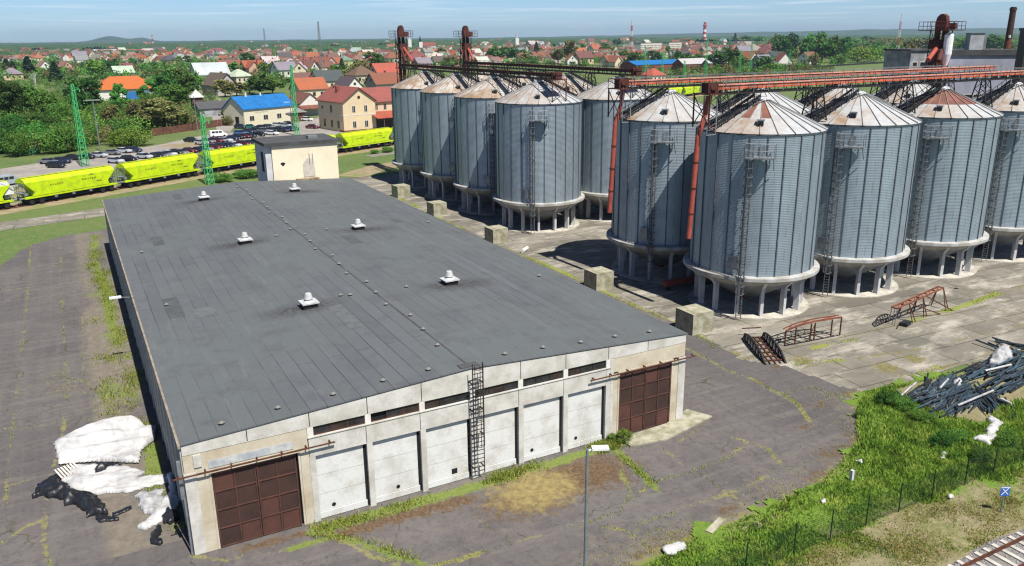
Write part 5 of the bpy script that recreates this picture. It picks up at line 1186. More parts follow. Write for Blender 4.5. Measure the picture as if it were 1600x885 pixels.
crumple('plastic_sheet', P2((144, 726), (178, 727), (196, 732), (160, 742), (150, 744)), .75, 'plastic_black', 'black sheet poking out under the big white sheet', 'plastic sheet', BG, 43, .12, 1.3)
crumple('plastic_sheet', P2((53, 778), (64, 758), (92, 744), (102, 758), (118, 772), (150, 778), (168, 792), (172, 806), (135, 808), (115, 792), (85, 778)), .55, 'plastic_black', 'long crumpled black sheet at the front left of the white pile', 'plastic sheet', BG, 53, .10, 1.5)
crumple('plastic_sheet', P2((150, 810), (165, 803), (190, 812), (180, 818), (158, 817)), .3, 'plastic_black', 'small black scrap lying in front of the white pile', 'plastic sheet', BG, 63, .09, 1.4)
crumple('plastic_sheet', P2((172, 803), (204, 793), (205, 797), (180, 807)), .2, 'plastic_black', 'narrow black strip on the asphalt in front of the pile', 'plastic sheet', BG, 73, .08, 1.0)
crumple('plastic_sheet', P2((252, 812), (262, 800), (280, 800), (281, 815), (262, 822)), .5, 'plastic_black', 'black crumpled bag against the warehouse corner', 'plastic sheet', BG, 83, .09, 1.5)
crumple('plastic_sheet', P2((228, 850), (240, 832), (250, 822), (252, 850), (240, 853)), .35, 'plastic_black', 'black scrap among weeds below the white sheet tail', 'plastic sheet', BG, 93, .09, 1.4)
t = empty('pallet', (*at(108, 742)[:2], .35), rad(25), 'pale slatted pallet leaning on the white plastic pile', 'pallet'); t.rotation_euler = (rad(18), 0, rad(25)); c = MB()
for k in range(7): c.b2((-.7+k*.2, -.5, 0), (-.58+k*.2, .5, .03))
c.build('slats', 'panel', t); c = MB()
for y in (-.45, 0, .4): c.b2((-.7, y, -.1), (.65, y+.06, -.005))
c.build('stringers', 'wood', t)
LG = 'white scraps in the grass'
for k, (pl, h, l) in enumerate((([(1520, 690), (1540, 678), (1545, 655), (1565, 662), (1556, 690), (1545, 700)], .7, 'largest white scrap heap in the grass below the pipes'), ([(1463, 726), (1478, 704), (1484, 706), (1472, 724)], .5, 'narrow white scrap in the middle of the tall grass'),
        ([(1036, 867), (1040, 856), (1068, 852), (1072, 858), (1048, 870)], .35, 'white scrap at the edge of the asphalt near the bottom'), ([(1280, 785), (1291, 782), (1290, 788), (1282, 789)], .3, 'small white scrap in the grass by the yard edge'), ([(1333, 724), (1349, 720), (1346, 727)], .3, 'small white scrap at the left tip of the grass'),
        ([(1480, 780), (1496, 770), (1498, 776), (1485, 782)], .3, 'small white scrap by the middle fence posts'), ([(1545, 742), (1556, 740), (1555, 745)], .25, 'tiny white scrap at the right fence posts'))):
    crumple('plastic_scrap', P2(*pl), h*.5, 'plastic_white', l, 'plastic scrap', LG, 200+k*7, .09, 1.3, z0=.15)
mb = MB(); mb.b2((-.9, -.22, -.02), (.9, .22, .16)); o = mb.build('concrete_beam', 'block', None, False, at(1118, 824), rad(22)); tag(o, 'short concrete beam lying at the edge of the verge grass', 'concrete beam')
mb = MB(); mb.b2((-.1, -.1, 0), (.1, .1, .8)); o = mb.build('concrete_stub', 'leg_concrete', None, False, at(1330, 752), 0); tag(o, 'small concrete stub post at the corner of the yard', 'stub post')

# ---------------------------------------------------------------- heap of dark plastic pipes
mats_p = ['pipe_dark%d' % i for i in range(3)]
for n_, c_ in zip(mats_p, ((.035, .052, .066), (.055, .095, .125), (.024, .027, .030))): MT[n_] = plain(n_, c_, .4, var=.3, spec=.5)
pr_ = random.Random(21)
def pipes(n, c, L, spread, head, hs, r, lab, grp):
    ms = {}
    for i in range(n):
        k = pr_.randrange(3); q = pr_.choice((.5, .75, 1.0)); key = (k, q)
        if key not in ms:
            m_ = MB(); rr = r*(.7+.4*q); m_.tube((-L*q/2, 0, 0), (L*q/2, 0, 0), rr, n=10, caps=False); m_.tube((-L*q/2, 0, 0), (L*q/2, 0, 0), rr*.8, n=10, caps=True); ms[key] = m_.mesh('plastic_pipe', mats_p[k])
        a_ = rad(head)+pr_.gauss(0, rad(spread)); x, y = pr_.uniform(-1, 1), pr_.uniform(-1, 1)
        o = link('plastic_pipe', ms[key]); z = .12+hs*max(0, 1-abs(y))*pr_.random()
        o.location = (c[0]+x*c[2]-sin(a_)*0+y*c[4], c[1]+y*c[3], z); o.rotation_euler = (0, pr_.gauss(0, .05), a_); tag(o, lab, 'pipe', grp)
pipes(150, (56.0, -7.4, 2.0, 2.2, .5), 5.2, 9, 12, .5, .072, 'dark blue-grey plastic pipe in the heap nearest the grass', 'pipes of the near heap')
pipes(52, (57.6, -9.8, 1.1, 1.5, .3), 4.4, 8, 50, .3, .066, 'dark plastic pipe of the fan sliding down into the grass', 'pipes of the sliding fan')
pipes(78, (64.0, -6.8, 3.0, 2.2, .6), 6.0, 8, 8, .6, .078, 'dark blue-grey plastic pipe in the heap at the right edge', 'pipes of the right heap')
pipes(14, (69.6, -4.3, 1.6, 1.2, .4), 4.5, 30, 70, .7, .075, 'dark plastic pipe in the untidy stack farthest right', 'pipes of the far right stack')
for (u, v_, L, a_, l) in ((1475, 598, 2.4, 20, 'pale grey pipe on the upper edge of the near heap'), (1525, 620, 5, 4, 'long grey pipe lying across the heaps'), (1572, 625, 1.0, 80, 'short white pipe standing at the end of the heap'), (1420, 606, 3.4, 18, 'grey corrugated pipe at the left tip of the near heap'), (1560, 573, 3.2, -5, 'pale pipe on top of the right heap')):
    p = at(u, v_, .7); mb = MB(); mb.tube((-L/2, 0, 0), (L/2, 0, 0), .085, n=12, caps=False); mb.tube((-L/2, 0, 0), (L/2, 0, 0), .07, n=12); o = mb.build('plastic_pipe', 'plastic_grey' if 'grey' in l else 'plastic_white', None, False, (p.x, p.y, .6), rad(a_)); tag(o, l, 'pipe', 'pale pipes on the heaps')
crumple('plastic_sheet', P2((1545, 575), (1552, 556), (1575, 552), (1582, 565), (1565, 578)), .9, 'plastic_grey', 'grey sheet bundle on the upper pipe heap', 'plastic sheet', None, 301, .12, 1.4, z0=.3)
crumple('plastic_sheet', P2((1484, 607), (1492, 600), (1502, 600), (1500, 610)), .6, 'plastic_white', 'small white sheet between the two pipe heaps', 'plastic sheet', None, 311, .1, 1.3, z0=.3)
mb = MB()
for i in range(60):
    p = at(1415+pr_.uniform(0, 70), 632+pr_.uniform(-18, 12)); d = V((pr_.gauss(0, .5), pr_.gauss(0, .5), pr_.uniform(.15, .5))); mb.tube((p.x, p.y, .1), V((p.x, p.y, .2))+d, .022, .008, 4)
o = mb.build('dry_brushwood', 'bark_pale'); tag(o, 'tangle of dry pale twigs at the front of the pipe heap', 'brushwood', kind='stuff')

# ---------------------------------------------------------------- rusty steel frames on the apron
def arc_truss(mb, A, B, up, h, n=8, w=.07):
    A, B, up = V(A), V(B), V(up); lo = [A+(B-A)*i/n for i in range(n+1)]; hi = [lo[i]+up*(h*math.sqrt(max(0, 1-(2*i/n-1)**2))) for i in range(n+1)]
    for i in range(n):
        mb.bar(lo[i], lo[i+1], w); mb.bar(hi[i], hi[i+1], w*1.2)
        if 0 < i: mb.bar(lo[i], hi[i], w*.7)
        mb.bar(hi[i], lo[i+1], w*.7); 
FG = 'rusty steel frames on the concrete'
t = empty('rusty_frame', (50.6, 6.3, 0), 0, 'rusty frame with two arched lattice sides lying at the edge of the asphalt', 'steel frame', FG)
A1, B1 = V(at(1162, 528))-V((50.6, 6.3, 0)), V(at(1196, 570))-V((50.6, 6.3, 0)); sh = V(at(1228, 568))-V(at(1196, 570))
mb = MB(); arc_truss(mb, A1, B1, (.25, .55, .8), 1.05, 8, .125); mb.build('arched_side', 'steel_dark', t); mb = MB(); arc_truss(mb, A1+sh, B1+sh, (.25, .55, .8), 1.05, 8, .125); mb.build('arched_side', 'steel_dark', t)
mb = MB()
for i in range(7):
    q = A1+(B1-A1)*(i+.3)/7; mb.bar(q+V((0, 0, .1)), q+sh+V((0, 0, .1)), .09)
for k in (.25, .5, .75): mb.bar(A1+sh*k+V((0, 0, .06)), B1+sh*k+V((0, 0, .06)), .07)
mb.bar(A1+V((.2, .5, .75)), A1+sh+V((.2, .5, .75)), .09); mb.build('cross_bars', 'rust', t)
p0, p1 = V(at(1226, 541)), V(at(1312, 524)); q0 = V(at(1212, 522)); t = empty('rusty_frame', p0, 0, 'rusty railed walkway frame on thin posts beside the arched one', 'steel frame', FG); d = p1-p0; e = V((-.35, 1.6, 0))
mb = MB()
for tt in (0, .18, .45, .52, .83, 1.0):
    z = 1.75 if tt > .05 else 1.5; mb.bar(d*tt, d*tt+V((0, 0, z)), .10)
mb.bar(d*.4, d*.52+V((0, 0, 1.7)), .05); mb.build('posts', 'rust', t)
mb = MB(); top = [V((0, 0, 1.5)), d*.18+V((0, 0, 1.8)), d*.5+V((0, 0, 1.95)), d+V((0, 0, 1.85))]
for a_, b_ in zip(top, top[1:]): mb.bar(a_, b_, .14); mb.bar(a_+V((.1, .45, .05)), b_+V((.1, .45, .05)), .09); mb.bar(a_, b_+V((.1, .45, .05)), .06)
mb.build('top_rail', 'rust_bright', t)
mb = MB(); mb.bar((0, 0, .05), d, .09); arc_truss(mb, e+V((-.6, 0, .05)), e+d*.9, (0, .5, .85), .55, 8, .07); 
for tt in (.1, .3, .5, .7, .9): mb.bar(d*tt+V((0, 0, .05)), e+d*tt+V((0, 0, .05)), .06)
mb.build('lower_truss', 'steel_dark', t)
p0, p1 = V(at(1412, 505)), V(at(1472, 483)); t = empty('rusty_frame', p0, 0, 'rust-red trestle with splayed lattice legs standing on the concrete', 'steel frame', FG); d = p1-p0; e = V((-.2, 1.4, 0)).normalized()*.9
mb = MB(); T0, T1 = e*.5-d.normalized()*1.3+V((0, 0, 1.75)), d+e*.5+V((0, 0, 2.3))
for s_ in (-.32, .32):
    mb.bar(T0+e*s_, T1+e*s_, .14)
for i in range(7): q = T0+(T1-T0)*i/6; mb.bar(q-e*.32, q+e*.32, .11); q2 = T0+(T1-T0)*min(6, i+1)/6; mb.bar(q-e*.32, q2+e*.32, .07)
mb.build('top_beam', 'rust_bright', t)
mb = MB()
for f_, sp_ in ((.25, 1.1), (.55, .8), (1.0, 1.0)):
    q = T0+(T1-T0)*f_
    for s_ in (-1, 1): mb.bar(q+e*.3*s_, V((q.x, q.y, 0))+e*s_*sp_+d.normalized()*.35, .09); mb.bar(q+e*.3*s_, V((q.x, q.y, 0))+e*s_*sp_-d.normalized()*.2, .07)
mb.bar(T0+(T1-T0)*.25-e*.3, V((0, 0, 0))+d*.75-e*.9, .11); mb.bar(T0+(T1-T0)*.6-e*.3, d*1.05-e*1.0, .11); mb.build('legs', 'rust', t)
mb = MB(); arc_truss(mb, -d.normalized()*3.3+e*1.2+V((0, 0, .05)), e*1.5+V((.4, 0, .05)), (0, .6, .8), .75, 8, .08); mb.bar(-d.normalized()*2.2-e*.6+V((0, 0, .05)), e*.4, .08); mb.box((-.4, -.5, .2), (1.2, .7, .35), .3); mb.build('fallen_truss', 'steel_dark', t)
for s_ in (0, .9, 1.6):
    mb = MB(); q = T0+(T1-T0)*.0+e*(.3-s_*.4); mb.bar(q, V((q.x-.1, q.y, 0)), .05); mb.build('prop', 'steel_light', t)
c = MB(); c.b2((-.25, -.15, 0), (.25, .15, .04)); o = c.build('drain_cover', 'black_rubber', None, False, at(1494, 451), 0); tag(o, 'small dark drain cover in the concrete before the front silos', 'drain cover')
# pallet-sized bits near the dark pit road
c = MB(); c.tube((-.9, 0, .25), (.9, 0, .25), .26, n=12); o = c.build('concrete_pipe', 'white_wall', None, False, at(820, 393), rad(40)); tag(o, 'short white concrete pipe lying by the silo road', 'concrete pipe')
# ---------------------------------------------------------------- named buildings at the edge of town
def gable(mb_w, mb_r, x0, x1, y0, y1, h, ridge, axis='x', ov=.4, th=.25):
    """walls with gables into mb_w, roof slab into mb_r"""
    if axis == 'x':
        ym = (y0+y1)/2; mb_w.extr([(y0, -.2), (y0, h), (ym, ridge), (y1, h), (y1, -.2)], 'x', x0, x1); s = (ridge-h)/(ym-y0)
        P = [(y0-ov, h-s*ov), (ym, ridge), (y1+ov, h-s*ov), (y1+ov, h-s*ov+th), (ym, ridge+th), (y0-ov, h-s*ov+th)]; mb_r.extr([(a, b+.02) for a, b in P], 'x', x0-ov, x1+ov)
    else:
        xm = (x0+x1)/2; mb_w.extr([(x0, -.2), (x0, h), (xm, ridge), (x1, h), (x1, -.2)], 'y', y0, y1); s = (ridge-h)/(xm-x0)
        P = [(x0-ov, h-s*ov), (xm, ridge), (x1+ov, h-s*ov), (x1+ov, h-s*ov+th), (xm, ridge+th), (x0-ov, h-s*ov+th)]; mb_r.extr([(a, b+.02) for a, b in P], 'y', y0-ov, y1+ov)
def hip(mb_w, mb_r, x0, x1, y0, y1, h, ridge, ov=.4):
    mb_w.b2((x0, y0, -.2), (x1, y1, h)); d = min(x1-x0, y1-y0)/2; ym, xm = (y0+y1)/2, (x0+x1)/2
    a, b, c, e = (x0-ov, y0-ov, h), (x1+ov, y0-ov, h), (x1+ov, y1+ov, h), (x0-ov, y1+ov, h)
    if x1-x0 >= y1-y0: r0, r1 = (x0+d, ym, ridge), (x1-d, ym, ridge)
    else: r0, r1 = (xm, y0+d, ridge), (xm, y1-d, ridge)
    o = [a, b, c, e, r0, r1]; o = [(x, y, z+.02) for x, y, z in o]
    mb_r.add(o, [(0, 1, 5, 4), (1, 2, 5), (2, 3, 4, 5), (3, 0, 4)] if x1-x0 >= y1-y0 else [(0, 1, 4), (1, 2, 5, 4), (2, 3, 5), (3, 0, 4, 5)])
    mb_r.add([(x, y, z-.04) for x, y, z in o[:4]], [(0, 3, 2, 1)])
def wins(t, spots, w=1.1, h=1.5, y=0, frame='white_wall'):
    for (x, z) in spots:
        c = MB(); c.b2((x-w/2-.12, y-.06, z-.1), (x+w/2+.12, y+.03, z+h+.12)); f = c.build('window', frame, t); c = MB(); c.b2((x-w/2, y-.08, z), (x-.05, y-.055, z+h)); c.b2((x+.05, y-.08, z), (x+w/2, y-.055, z+h)); c.build('pane', 'glass_dark', f)
p = at(383, 198); q = at(468, 189); rz = math.atan2(q.y-p.y, q.x-p.x)
t = empty('blue_roofed_hall', p, rz, 'long cream hall with bright blue sheet roof behind the car park', 'hall'); w, r = MB(), MB(); gable(w, r, 0, 21, 0, 11.5, 5.6, 9.3); w.build('wall', plain('hall_cream', (.66, .60, .46), .9, var=.08), t); rf = r.build('roof', 'blue_roof', t)
c = MB(); c.b2((5, 5.3, 9.2), (5.5, 5.9, 10.6)); c.b2((11, 5.3, 9.2), (11.5, 5.9, 10.4)); c.build('chimney', 'white_wall', rf); wins(t, [(3, 1.7), (8.6, 1.7), (14.2, 1.7)], 1.7, 1.5)
c = MB(); c.b2((-.04, 3, 0), (.02, 5, 3)); c.build('door', 'steel_dark', t)
c = MB(); rr = random.Random(4)
for i in range(10): c.b2((4.2+i*.55, -.03, 4.15), (4.2+i*.55+.54, -.005, 4.15+rr.uniform(.3, .65)))
c.build('faded_lettering', plain('faded_letters', (.56, .54, .45), .9), t)
p = at(540, 207); p = V((p.x, p.y, 0)); q = at(615, 200.5); rz = math.atan2(q.y-p.y, q.x-p.x)
t = empty('railway_station', p, rz, 'two-storey cream railway station with red tiled roof and red platform canopy', 'station')
w, r = MB(), MB(); gable(w, r, -.4, 11, -.0, 17, 9.2, 13.2, 'y', .6); gable(w, r, 11, 40, 3, 14.5, 8.6, 12.4, 'x', .6); w.build('wall', plain('station_cream', (.62, .50, .31), .9, c2=(.56, .45, .30), var=.1, scale=.3), t); rf = r.build('roof', 'red_roof', t)
c = MB()
for x, y in ((2.5, 9), (4.2, 14)): c.b2((x, y, 10.8), (x+.9, y+.9, 13.4))
c.build('chimney', 'brick', rf)
c = MB(); c.extr([(-3.6, 3.7), (3.0, 5.2), (3.0, 5.4), (-3.6, 3.9)], 'x', 9.5, 40); c.build('canopy', 'canopy_red', t)
c = MB(); c.b2((11, 2.9, 0), (40, 2.97, 3.8)); c.build('painted_arcade_shade', plain('arcade_shade', (.17, .13, .10), .9, var=.3), t)  # dark sheet: the shade under the canopy put into the colour
for x in range(12, 40, 4): c = MB(); c.b2((x, -3.3, 0), (x+.22, -3.1, 3.8)); c.build('canopy_post', 'wood', t)
wins(t, [(3.3, 5.9), (7.5, 5.9)], 1.0, 1.9); wins(t, [(3.3, 1.2), (7.5, 1.2)], 1.1, 1.9); wins(t, [(13+3.2*i, 5.9) for i in range(8)], 1.0, 1.8, 3)
c = MB(); c.tube((5.3, -.02, 10.4), (5.3, -.08, 10.4), .5, n=12); c.build('round_window', 'glass_dark', t)
for y, z in ((8, 5.6), (8, 1.0), (3.5, 1.0), (13, 1.0), (14, 6.4)):
    c = MB(); c.b2((-.5, y-.6, z), (-.38, y+.6, z+(2.2 if z < 6 else .9))); c.build('window', 'glass_dark', t)
c = MB(); c.b2((-.47, -.05, 4.95), (11.05, 17.05, 5.15)); c.build('string_course', 'white_wall', t)
c = MB(); c.b2((-1.5, -.35, 13.15), (-.9, .2, 13.2)) if False else c.b2((-.55, -.4, -.1), (11.2, 3, .5)); c.build('plinth', 'brick', t)
p = at(152, 158); t = empty('orange_roofed_hall', (p.x, p.y, 0), rad(6), 'long white building with bright orange hipped roof and blue end wall among trees', 'hall'); w, r = MB(), MB(); hip(w, r, 0, 29, 0, 16, 5.0, 11.0, .8); w.build('wall', 'white_wall', t); r.build('roof', plain('orange_tiles', (.42, .115, .03), .85, var=.15), t); c = MB(); c.b2((13, -.1, 0), (24, -.02, 3.6)); c.build('blue_wall', 'blue_metal', t)
p = at(310, 178); t = empty('derelict_turret', (p.x, p.y, 0), 0, 'dark brown timber turret with pale pointed roof, left of the blue-roofed hall', 'turret'); c = MB(); c.b2((-2, -2, 0), (2, 2, 6.4)); c.build('wall', 'wood', t)
c = MB(); c.add([(-2.6, -2.6, 6.42), (2.6, -2.6, 6.42), (2.6, 2.6, 6.42), (-2.6, 2.6, 6.42), (0, 0, 9.4)], [(0, 1, 4), (1, 2, 4), (2, 3, 4), (3, 0, 4), (0, 3, 2, 1)]); c.build('roof', 'panel', t)
for x in (-1.5, -.5, .5, 1.5): c = MB(); c.b2((x-.16, -2.1, 0), (x+.16, -1.98, 6)); c.build('post', 'bark', t)
p = at(452, 192); t = empty('pavilion', (p.x, p.y+3, 0), rad(12), 'small pavilion with grey hipped roof between the blue-roofed hall and the station', 'pavilion'); w, r = MB(), MB(); hip(w, r, 0, 7, 0, 7, 3.0, 5.6, .7); w.build('wall', 'wood', t); r.build('roof', plain('pav_roof', (.20, .20, .19), .9, var=.2), t)
p = at(470, 186); t = empty('shed', (p.x+3, p.y+12, 0), rad(12), 'white-gabled shed with brown lean-to left of the station', 'shed'); w, r = MB(), MB(); gable(w, r, 0, 9, 0, 12, 4.5, 8, 'y'); w.build('wall', 'white_wall', t); r.build('roof', plain('shed_roof', (.16, .07, .05), .9, var=.2), t); c = MB(); c.extr([(-4, 2.6), (0, 3.6), (0, 3.8), (-4, 2.8)], 'x', -1, 8); c.build('lean_to', 'brick', t)
p = at(318, 186); t = empty('shed', (p.x, p.y+8, 0), rad(8), 'low shed with dark grey roof at the left end of the blue-roofed hall', 'shed'); w, r = MB(), MB(); gable(w, r, 0, 16, 0, 8, 3.0, 5.2, 'x'); w.build('wall', 'grey_render', t); r.build('roof', plain('dark_tiles', (.08, .08, .085), .9, var=.2), t)
p = at(55, 240); t = empty('green_hut', (p.x-3, p.y, 0), rad(4), 'small green sheet-metal hut at the left, before the bushes', 'hut'); c = MB(); c.b2((-2, 0, 0), (4.2, 3, 2.5)); c.build('wall', plain('hut_green', (.05, .26, .15), .7, var=.2), t); c = MB(); c.b2((-2.2, -.2, 2.503), (4.4, 3.2, 2.65)); c.build('roof', 'steel_light', t)
def fence_line(name, uv, h, mat, label, nn=14):
    pts = [at(u, v_) for u, v_ in uv]; t = empty(name, (pts[0].x, pts[0].y, 0), 0, label, 'fence'); o = V((pts[0].x, pts[0].y, 0)); c = MB(); ps = MB()
    for a_, b_ in zip(pts, pts[1:]):
        a_, b_ = a_-o, b_-o; n = nn
        for i in range(n): c.bar(a_+(b_-a_)*(i+.02)/n+V((0, 0, h/2)), a_+(b_-a_)*(i+.96)/n+V((0, 0, h/2)), .05, h, (0, 0, 1))
        ps = MB(); ps.bar(a_+V((0, .1, 0)), a_+V((0, .1, h+.15)), .15); ps.build('post', 'bark', t)
    c.build('boards', mat, t)
fence_line('wooden_fence', ((238, 213), (300, 204), (378, 192)), 2.2, 'wood', 'red-brown wooden fence behind the car park')
fence_line('railing_fence', ((1060, 122), (1150, 117), (1300, 104), (1400, 98)), 1.5, 'steel_dark', 'dark railing along the far railway beyond the near silos', 20)
p = at(1013, 113); 
t = empty('market_hall', (p.x, p.y, 0), rad(8), 'flat long hall with blue roof half and grey roof half beyond the upper conveyor', 'hall'); w, r = MB(), MB(); gable(w, r, 0, 60, 14, 32, 5, 8, 'x'); w.build('wall', 'brick', t); r.build('roof', 'blue_roof', t)
w, r = MB(), MB(); gable(w, r, 40, 95, 0, 12, 5, 9, 'x'); w.build('front_wall', 'brick', t); r.build('front_roof', plain('sheet_roof', (.42, .40, .40), .7, var=.2), t); c = MB(); c.extr([(60, 0), (60, 3.5), (66, 8), (72, 3.5), (72, 0)], 'y', -.6, -.1); c.build('gate', 'dark_void', t)
p = at(1215, 106); t = empty('white_house', (p.x, p.y, 0), rad(-20), 'white house with grey-red gable roof beyond the right end of the upper conveyor', 'house'); t.scale = (.6, .6, .6); w, r = MB(), MB(); gable(w, r, 0, 22, 0, 18, 8, 20, 'y', 1); w.b2((-18, -2, 0), (0, 14, 9)); w.build('wall', 'white_wall', t); r.b2((-19, -3, 9), (.5, 15, 9.8)); r.build('roof', plain('whr', (.20, .07, .06), .9, var=.2), t)
p = at(657, 80); t = empty('church', (p.x, p.y, 0), 0, 'white church tower with dark spire on the skyline right of the first elevator tower', 'church'); c = MB(); c.b2((-4, -4, 0), (4, 4, 19)); c.b2((4, -7, 0), (34, 7, 11)); c.build('wall', 'white_wall', t); c = MB(); c.tube((0, 0, 19), (0, 0, 24), 3.6, 2.4, 8); c.tube((0, 0, 24), (0, 0, 33), 2, .2, 8); c.build('spire', 'black_rubber', t); c = MB(); c.extr([(-8, 11), (8, 11), (0, 18)], 'x', 4.2, 35); c.build('roof', 'brick', t)
p = at(640, 79); t = empty('church', (p.x, p.y, 0), 0, 'slim white tower on the skyline just beside the first elevator tower', 'church'); c = MB(); c.b2((-4, -4, 0), (4, 4, 24)); c.build('wall', 'white_wall', t); c = MB(); c.tube((0, 0, 24), (0, 0, 31), 4.2, .3, 8); c.build('spire', 'grey_render', t)
p = at(807, 75); t = empty('church', (p.x, p.y, 0), 0, 'small white church tower on the skyline above the front far silo', 'church'); c = MB(); c.b2((-5, -5, 0), (5, 5, 24)); c.build('wall', 'white_wall', t); c = MB(); c.tube((0, 0, 24), (0, 0, 36), 4, .3, 8); c.build('spire', 'grey_render', t)

# ---------------------------------------------------------------- town houses
ROOFS = {'red': (.175, .058, .046), 'brown-red': (.155, .062, .048), 'orange': (.28, .088, .04), 'pinkish': (.22, .125, .10), 'grey': (.20, .19, .185), 'dark grey': (.06, .06, .066), 'brown': (.115, .07, .055), 'pale grey': (.40, .39, .37), 'green-grey': (.14, .21, .19)}
RW = ['red']*4+['brown-red']*5+['orange']*5+['pinkish']*2+['grey']*3+['dark grey']*2+['brown']*2+['pale grey']*2+['green-grey']
def house_meshes(kind):
    w, r, x = MB(), MB(), MB()
    if kind == 'gabled': gable(w, r, -6.5, 6.5, -4.6, 4.6, 4.2, 8.4, 'x', .5)
    elif kind == 'hipped': hip(w, r, -6, 6, -5, 5, 4.0, 8.2, .6)
    elif kind == 'front-gabled': gable(w, r, -4.6, 4.6, -7, 7, 4.2, 8.8, 'y', .5)
    elif kind == 'l-shaped': gable(w, r, -7, 7, 0, 8.5, 4.0, 8.0, 'x', .5); gable(w, r, -7, .5, -6, 3.5, 3.9, 7.6, 'y', .45)
    elif kind == 'tall gabled': gable(w, r, -6, 6, -5, 5, 7.2, 11.6, 'x', .5)
    y = {'gabled': -4.6, 'hipped': -5, 'front-gabled': -7, 'l-shaped': 0, 'tall gabled': -5}[kind]
    for i in range(3 if kind not in ('front-gabled', 'l-shaped') else 2):
        xx = (-3.6, 0, 3.6)[i] if kind not in ('front-gabled', 'l-shaped') else ((-2, 2) if kind == 'front-gabled' else (2.2, 5))[i]
        for z in ((1.1, 4.6) if 'tall' in kind else (1.3,)): x.b2((xx-.65, y-.06, z), (xx+.65, y+.02, z+1.5))
    if kind in ('gabled', 'tall gabled'):
        e = 6.5 if kind == 'gabled' else 6
        for s in (-1, 1): x.b2((s*e-.05, -1.9, 1.3), (s*e+.05, -.8, 2.8)); x.b2((s*e-.05, .8, 1.3), (s*e+.05, 1.9, 2.8)); x.b2((s*e-.05, -.6, 5.0), (s*e+.05, .6, 6.2))
    if kind == 'front-gabled': x.b2((-.7, y-.06, 5), (.7, y+.02, 6.3))
    ch = MB(); ch.b2((1.5, 1.0, 6), (2.3, 1.8, {'tall gabled': 12.6}.get(kind, 9.4)))
    return w.mesh('house_wall', 'house_wall'), r.mesh('house_roof', 'house_roof'), x.mesh('house_windows', 'glass_dark'), ch.mesh('house_chimney', 'brick')
KINDS_ = ['gabled', 'hipped', 'front-gabled', 'l-shaped', 'tall gabled']; HM = {k: house_meshes(k) for k in KINDS_}
FARM = {}
def merged(kind):
    if kind not in FARM:
        me = bpy.data.meshes.new('far_house'); import bmesh; bm = bmesh.new(); off = []
        for i, m_ in enumerate(HM[kind]):
            n0 = len(bm.faces); bm.from_mesh(m_); bm.faces.ensure_lookup_table()
            for f in bm.faces[n0:]: f.material_index = i
        bm.to_mesh(me); bm.free()
        for k in ('house_wall', 'house_roof', 'glass_dark', 'brick'): me.materials.append(MT[k])
        FARM[kind] = me
    return FARM[kind]
REG = [(0, 150, 'at the left edge of town'), (150, 330, 'beyond the orange-roofed hall'), (330, 470, 'beyond the blue-roofed hall'), (470, 610, 'beyond the station'), (610, 725, 'between the left elevator towers'), (725, 860, 'right of the second tower'), (860, 985, 'left of the orange conveyors'), (985, 1100, 'left of the striped chimney'), (1100, 1300, 'right of the striped chimney'), (1300, 1700, 'by the tall elevator tower')]
def region(u):
    for a, b, n in REG:
        if a <= u < b: return n
    return REG[0][2] if u < 0 else REG[-1][2]
def band(v_):
    return 'far out' if v_ < 76 else 'distant' if v_ < 88 else 'mid-town' if v_ < 108 else 'near'
LAB = []      # (object, pixel u, words before the place, band, region)
def note(o, p, words_, cat, grp): u, v_ = pix(p); LAB.append((o, u, words_, band(v_), region(u))); o['category'] = cat; o['group'] = grp
occ = []; hr = random.Random(17)
def free(x, y, r):
    return all((x-a)**2+(y-b)**2 > (r+c)**2 for a, b, c in occ)
for u, v_, r in ((420, 186, 17), (560, 200, 22), (620, 198, 18), (590, 200, 15), (185, 155, 22), (310, 172, 7), (455, 186, 9), (478, 180, 11), (325, 182, 11), (1080, 108, 50), (1225, 103, 26), (657, 80, 30), (640, 79, 22)):
    p = at(u, v_); occ.append((p.x, p.y, r))
def house(u, v_, kind=None, col=None, rz=None, s=1.0, force=False):
    p = at(u, v_); far = (p-CAM).length
    if not force and not free(p.x, p.y, 7.5*s): return None
    occ.append((p.x, p.y, 7.5*s)); kind = kind or hr.choice(KINDS_[:4]*2+KINDS_[4:]); col = col or hr.choice(RW)
    rz = hr.choice((.2, .2+pi/2, .5, -.35, .2+pi))+hr.uniform(-.15, .15) if rz is None else rz
    rc = tuple(c*hr.uniform(.8, 1.25) for c in ROOFS[col]); art = 'house'
    if far < 720:
        w, r, x, ch = HM[kind]; o = empty('town_house', (p.x, p.y, 0), rz); o.scale = (s, s, s); link('wall', w, o); ro = link('roof', r, o); ro.color = (*rc, 1); link('windows', x, o); link('chimney', ch, ro)
    else: o = link('town_house', merged(kind), None, (p.x, p.y, 0), rz); o.scale = (s, s, s); o.color = (*rc, 1)
    note(o, (p.x, p.y, 4), '%s house with %s roof' % (kind, col), 'house', 'houses of the town'); return o
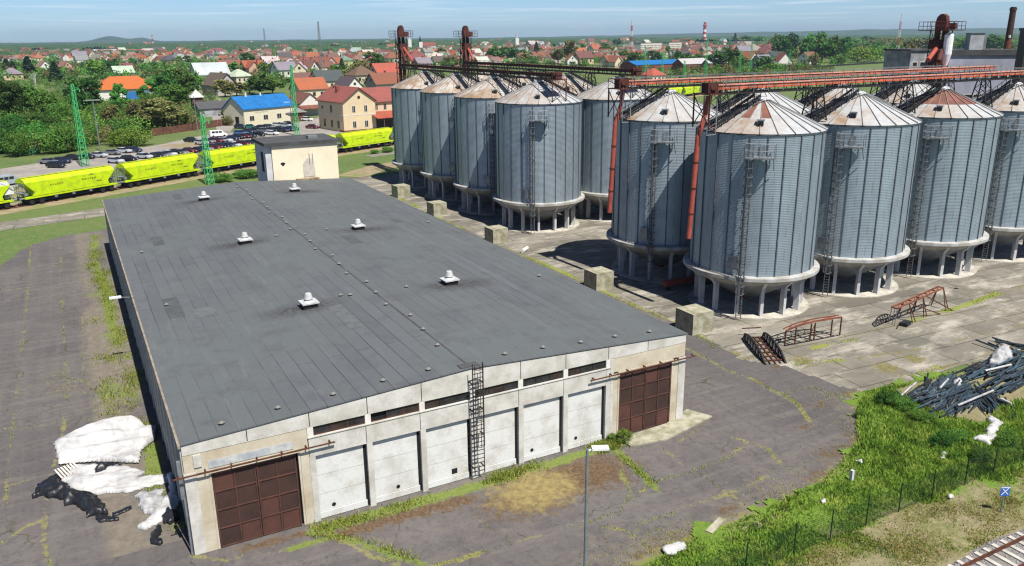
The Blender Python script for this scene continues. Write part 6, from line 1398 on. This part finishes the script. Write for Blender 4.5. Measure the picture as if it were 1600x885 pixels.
for a in ((330, 132, 'gabled', 'pale grey', .15, 1.6), (345, 148, 'front-gabled', 'brown', .3, 1.25), (400, 115, 'l-shaped', 'orange', .2, 1.3), (374, 130, 'hipped', 'pale grey', .5, 1.1), (445, 120, 'gabled', 'grey', .3, 1.3), (470, 122, 'front-gabled', 'pale grey', -.3, 1.3), (478, 140, 'gabled', 'red', .1, 1.1), (512, 140, 'gabled', 'dark grey', .2, 1.25), (545, 148, 'front-gabled', 'dark grey', .2, 1.0), (484, 154, 'gabled', 'orange', .2, 1.15), (565, 130, 'hipped', 'brown-red', .2, 1.3), (602, 128, 'gabled', 'orange', .2, 1.4), (600, 145, 'gabled', 'red', .2, 1.2), (195, 117, 'gabled', 'red', .2, 1.1), (193, 123, 'gabled', 'pale grey', .2, 1.1), (70, 113, 'front-gabled', 'pinkish', .2, 1.2), (62, 96, 'hipped', 'orange', .1, 1.2), (125, 94, 'gabled', 'grey', .1, 1.5), (28, 98, 'hipped', 'pinkish', .3, 1.3), (20, 125, 'hipped', 'grey', .2, 1.1), (103, 112, 'front-gabled', 'pinkish', .3, 1.1),
          (680, 100, 'hipped', 'pale grey', .1, 1.5), (696, 95, 'l-shaped', 'green-grey', .2, 1.2), (660, 108, 'gabled', 'grey', .2, 1.2), (650, 95, 'hipped', 'brown-red', .1, 1.6), (612, 100, 'hipped', 'brown-red', .2, 1.6), (742, 90, 'gabled', 'pale grey', .3, 1.4), (752, 104, 'gabled', 'pale grey', .2, 1.1), (830, 78, 'tall gabled', 'pale grey', .2, 1.6), (910, 100, 'gabled', 'brown-red', .1, 1.5), (930, 84, 'gabled', 'orange', .2, 1.6), (960, 105, 'l-shaped', 'red', .3, 1.3), (1020, 128, 'hipped', 'orange', .2, 1.0),
          (1175, 90, 'hipped', 'grey', .2, 2.0), (1200, 90, 'hipped', 'red', .2, 2.0), (1165, 103, 'front-gabled', 'orange', .1, 1.4), (1190, 107, 'gabled', 'grey', .2, 1.3), (1110, 80, 'hipped', 'red', .3, 1.6), (1245, 88, 'tall gabled', 'brown', .2, 1.3), (1262, 100, 'gabled', 'brown-red', .2, 1.3)): house(*a, force=True)
n = 0
for i in range(4000):
    if n >= 250: break
    k = hr.random(); u = hr.uniform(-20, 1010) if k < .85 else hr.uniform(1010, 1290)
    v_ = 66+ (hr.random()**1.3)*(52 if u < 610 else 40 if u < 1000 else 32)
    if u < 330 and v_ > 112: continue
    if u < 150 and v_ > 100: continue
    if house(u, v_, s=hr.uniform(1.0, 1.4)*(1+max(0, 84-v_)*.02)): n += 1
# larger slab buildings on the far side of town
def slab(u, v_, w, d, h, c, rz, lab):
    p = at(u, v_); o = MB(); o.b2((-w/2, -d/2, 0), (w/2, d/2, h)); o.mat(1).b2((-w/2-.3, -d/2-.3, h+.002), (w/2+.3, d/2+.3, h+.8)); o.mat(2)
    for k in range(max(1, int(h/3.2))):
        for i in range(int(w/4)): o.b2((-w/2+1+i*4, -d/2-.06, 1.2+k*3.1), (-w/2+3+i*4, -d/2+.02, 2.7+k*3.1))
    b_ = o.build('apartment_block', [plain('slab_%s' % lab[:8], c, .9, var=.1), 'felt_roof', 'glass_dark'], None, False, (p.x, p.y, 0), rz); tag(b_, lab, 'apartment block', 'large blocks on the skyline'); occ.append((p.x, p.y, w/2))
slab(1012, 82, 60, 14, 15, (.60, .56, .48), .3, 'long cream apartment block left of the striped chimney')
slab(1050, 80, 40, 14, 15, (.58, .54, .46), .3, 'cream apartment block just left of the striped chimney')
slab(1160, 74, 60, 16, 13, (.56, .52, .46), .2, 'cream apartment block right of the striped chimney'); slab(970, 67, 60, 16, 16, (.55, .50, .36), .2, 'yellowish apartment block far behind the town')
slab(560, 70, 70, 20, 14, (.62, .60, .56), .2, 'pale long block on the skyline above the station'); slab(580, 71, 140, 30, 9, (.5, .52, .52), .2, 'wide pale factory hall on the skyline above the station'); slab(165, 82, 60, 20, 8, (.68, .67, .64), .1, 'pale low hall in the distance at left')
slab(1545, 62, 30, 14, 12, (.52, .36, .20), .2, 'orange-brown block beside the brick chimney'); slab(1560, 63, 28, 14, 14, (.62, .56, .52), .2, 'pinkish white block right of the brick chimney'); slab(790, 68, 160, 40, 12, (.30, .09, .08), .2, 'long low red hall on the skyline beyond the second tower')

# ---------------------------------------------------------------- trees
def tree_mesh(kind, seed, nleaf, lsize):
    g = np.random.default_rng(seed); rr = random.Random(seed); mb = MB()
    # unit tree: height 10
    ch, cr_, z0 = {'round': (8.2, 3.9, 1.3), 'tall': (9.0, 2.6, .8), 'loose': (7.8, 3.6, 1.5), 'conifer': (9.2, 2.3, .6), 'bush': (8.8, 6.2, .0)}[kind]
    mb.tube((0, 0, -.2), (.1, 0, z0+1.5), .28, .2, 7); tops = []
    for i in range(7 if kind != 'conifer' else 1):
        a = 2*pi*i/7+rr.uniform(-.3, .3); q = V((cos(a)*cr_*.6, sin(a)*cr_*.6, z0+ch*rr.uniform(.3, .85))); mb.tube((.05, 0, z0+rr.uniform(0, 1.5)), q, .13, .04, 5)
    if kind == 'conifer': mb.tube((0, 0, 1.5), (0, 0, 9.5), .2, .03, 6)
    nt_ = len(mb.f); C = []
    ncl = {'round': 46, 'tall': 40, 'loose': 30, 'conifer': 60, 'bush': 48}[kind]
    for i in range(ncl):
        if kind == 'conifer': h_ = (i+.5)/ncl; z = z0+ch*h_; R = cr_*(1-h_)**.8*rr.uniform(.55, 1); a = i*2.4; c = (R*cos(a), R*sin(a), z); s = .75*(1.15-h_)
        else:
            while True:
                x, y, z = rr.uniform(-1, 1), rr.uniform(-1, 1), rr.uniform(-1, 1); d = x*x+y*y+z*z
                if .25 < d < 1: break
            asym = 1+.25*sin(2*math.atan2(y, x)+seed); c = (x*cr_*asym*.86, y*cr_*asym*.86, z0+ch/2+z*ch/2*(.9)); s = rr.uniform(.7, 1.45)*cr_/3.9*(1.0 if kind != 'loose' else .8)
            if kind == 'bush': c = (c[0], c[1], max(.6, c[2]))
        C.append((*c, s))
    C = np.array(C); per = g.integers(0, len(C), nleaf); dirs = g.normal(size=(nleaf, 3)); dirs /= np.linalg.norm(dirs, axis=1)[:, None]
    rad_ = C[per, 3]*g.uniform(.55, 1.12, nleaf); pos = C[per, :3]+dirs*rad_[:, None]*np.array([1, 1, .8])
    nrm = dirs+g.normal(size=(nleaf, 3))*.55; nrm /= np.linalg.norm(nrm, axis=1)[:, None]
    t1 = np.cross(nrm, g.normal(size=(nleaf, 3))); t1 /= np.linalg.norm(t1, axis=1)[:, None]; t2 = np.cross(nrm, t1); L = lsize*g.uniform(.6, 1.35, nleaf)[:, None]
    P = np.stack([pos-t1*L, pos-t2*L*.55, pos+t1*L, pos+t2*L*.55], 1).reshape(-1, 3); F = np.arange(nleaf*4).reshape(-1, 4)
    return mb, P, F
TM = {}
def tree_protos(kind, leaf, hi):
    k = (kind, leaf, hi)
    if k not in TM:
        out = []
        for s in range(2 if hi else 2):
            mb, P, F = tree_mesh(kind, 31+s*7+len(TM), (5200 if hi else 950), (.29 if hi else .60)); out.append((mb.mesh('trunk', 'bark'), npmesh('crown', P, F, [leaf])))
        TM[k] = out
    return TM[k]
WORDS = {'leaf_dark': 'dark green', 'leaf_mid': 'mid-green', 'leaf_light': 'light green', 'leaf_olive': 'olive', 'leaf_conifer': 'blackish green'}
KW = {'round': 'round tree', 'tall': 'tall narrow tree', 'loose': 'loose tree', 'conifer': 'pointed conifer', 'bush': 'broad bush'}
tr_ = random.Random(23); NT = [0]
def tree(p, h, kind, leaf, wide=1.0, far=None):
    far = (V((p.x, p.y, 0))-CAM).length; hi = far < 420; ps = tree_protos(kind, leaf, hi); tk, cw = ps[tr_.randrange(len(ps))]
    t = empty('bush' if kind == 'bush' else 'tree', (p.x, p.y, 0), tr_.uniform(0, 6.28)); s = h/10; t.scale = (s*wide, s*wide, s); link('trunk', tk, t); link('crown', cw, t); NT[0] += 1
    note(t, (p.x, p.y, h*.6), '%s %s' % (WORDS[leaf], KW[kind]), 'bush' if kind == 'bush' else 'tree', 'trees and bushes around the town'); return t
def tpx(u, vb, vt, kind, leaf, wpx=None):
    p = at(u, vb); h = height_at(p, vt); w = 1.0
    if wpx:
        d = (p-CAM).dot(CF); base_w = {'round': 8.6, 'tall': 5.8, 'loose': 7.8, 'conifer': 4.8, 'bush': 13}[kind]*h/10; w = wpx*d/FPX/base_w
    return tree(p, h, kind, leaf, w)
D, Mi, Li, Ol, Co = 'leaf_dark', 'leaf_mid', 'leaf_light', 'leaf_olive', 'leaf_conifer'
for a in ((138, 181, 113, 'round', D, 56), (18, 192, 118, 'round', D, 60), (50, 186, 128, 'round', Mi, 50), (78, 196, 138, 'round', Mi, 50), (100, 205, 150, 'bush', Mi, 55), (62, 214, 170, 'bush', D, 60), (25, 222, 172, 'bush', D, 60), (88, 128, 96, 'conifer', Co, 24), (47, 122, 88, 'conifer', Co, 26), (12, 112, 92, 'conifer', Co, 18), (22, 118, 96, 'conifer', Co, 18), (152, 122, 92, 'round', Li, 30), (180, 118, 90, 'round', D, 26), (192, 184, 124, 'tall', Mi, 30), (178, 205, 160, 'loose', Ol, 36),
          (58, 236, 184, 'bush', Mi, 50), (85, 240, 196, 'bush', Mi, 50), (112, 236, 188, 'bush', Mi, 50), (5, 240, 200, 'bush', D, 50), (140, 226, 190, 'bush', Mi, 40), (30, 244, 200, 'bush', Mi, 46), (98, 222, 186, 'bush', D, 46), (168, 222, 192, 'bush', Ol, 34), (205, 228, 197, 'bush', Li, 62), (185, 226, 202, 'bush', Mi, 34), (228, 206, 150, 'loose', Ol, 60), (258, 206, 148, 'loose', Ol, 74), (284, 202, 164, 'bush', Ol, 50), (300, 200, 176, 'bush', Li, 26), (215, 200, 160, 'loose', Mi, 44),
          (240, 165, 118, 'loose', Mi, 44), (262, 160, 108, 'round', D, 46), (286, 158, 106, 'round', D, 44), (306, 150, 110, 'round', Mi, 30), (276, 175, 128, 'round', Mi, 50), (236, 178, 138, 'bush', Mi, 44), (316, 140, 118, 'round', Li, 22), (352, 152, 122, 'round', Ol, 36), (370, 150, 126, 'loose', Ol, 34), (408, 148, 114, 'round', D, 50), (426, 146, 118, 'round', Mi, 36), (390, 146, 122, 'round', Mi, 32), (352, 190, 166, 'loose', Ol, 18), (360, 196, 178, 'bush', Ol, 22), (372, 194, 172, 'tall', Ol, 12), (388, 104, 80, 'round', D, 28), (365, 120, 96, 'loose', Mi, 34), (440, 110, 94, 'round', Li, 30), (490, 122, 104, 'bush', Li, 30), (563, 124, 92, 'round', Ol, 38), (540, 124, 106, 'bush', Ol, 34), (590, 116, 80, 'round', D, 28), (578, 100, 80, 'tall', Mi, 20), (495, 136, 126, 'bush', Mi, 16), (610, 165, 140, 'round', D, 24),
          (792, 98, 72, 'round', D, 44), (822, 100, 82, 'round', Ol, 24), (838, 88, 66, 'conifer', Co, 14), (890, 98, 58, 'tall', Ol, 26), (872, 100, 72, 'loose', Ol, 30), (775, 96, 70, 'loose', Mi, 36), (708, 104, 86, 'bush', Ol, 36), (690, 88, 74, 'round', D, 16), (860, 96, 84, 'round', Li, 24), (935, 98, 86, 'bush', Li, 34), (975, 100, 76, 'round', D, 26), (992, 104, 80, 'round', D, 24), (998, 110, 92, 'bush', Li, 34), (1020, 92, 78, 'round', D, 26), (1035, 108, 92, 'conifer', Co, 12), (948, 84, 66, 'round', Mi, 30), (965, 72, 60, 'round', D, 20),
          (1118, 108, 78, 'round', D, 38), (1138, 106, 72, 'round', D, 40), (1155, 108, 84, 'bush', Mi, 30), (1192, 110, 86, 'round', D, 34), (1205, 112, 96, 'bush', Mi, 30), (1090, 100, 84, 'round', D, 24), (1060, 92, 84, 'bush', D, 40), (1220, 94, 54, 'round', D, 30), (1234, 90, 48, 'round', Co, 26), (1213, 80, 52, 'round', Mi, 24), (1262, 96, 50, 'round', Mi, 34), (1284, 98, 48, 'round', Mi, 40), (1300, 98, 54, 'round', D, 30), (1318, 92, 56, 'round', D, 30), (1270, 104, 80, 'bush', Ol, 24), (1340, 98, 72, 'bush', Li, 40), (1362, 97, 70, 'bush', Li, 36), (1385, 92, 72, 'round', Mi, 26), (1335, 78, 60, 'round', Mi, 30), (1310, 100, 84, 'bush', Mi, 30), (1415, 108, 62, 'tall', Ol, 28), (1402, 106, 74, 'round', Mi, 30), (1432, 84, 58, 'round', Ol, 26), (1450, 84, 58, 'round', Ol, 30), (1148, 72, 52, 'conifer', Co, 10), (1165, 70, 55, 'round', Mi, 30), (1185, 70, 56, 'round', Mi, 30), (1372, 74, 60, 'round', Ol, 40), (1400, 72, 58, 'round', Ol, 40), (1355, 68, 56, 'round', D, 30),
          (1505, 82, 56, 'round', Mi, 30), (1525, 82, 54, 'round', D, 26), (1545, 84, 52, 'tall', D, 26), (1558, 84, 56, 'tall', Mi, 24), (1480, 84, 60, 'round', Mi, 30), (1466, 78, 58, 'round', Li, 24), (345, 244+40, 268, 'bush', Mi, 40), (385, 278, 262, 'bush', Mi, 44), (405, 276, 266, 'bush', D, 30), (606, 238, 228, 'bush', Mi, 24), (585, 240, 233, 'bush', Mi, 16)): tpx(*a)
n = 0
for i in range(6000):
    if NT[0] >= 280: break
    u = tr_.uniform(-20, 1500); v_ = 65.5+tr_.random()**1.5*(58 if u < 610 else 40)
    if u > 1290 and v_ > 90: continue
    p = at(u, v_)
    if not free(p.x, p.y, 3.0): continue
    occ.append((p.x, p.y, 2.5)); far = (p-CAM).length
    tree(p, tr_.uniform(7, 13)*(1+max(0, 80-v_)*.03), tr_.choice(['round', 'round', 'loose', 'tall', 'conifer', 'bush']), tr_.choice([D, D, Mi, Mi, Mi, Li, Ol, Co]), tr_.uniform(.9, 1.4))
# bare pale tree at the left
p = at(57, 140); t = empty('bare_tree', (p.x, p.y, 0), 0, 'bare pale branched tree among the green trees at left', 'tree'); c = MB(); br_ = random.Random(9)
def limb(c, p0, d, L, r, n):
    q = p0+d*L; c.tube(p0, q, r, r*.6, 5)
    if n: 
        for _ in range(3): limb(c, p0+d*L*br_.uniform(.55, 1), (d+V((br_.gauss(0, .45), br_.gauss(0, .45), br_.uniform(-.1, .4)))).normalized(), L*.68, r*.55, n-1)
H_ = height_at(p, 104); limb(c, V((0, 0, 0)), V((0, 0, 1)), H_*.36, .34, 4); c.build('trunk', 'bark_pale', t)
# dark shrub at the pipe heap
for (u, v_, vt, k, lf, w) in ((1382, 632, 606, 'bush', D, 34), (1408, 640, 618, 'bush', Mi, 44), (1344, 652, 636, 'bush', Li, 18), (975, 692, 668, 'bush', Li, 26), (958, 690, 676, 'bush', Li, 20), (1440, 660, 640, 'bush', Mi, 40), (1470, 700, 672, 'bush', D, 40), (1530, 722, 700, 'bush', D, 46), (1490, 690, 668, 'bush', Mi, 40), (1572, 700, 672, 'bush', Mi, 40), (404+290, 712, 700, 'bush', Mi, 16), (775, 728, 712, 'bush', Mi, 18)):
    o = tpx(u, v_, vt, k, lf, w)
# the rest of the houses, beyond the three hundred built one by one
hv, hf, hm = [], [], []
for i in range(14000):
    if len(hf) >= 900*8: break
    u = hr.uniform(-20, 1300); v_ = 65.2+hr.random()**1.5*38
    if u < 330 and v_ > 100 or u > 1000 and v_ > 92: continue
    p = at(u, v_)
    if not free(p.x, p.y, 6): continue
    occ.append((p.x, p.y, 6)); a_ = hr.choice((.2, 1.77, .5, -.35))+hr.uniform(-.2, .2); w_, d_, h_ = hr.uniform(5.5, 8.5), hr.uniform(4.2, 5.5), hr.uniform(3.6, 5.2)
    q_ = [(-w_, -d_, 0), (w_, -d_, 0), (w_, d_, 0), (-w_, d_, 0), (-w_, -d_, h_), (w_, -d_, h_), (w_, d_, h_), (-w_, d_, h_), (-w_*hr.choice((1, 1, .4)), 0, h_+d_*.85), (w_*hr.choice((1, 1, .4)), 0, h_+d_*.85)]; o_ = len(hv)
    hv += [(p.x+x*cos(a_)-y*sin(a_), p.y+x*sin(a_)+y*cos(a_), z) for x, y, z in q_]; rm_ = 3+hr.choice((0, 0, 0, 1, 1, 1, 2, 2, 3, 3, 4, 5)); wm_ = hr.randrange(3)
    for f_, m_ in (((0, 1, 5, 4), wm_), ((1, 2, 6, 5), wm_), ((2, 3, 7, 6), wm_), ((3, 0, 4, 7), wm_), ((4, 5, 9, 8), rm_), ((6, 7, 8, 9), rm_), ((5, 6, 9, 9), wm_ if q_[9][0] == w_ else rm_), ((7, 4, 8, 8), wm_ if q_[8][0] == -w_ else rm_)):
        hf.append(tuple(o_+k for k in dict.fromkeys(f_))); hm.append(m_)
    hf += []
mh = bpy.data.meshes.new('distant_houses'); mh.from_pydata(hv, [], hf)
for n_, c_ in (('dw1', (.62, .60, .55)), ('dw2', (.55, .47, .34)), ('dw3', (.45, .40, .36)), ('dr1', ROOFS['brown-red']), ('dr2', ROOFS['red']), ('dr3', ROOFS['orange']), ('dr4', ROOFS['pinkish']), ('dr5', ROOFS['grey']), ('dr6', ROOFS['brown'])): mh.materials.append(plain('far_'+n_, c_, .9, var=.2, scale=.05))
mh.polygons.foreach_set('material_index', hm); tag(link('distant_houses', mh), kind='stuff')
# unplanned greenery that reads as one mass: gardens of the town, woodland edge, the thicket at left
def mass(name, leaf, pts, hs, nq, lsize, wide=.8, seed=1):
    g = np.random.default_rng(seed); n = len(pts); d = g.normal(size=(n, nq, 3)); d /= np.linalg.norm(d, axis=2, keepdims=True); d[:, :, 2] = np.abs(d[:, :, 2])*1.1-.25
    lump = 1+.35*np.sin(d[:, :, 0]*4+g.uniform(0, 6, (n, 1)))*np.cos(d[:, :, 1]*4+g.uniform(0, 6, (n, 1)))
    R = (g.uniform(.7, 1.05, (n, nq))*lump)[:, :, None]*d*np.stack([hs*wide*.5, hs*wide*.5, hs*.62], 1)[:, None, :]
    C = pts[:, None, :]+np.array([0, 0, 1.])*(hs*.40)[:, None, None]+R
    nr = d+g.normal(size=d.shape)*.5; nr /= np.linalg.norm(nr, axis=2, keepdims=True); t1 = np.cross(nr, g.normal(size=d.shape)); t1 /= np.linalg.norm(t1, axis=2, keepdims=True); t2 = np.cross(nr, t1)
    L = (lsize*np.sqrt(hs/8))[:, None, None]*g.uniform(.6, 1.4, (n, nq, 1)); P = np.stack([C-t1*L, C-t2*L*.6, C+t1*L, C+t2*L*.6], 2).reshape(-1, 3)
    tag(link(name, npmesh(name, P, np.arange(len(P)).reshape(-1, 4), [leaf])), kind='stuff')
def fill(n, us, vs, pw=1.0, r=3.0, ok=lambda x, y: True):
    o = []
    for _ in range(n*4):
        if len(o) >= n: break
        p = at(tr_.uniform(*us), vs[0]+(vs[1]-vs[0])*tr_.random()**pw)
        if free(p.x, p.y, r) and ok(p.x, p.y): o.append((p.x, p.y, 0))
    return np.array(o, float)
occ = [q for q in occ if q[2] > 2.6]
for leaf, sd_, k in ((D, 3, 400), (Mi, 5, 300), (Li, 7, 90), (Ol, 9, 200)):
    a_ = fill(k, (-30, 1010), (66, 108), 1.2, 1.5); b_ = fill(k//3, (1000, 1330), (64, 104), 1.0, 1.5); c_ = fill(k//2, (1200, 1640), (58, 84), 1.2, 1.5); d_ = fill(k//4, (-30, 330), (104, 128), 1., 1.5)
    pt = np.concatenate([a_, b_, c_, d_]); dist = np.hypot(pt[:, 0]-CAM.x, pt[:, 1]-CAM.y); mass('town_greenery', leaf, pt, rng.uniform(3.5, 8, len(pt))*(1+dist/3500), 90, .72, .95, sd_)
    e_ = fill(k//2, (1190, 1640), (57, 96), 1.3, 1.5, lambda x, y: pix((x, y, 0))[0] < 1430 or pix((x, y, 0))[1] < 82); mass('woodland', leaf, e_, rng.uniform(9, 17, len(e_)), 150, .9, .9, sd_+50)
for leaf, sd_, k in ((D, 23, 60), (Mi, 25, 70), (Ol, 27, 60)):
    pt = np.concatenate([fill(k, (985, 1300), (104, 124), 1., 1.5, lambda x, y: x > 330 or y > 420), fill(k//2, (300, 620), (108, 136), 1., 1.5)]); mass('hedgerow', leaf, pt, rng.uniform(3, 7, len(pt)), 120, .6, 1.2, sd_)
TH = [(at(u, v_).x, at(u, v_).y) for u, v_ in ((-60, 120), (100, 122), (160, 170), (232, 170), (300, 165), (330, 150), (350, 165), (300, 196), (238, 208), (150, 232), (60, 246), (-60, 262))]
for leaf, sd_, k in ((D, 13, 230), (Mi, 15, 330), (Ol, 17, 130), (Li, 19, 90)):
    pt = fill(k, (-50, 340), (124, 246), .8, .3, lambda x, y: bool(inside(TH, np.array([x]), np.array([y]))[0])); mass('thicket', leaf, pt, rng.uniform(2.2, 6.5, len(pt)), 170, .34, 1.1, sd_)
# unique labels
grp = defaultdict(list)
for r in LAB: grp[(r[2], r[3], r[4])].append(r)
for (wd, bd_, rg), L in grp.items():
    L.sort(key=lambda r: r[1])
    for i, r in enumerate(L):
        l = '%s, %s, %s' % (wd, bd_, rg)
        if bd_ == 'near' and pix(r[0].location)[1] > 300: l = '%s on the weedy ground %s' % (wd, 'before the pipe heap' if r[1] > 1300 else 'at the warehouse foot'); rg2 = l
        if len(L) > 1: l += ', '+(ORD[i] if i else 'leftmost')+(' from left' if i else '')
        r[0]['label'] = l
seen = defaultdict(int); dup_ = defaultdict(list)
for r in LAB: dup_[r[0]['label']].append(r)
for l, L in dup_.items():
    if len(L) > 1:
        L.sort(key=lambda r: r[1])
        for i, r in enumerate(L): r[0]['label'] = l+', %s from left' % ORD[i] if i else l+', leftmost'
# ---------------------------------------------------------------- far woods, hills, haze
m, nt, b = base('far_canopy', .95, 0, .1); v = coords(nt)
a = mix(nt, noise(nt, v, .02, 4, .6, .4, .6), (.028, .066, .026), (.055, .10, .034)); a = mix(nt, noise(nt, v, .11, 3, .7, .5, .7), a, (.022, .05, .018)); setc(nt, b, a); MT['far_canopy'] = m
def polar_woods(name, r0, r1, nr, na, cov0, cov1, hmin, hmax, a0, a1, kind='stuff'):
    rr = r0*(r1/r0)**np.linspace(0, 1, nr); aa = np.linspace(a0, a1, na); R, A_ = np.meshgrid(rr, aa, indexing='ij'); X, Y = CAM.x+R*np.sin(A_), CAM.y+R*np.cos(A_)
    cov = cov0+(cov1-cov0)*np.linspace(0, 1, nr)[:, None]; f = fbm(X, Y, 1/260., 91)+.35*fbm(X, Y, 1/60., 95)
    msk = np.clip((f-(1-2*cov))*6, 0, 1); Z = -1.5+msk*(1.5+hmin+(hmax-hmin)*rng.uniform(0, 1, X.shape)*(.6+.4*fbm(X, Y, 1/90., 97)))
    for q in occ[:0]: pass
    idx = np.arange(nr*na).reshape(nr, na); F = np.stack([idx[:-1, :-1], idx[:-1, 1:], idx[1:, 1:], idx[1:, :-1]], -1).reshape(-1, 4)
    ok = (Z.ravel()[F] > -1.4).any(1); F = F[ok]
    o = link(name, npmesh(name, np.stack([X, Y, Z], -1).reshape(-1, 3), F, ['far_canopy'])); tag(o, kind=kind)
AZ0, AZ1 = YAW-rad(41), YAW+rad(41)
polar_woods('distant_woods', 1500, 2700, 70, 1500, .30, .55, 4, 13, AZ0, AZ1)
polar_woods('distant_forest', 2600, 8200, 60, 1200, .55, .95, 8, 19, AZ0, AZ1)
m, nt, b = base('hill_green', .95); setc(nt, b, mix(nt, noise(nt, coords(nt), .004, 5, .6), (.025, .055, .028), (.045, .08, .036))); MT['hill_green'] = m
aa = np.linspace(AZ0, AZ1, 500); Zt = 20+5*fbm(aa*40, aa*0, 1., 101)
d0 = math.atan2(ray(172, 60).x, ray(172, 60).y); d1 = math.atan2(ray(222, 60).x, ray(222, 60).y)
Zt = Zt+50*np.exp(-((aa-d0)/.017)**2)+32*np.exp(-((aa-d1)/.011)**2)+np.clip((aa-YAW-.02)/.35, 0, 1)*(38+10*fbm(aa*14, aa*0, 1., 105))
rows_ = []
for r, k in ((8250, 0), (8700, .75), (9200, 1.), (9700, .6)): rows_.append(np.stack([CAM.x+r*np.sin(aa), CAM.y+r*np.cos(aa), -2+(Zt+2)*k], 1))
Pn = np.concatenate(rows_); idx = np.arange(2000).reshape(4, 500); F = np.stack([idx[:-1, :-1], idx[:-1, 1:], idx[1:, 1:], idx[1:, :-1]], -1).reshape(-1, 4)
o = link('hills', npmesh('hills', Pn, F, ['hill_green'], smooth=True)); tag(o, kind='structure')
hz = bpy.data.materials.new('haze'); hz.use_nodes = True; hn = hz.node_tree; hn.nodes.remove(hn.nodes['Principled BSDF'])
pv = node(hn, 'ShaderNodeVolumePrincipled'); pv.inputs['Color'].default_value = (.58, .78, 1.0, 1); pv.inputs['Density'].default_value = HAZE; pv.inputs['Anisotropy'].default_value = .25
hn.links.new(pv.outputs[0], hn.nodes['Material Output'].inputs['Volume'])
mb = MB(); mb.b2((-9500, -600, -3.2), (10500, 10500, 125)); o = mb.build('haze', hz); tag(o, kind='stuff')
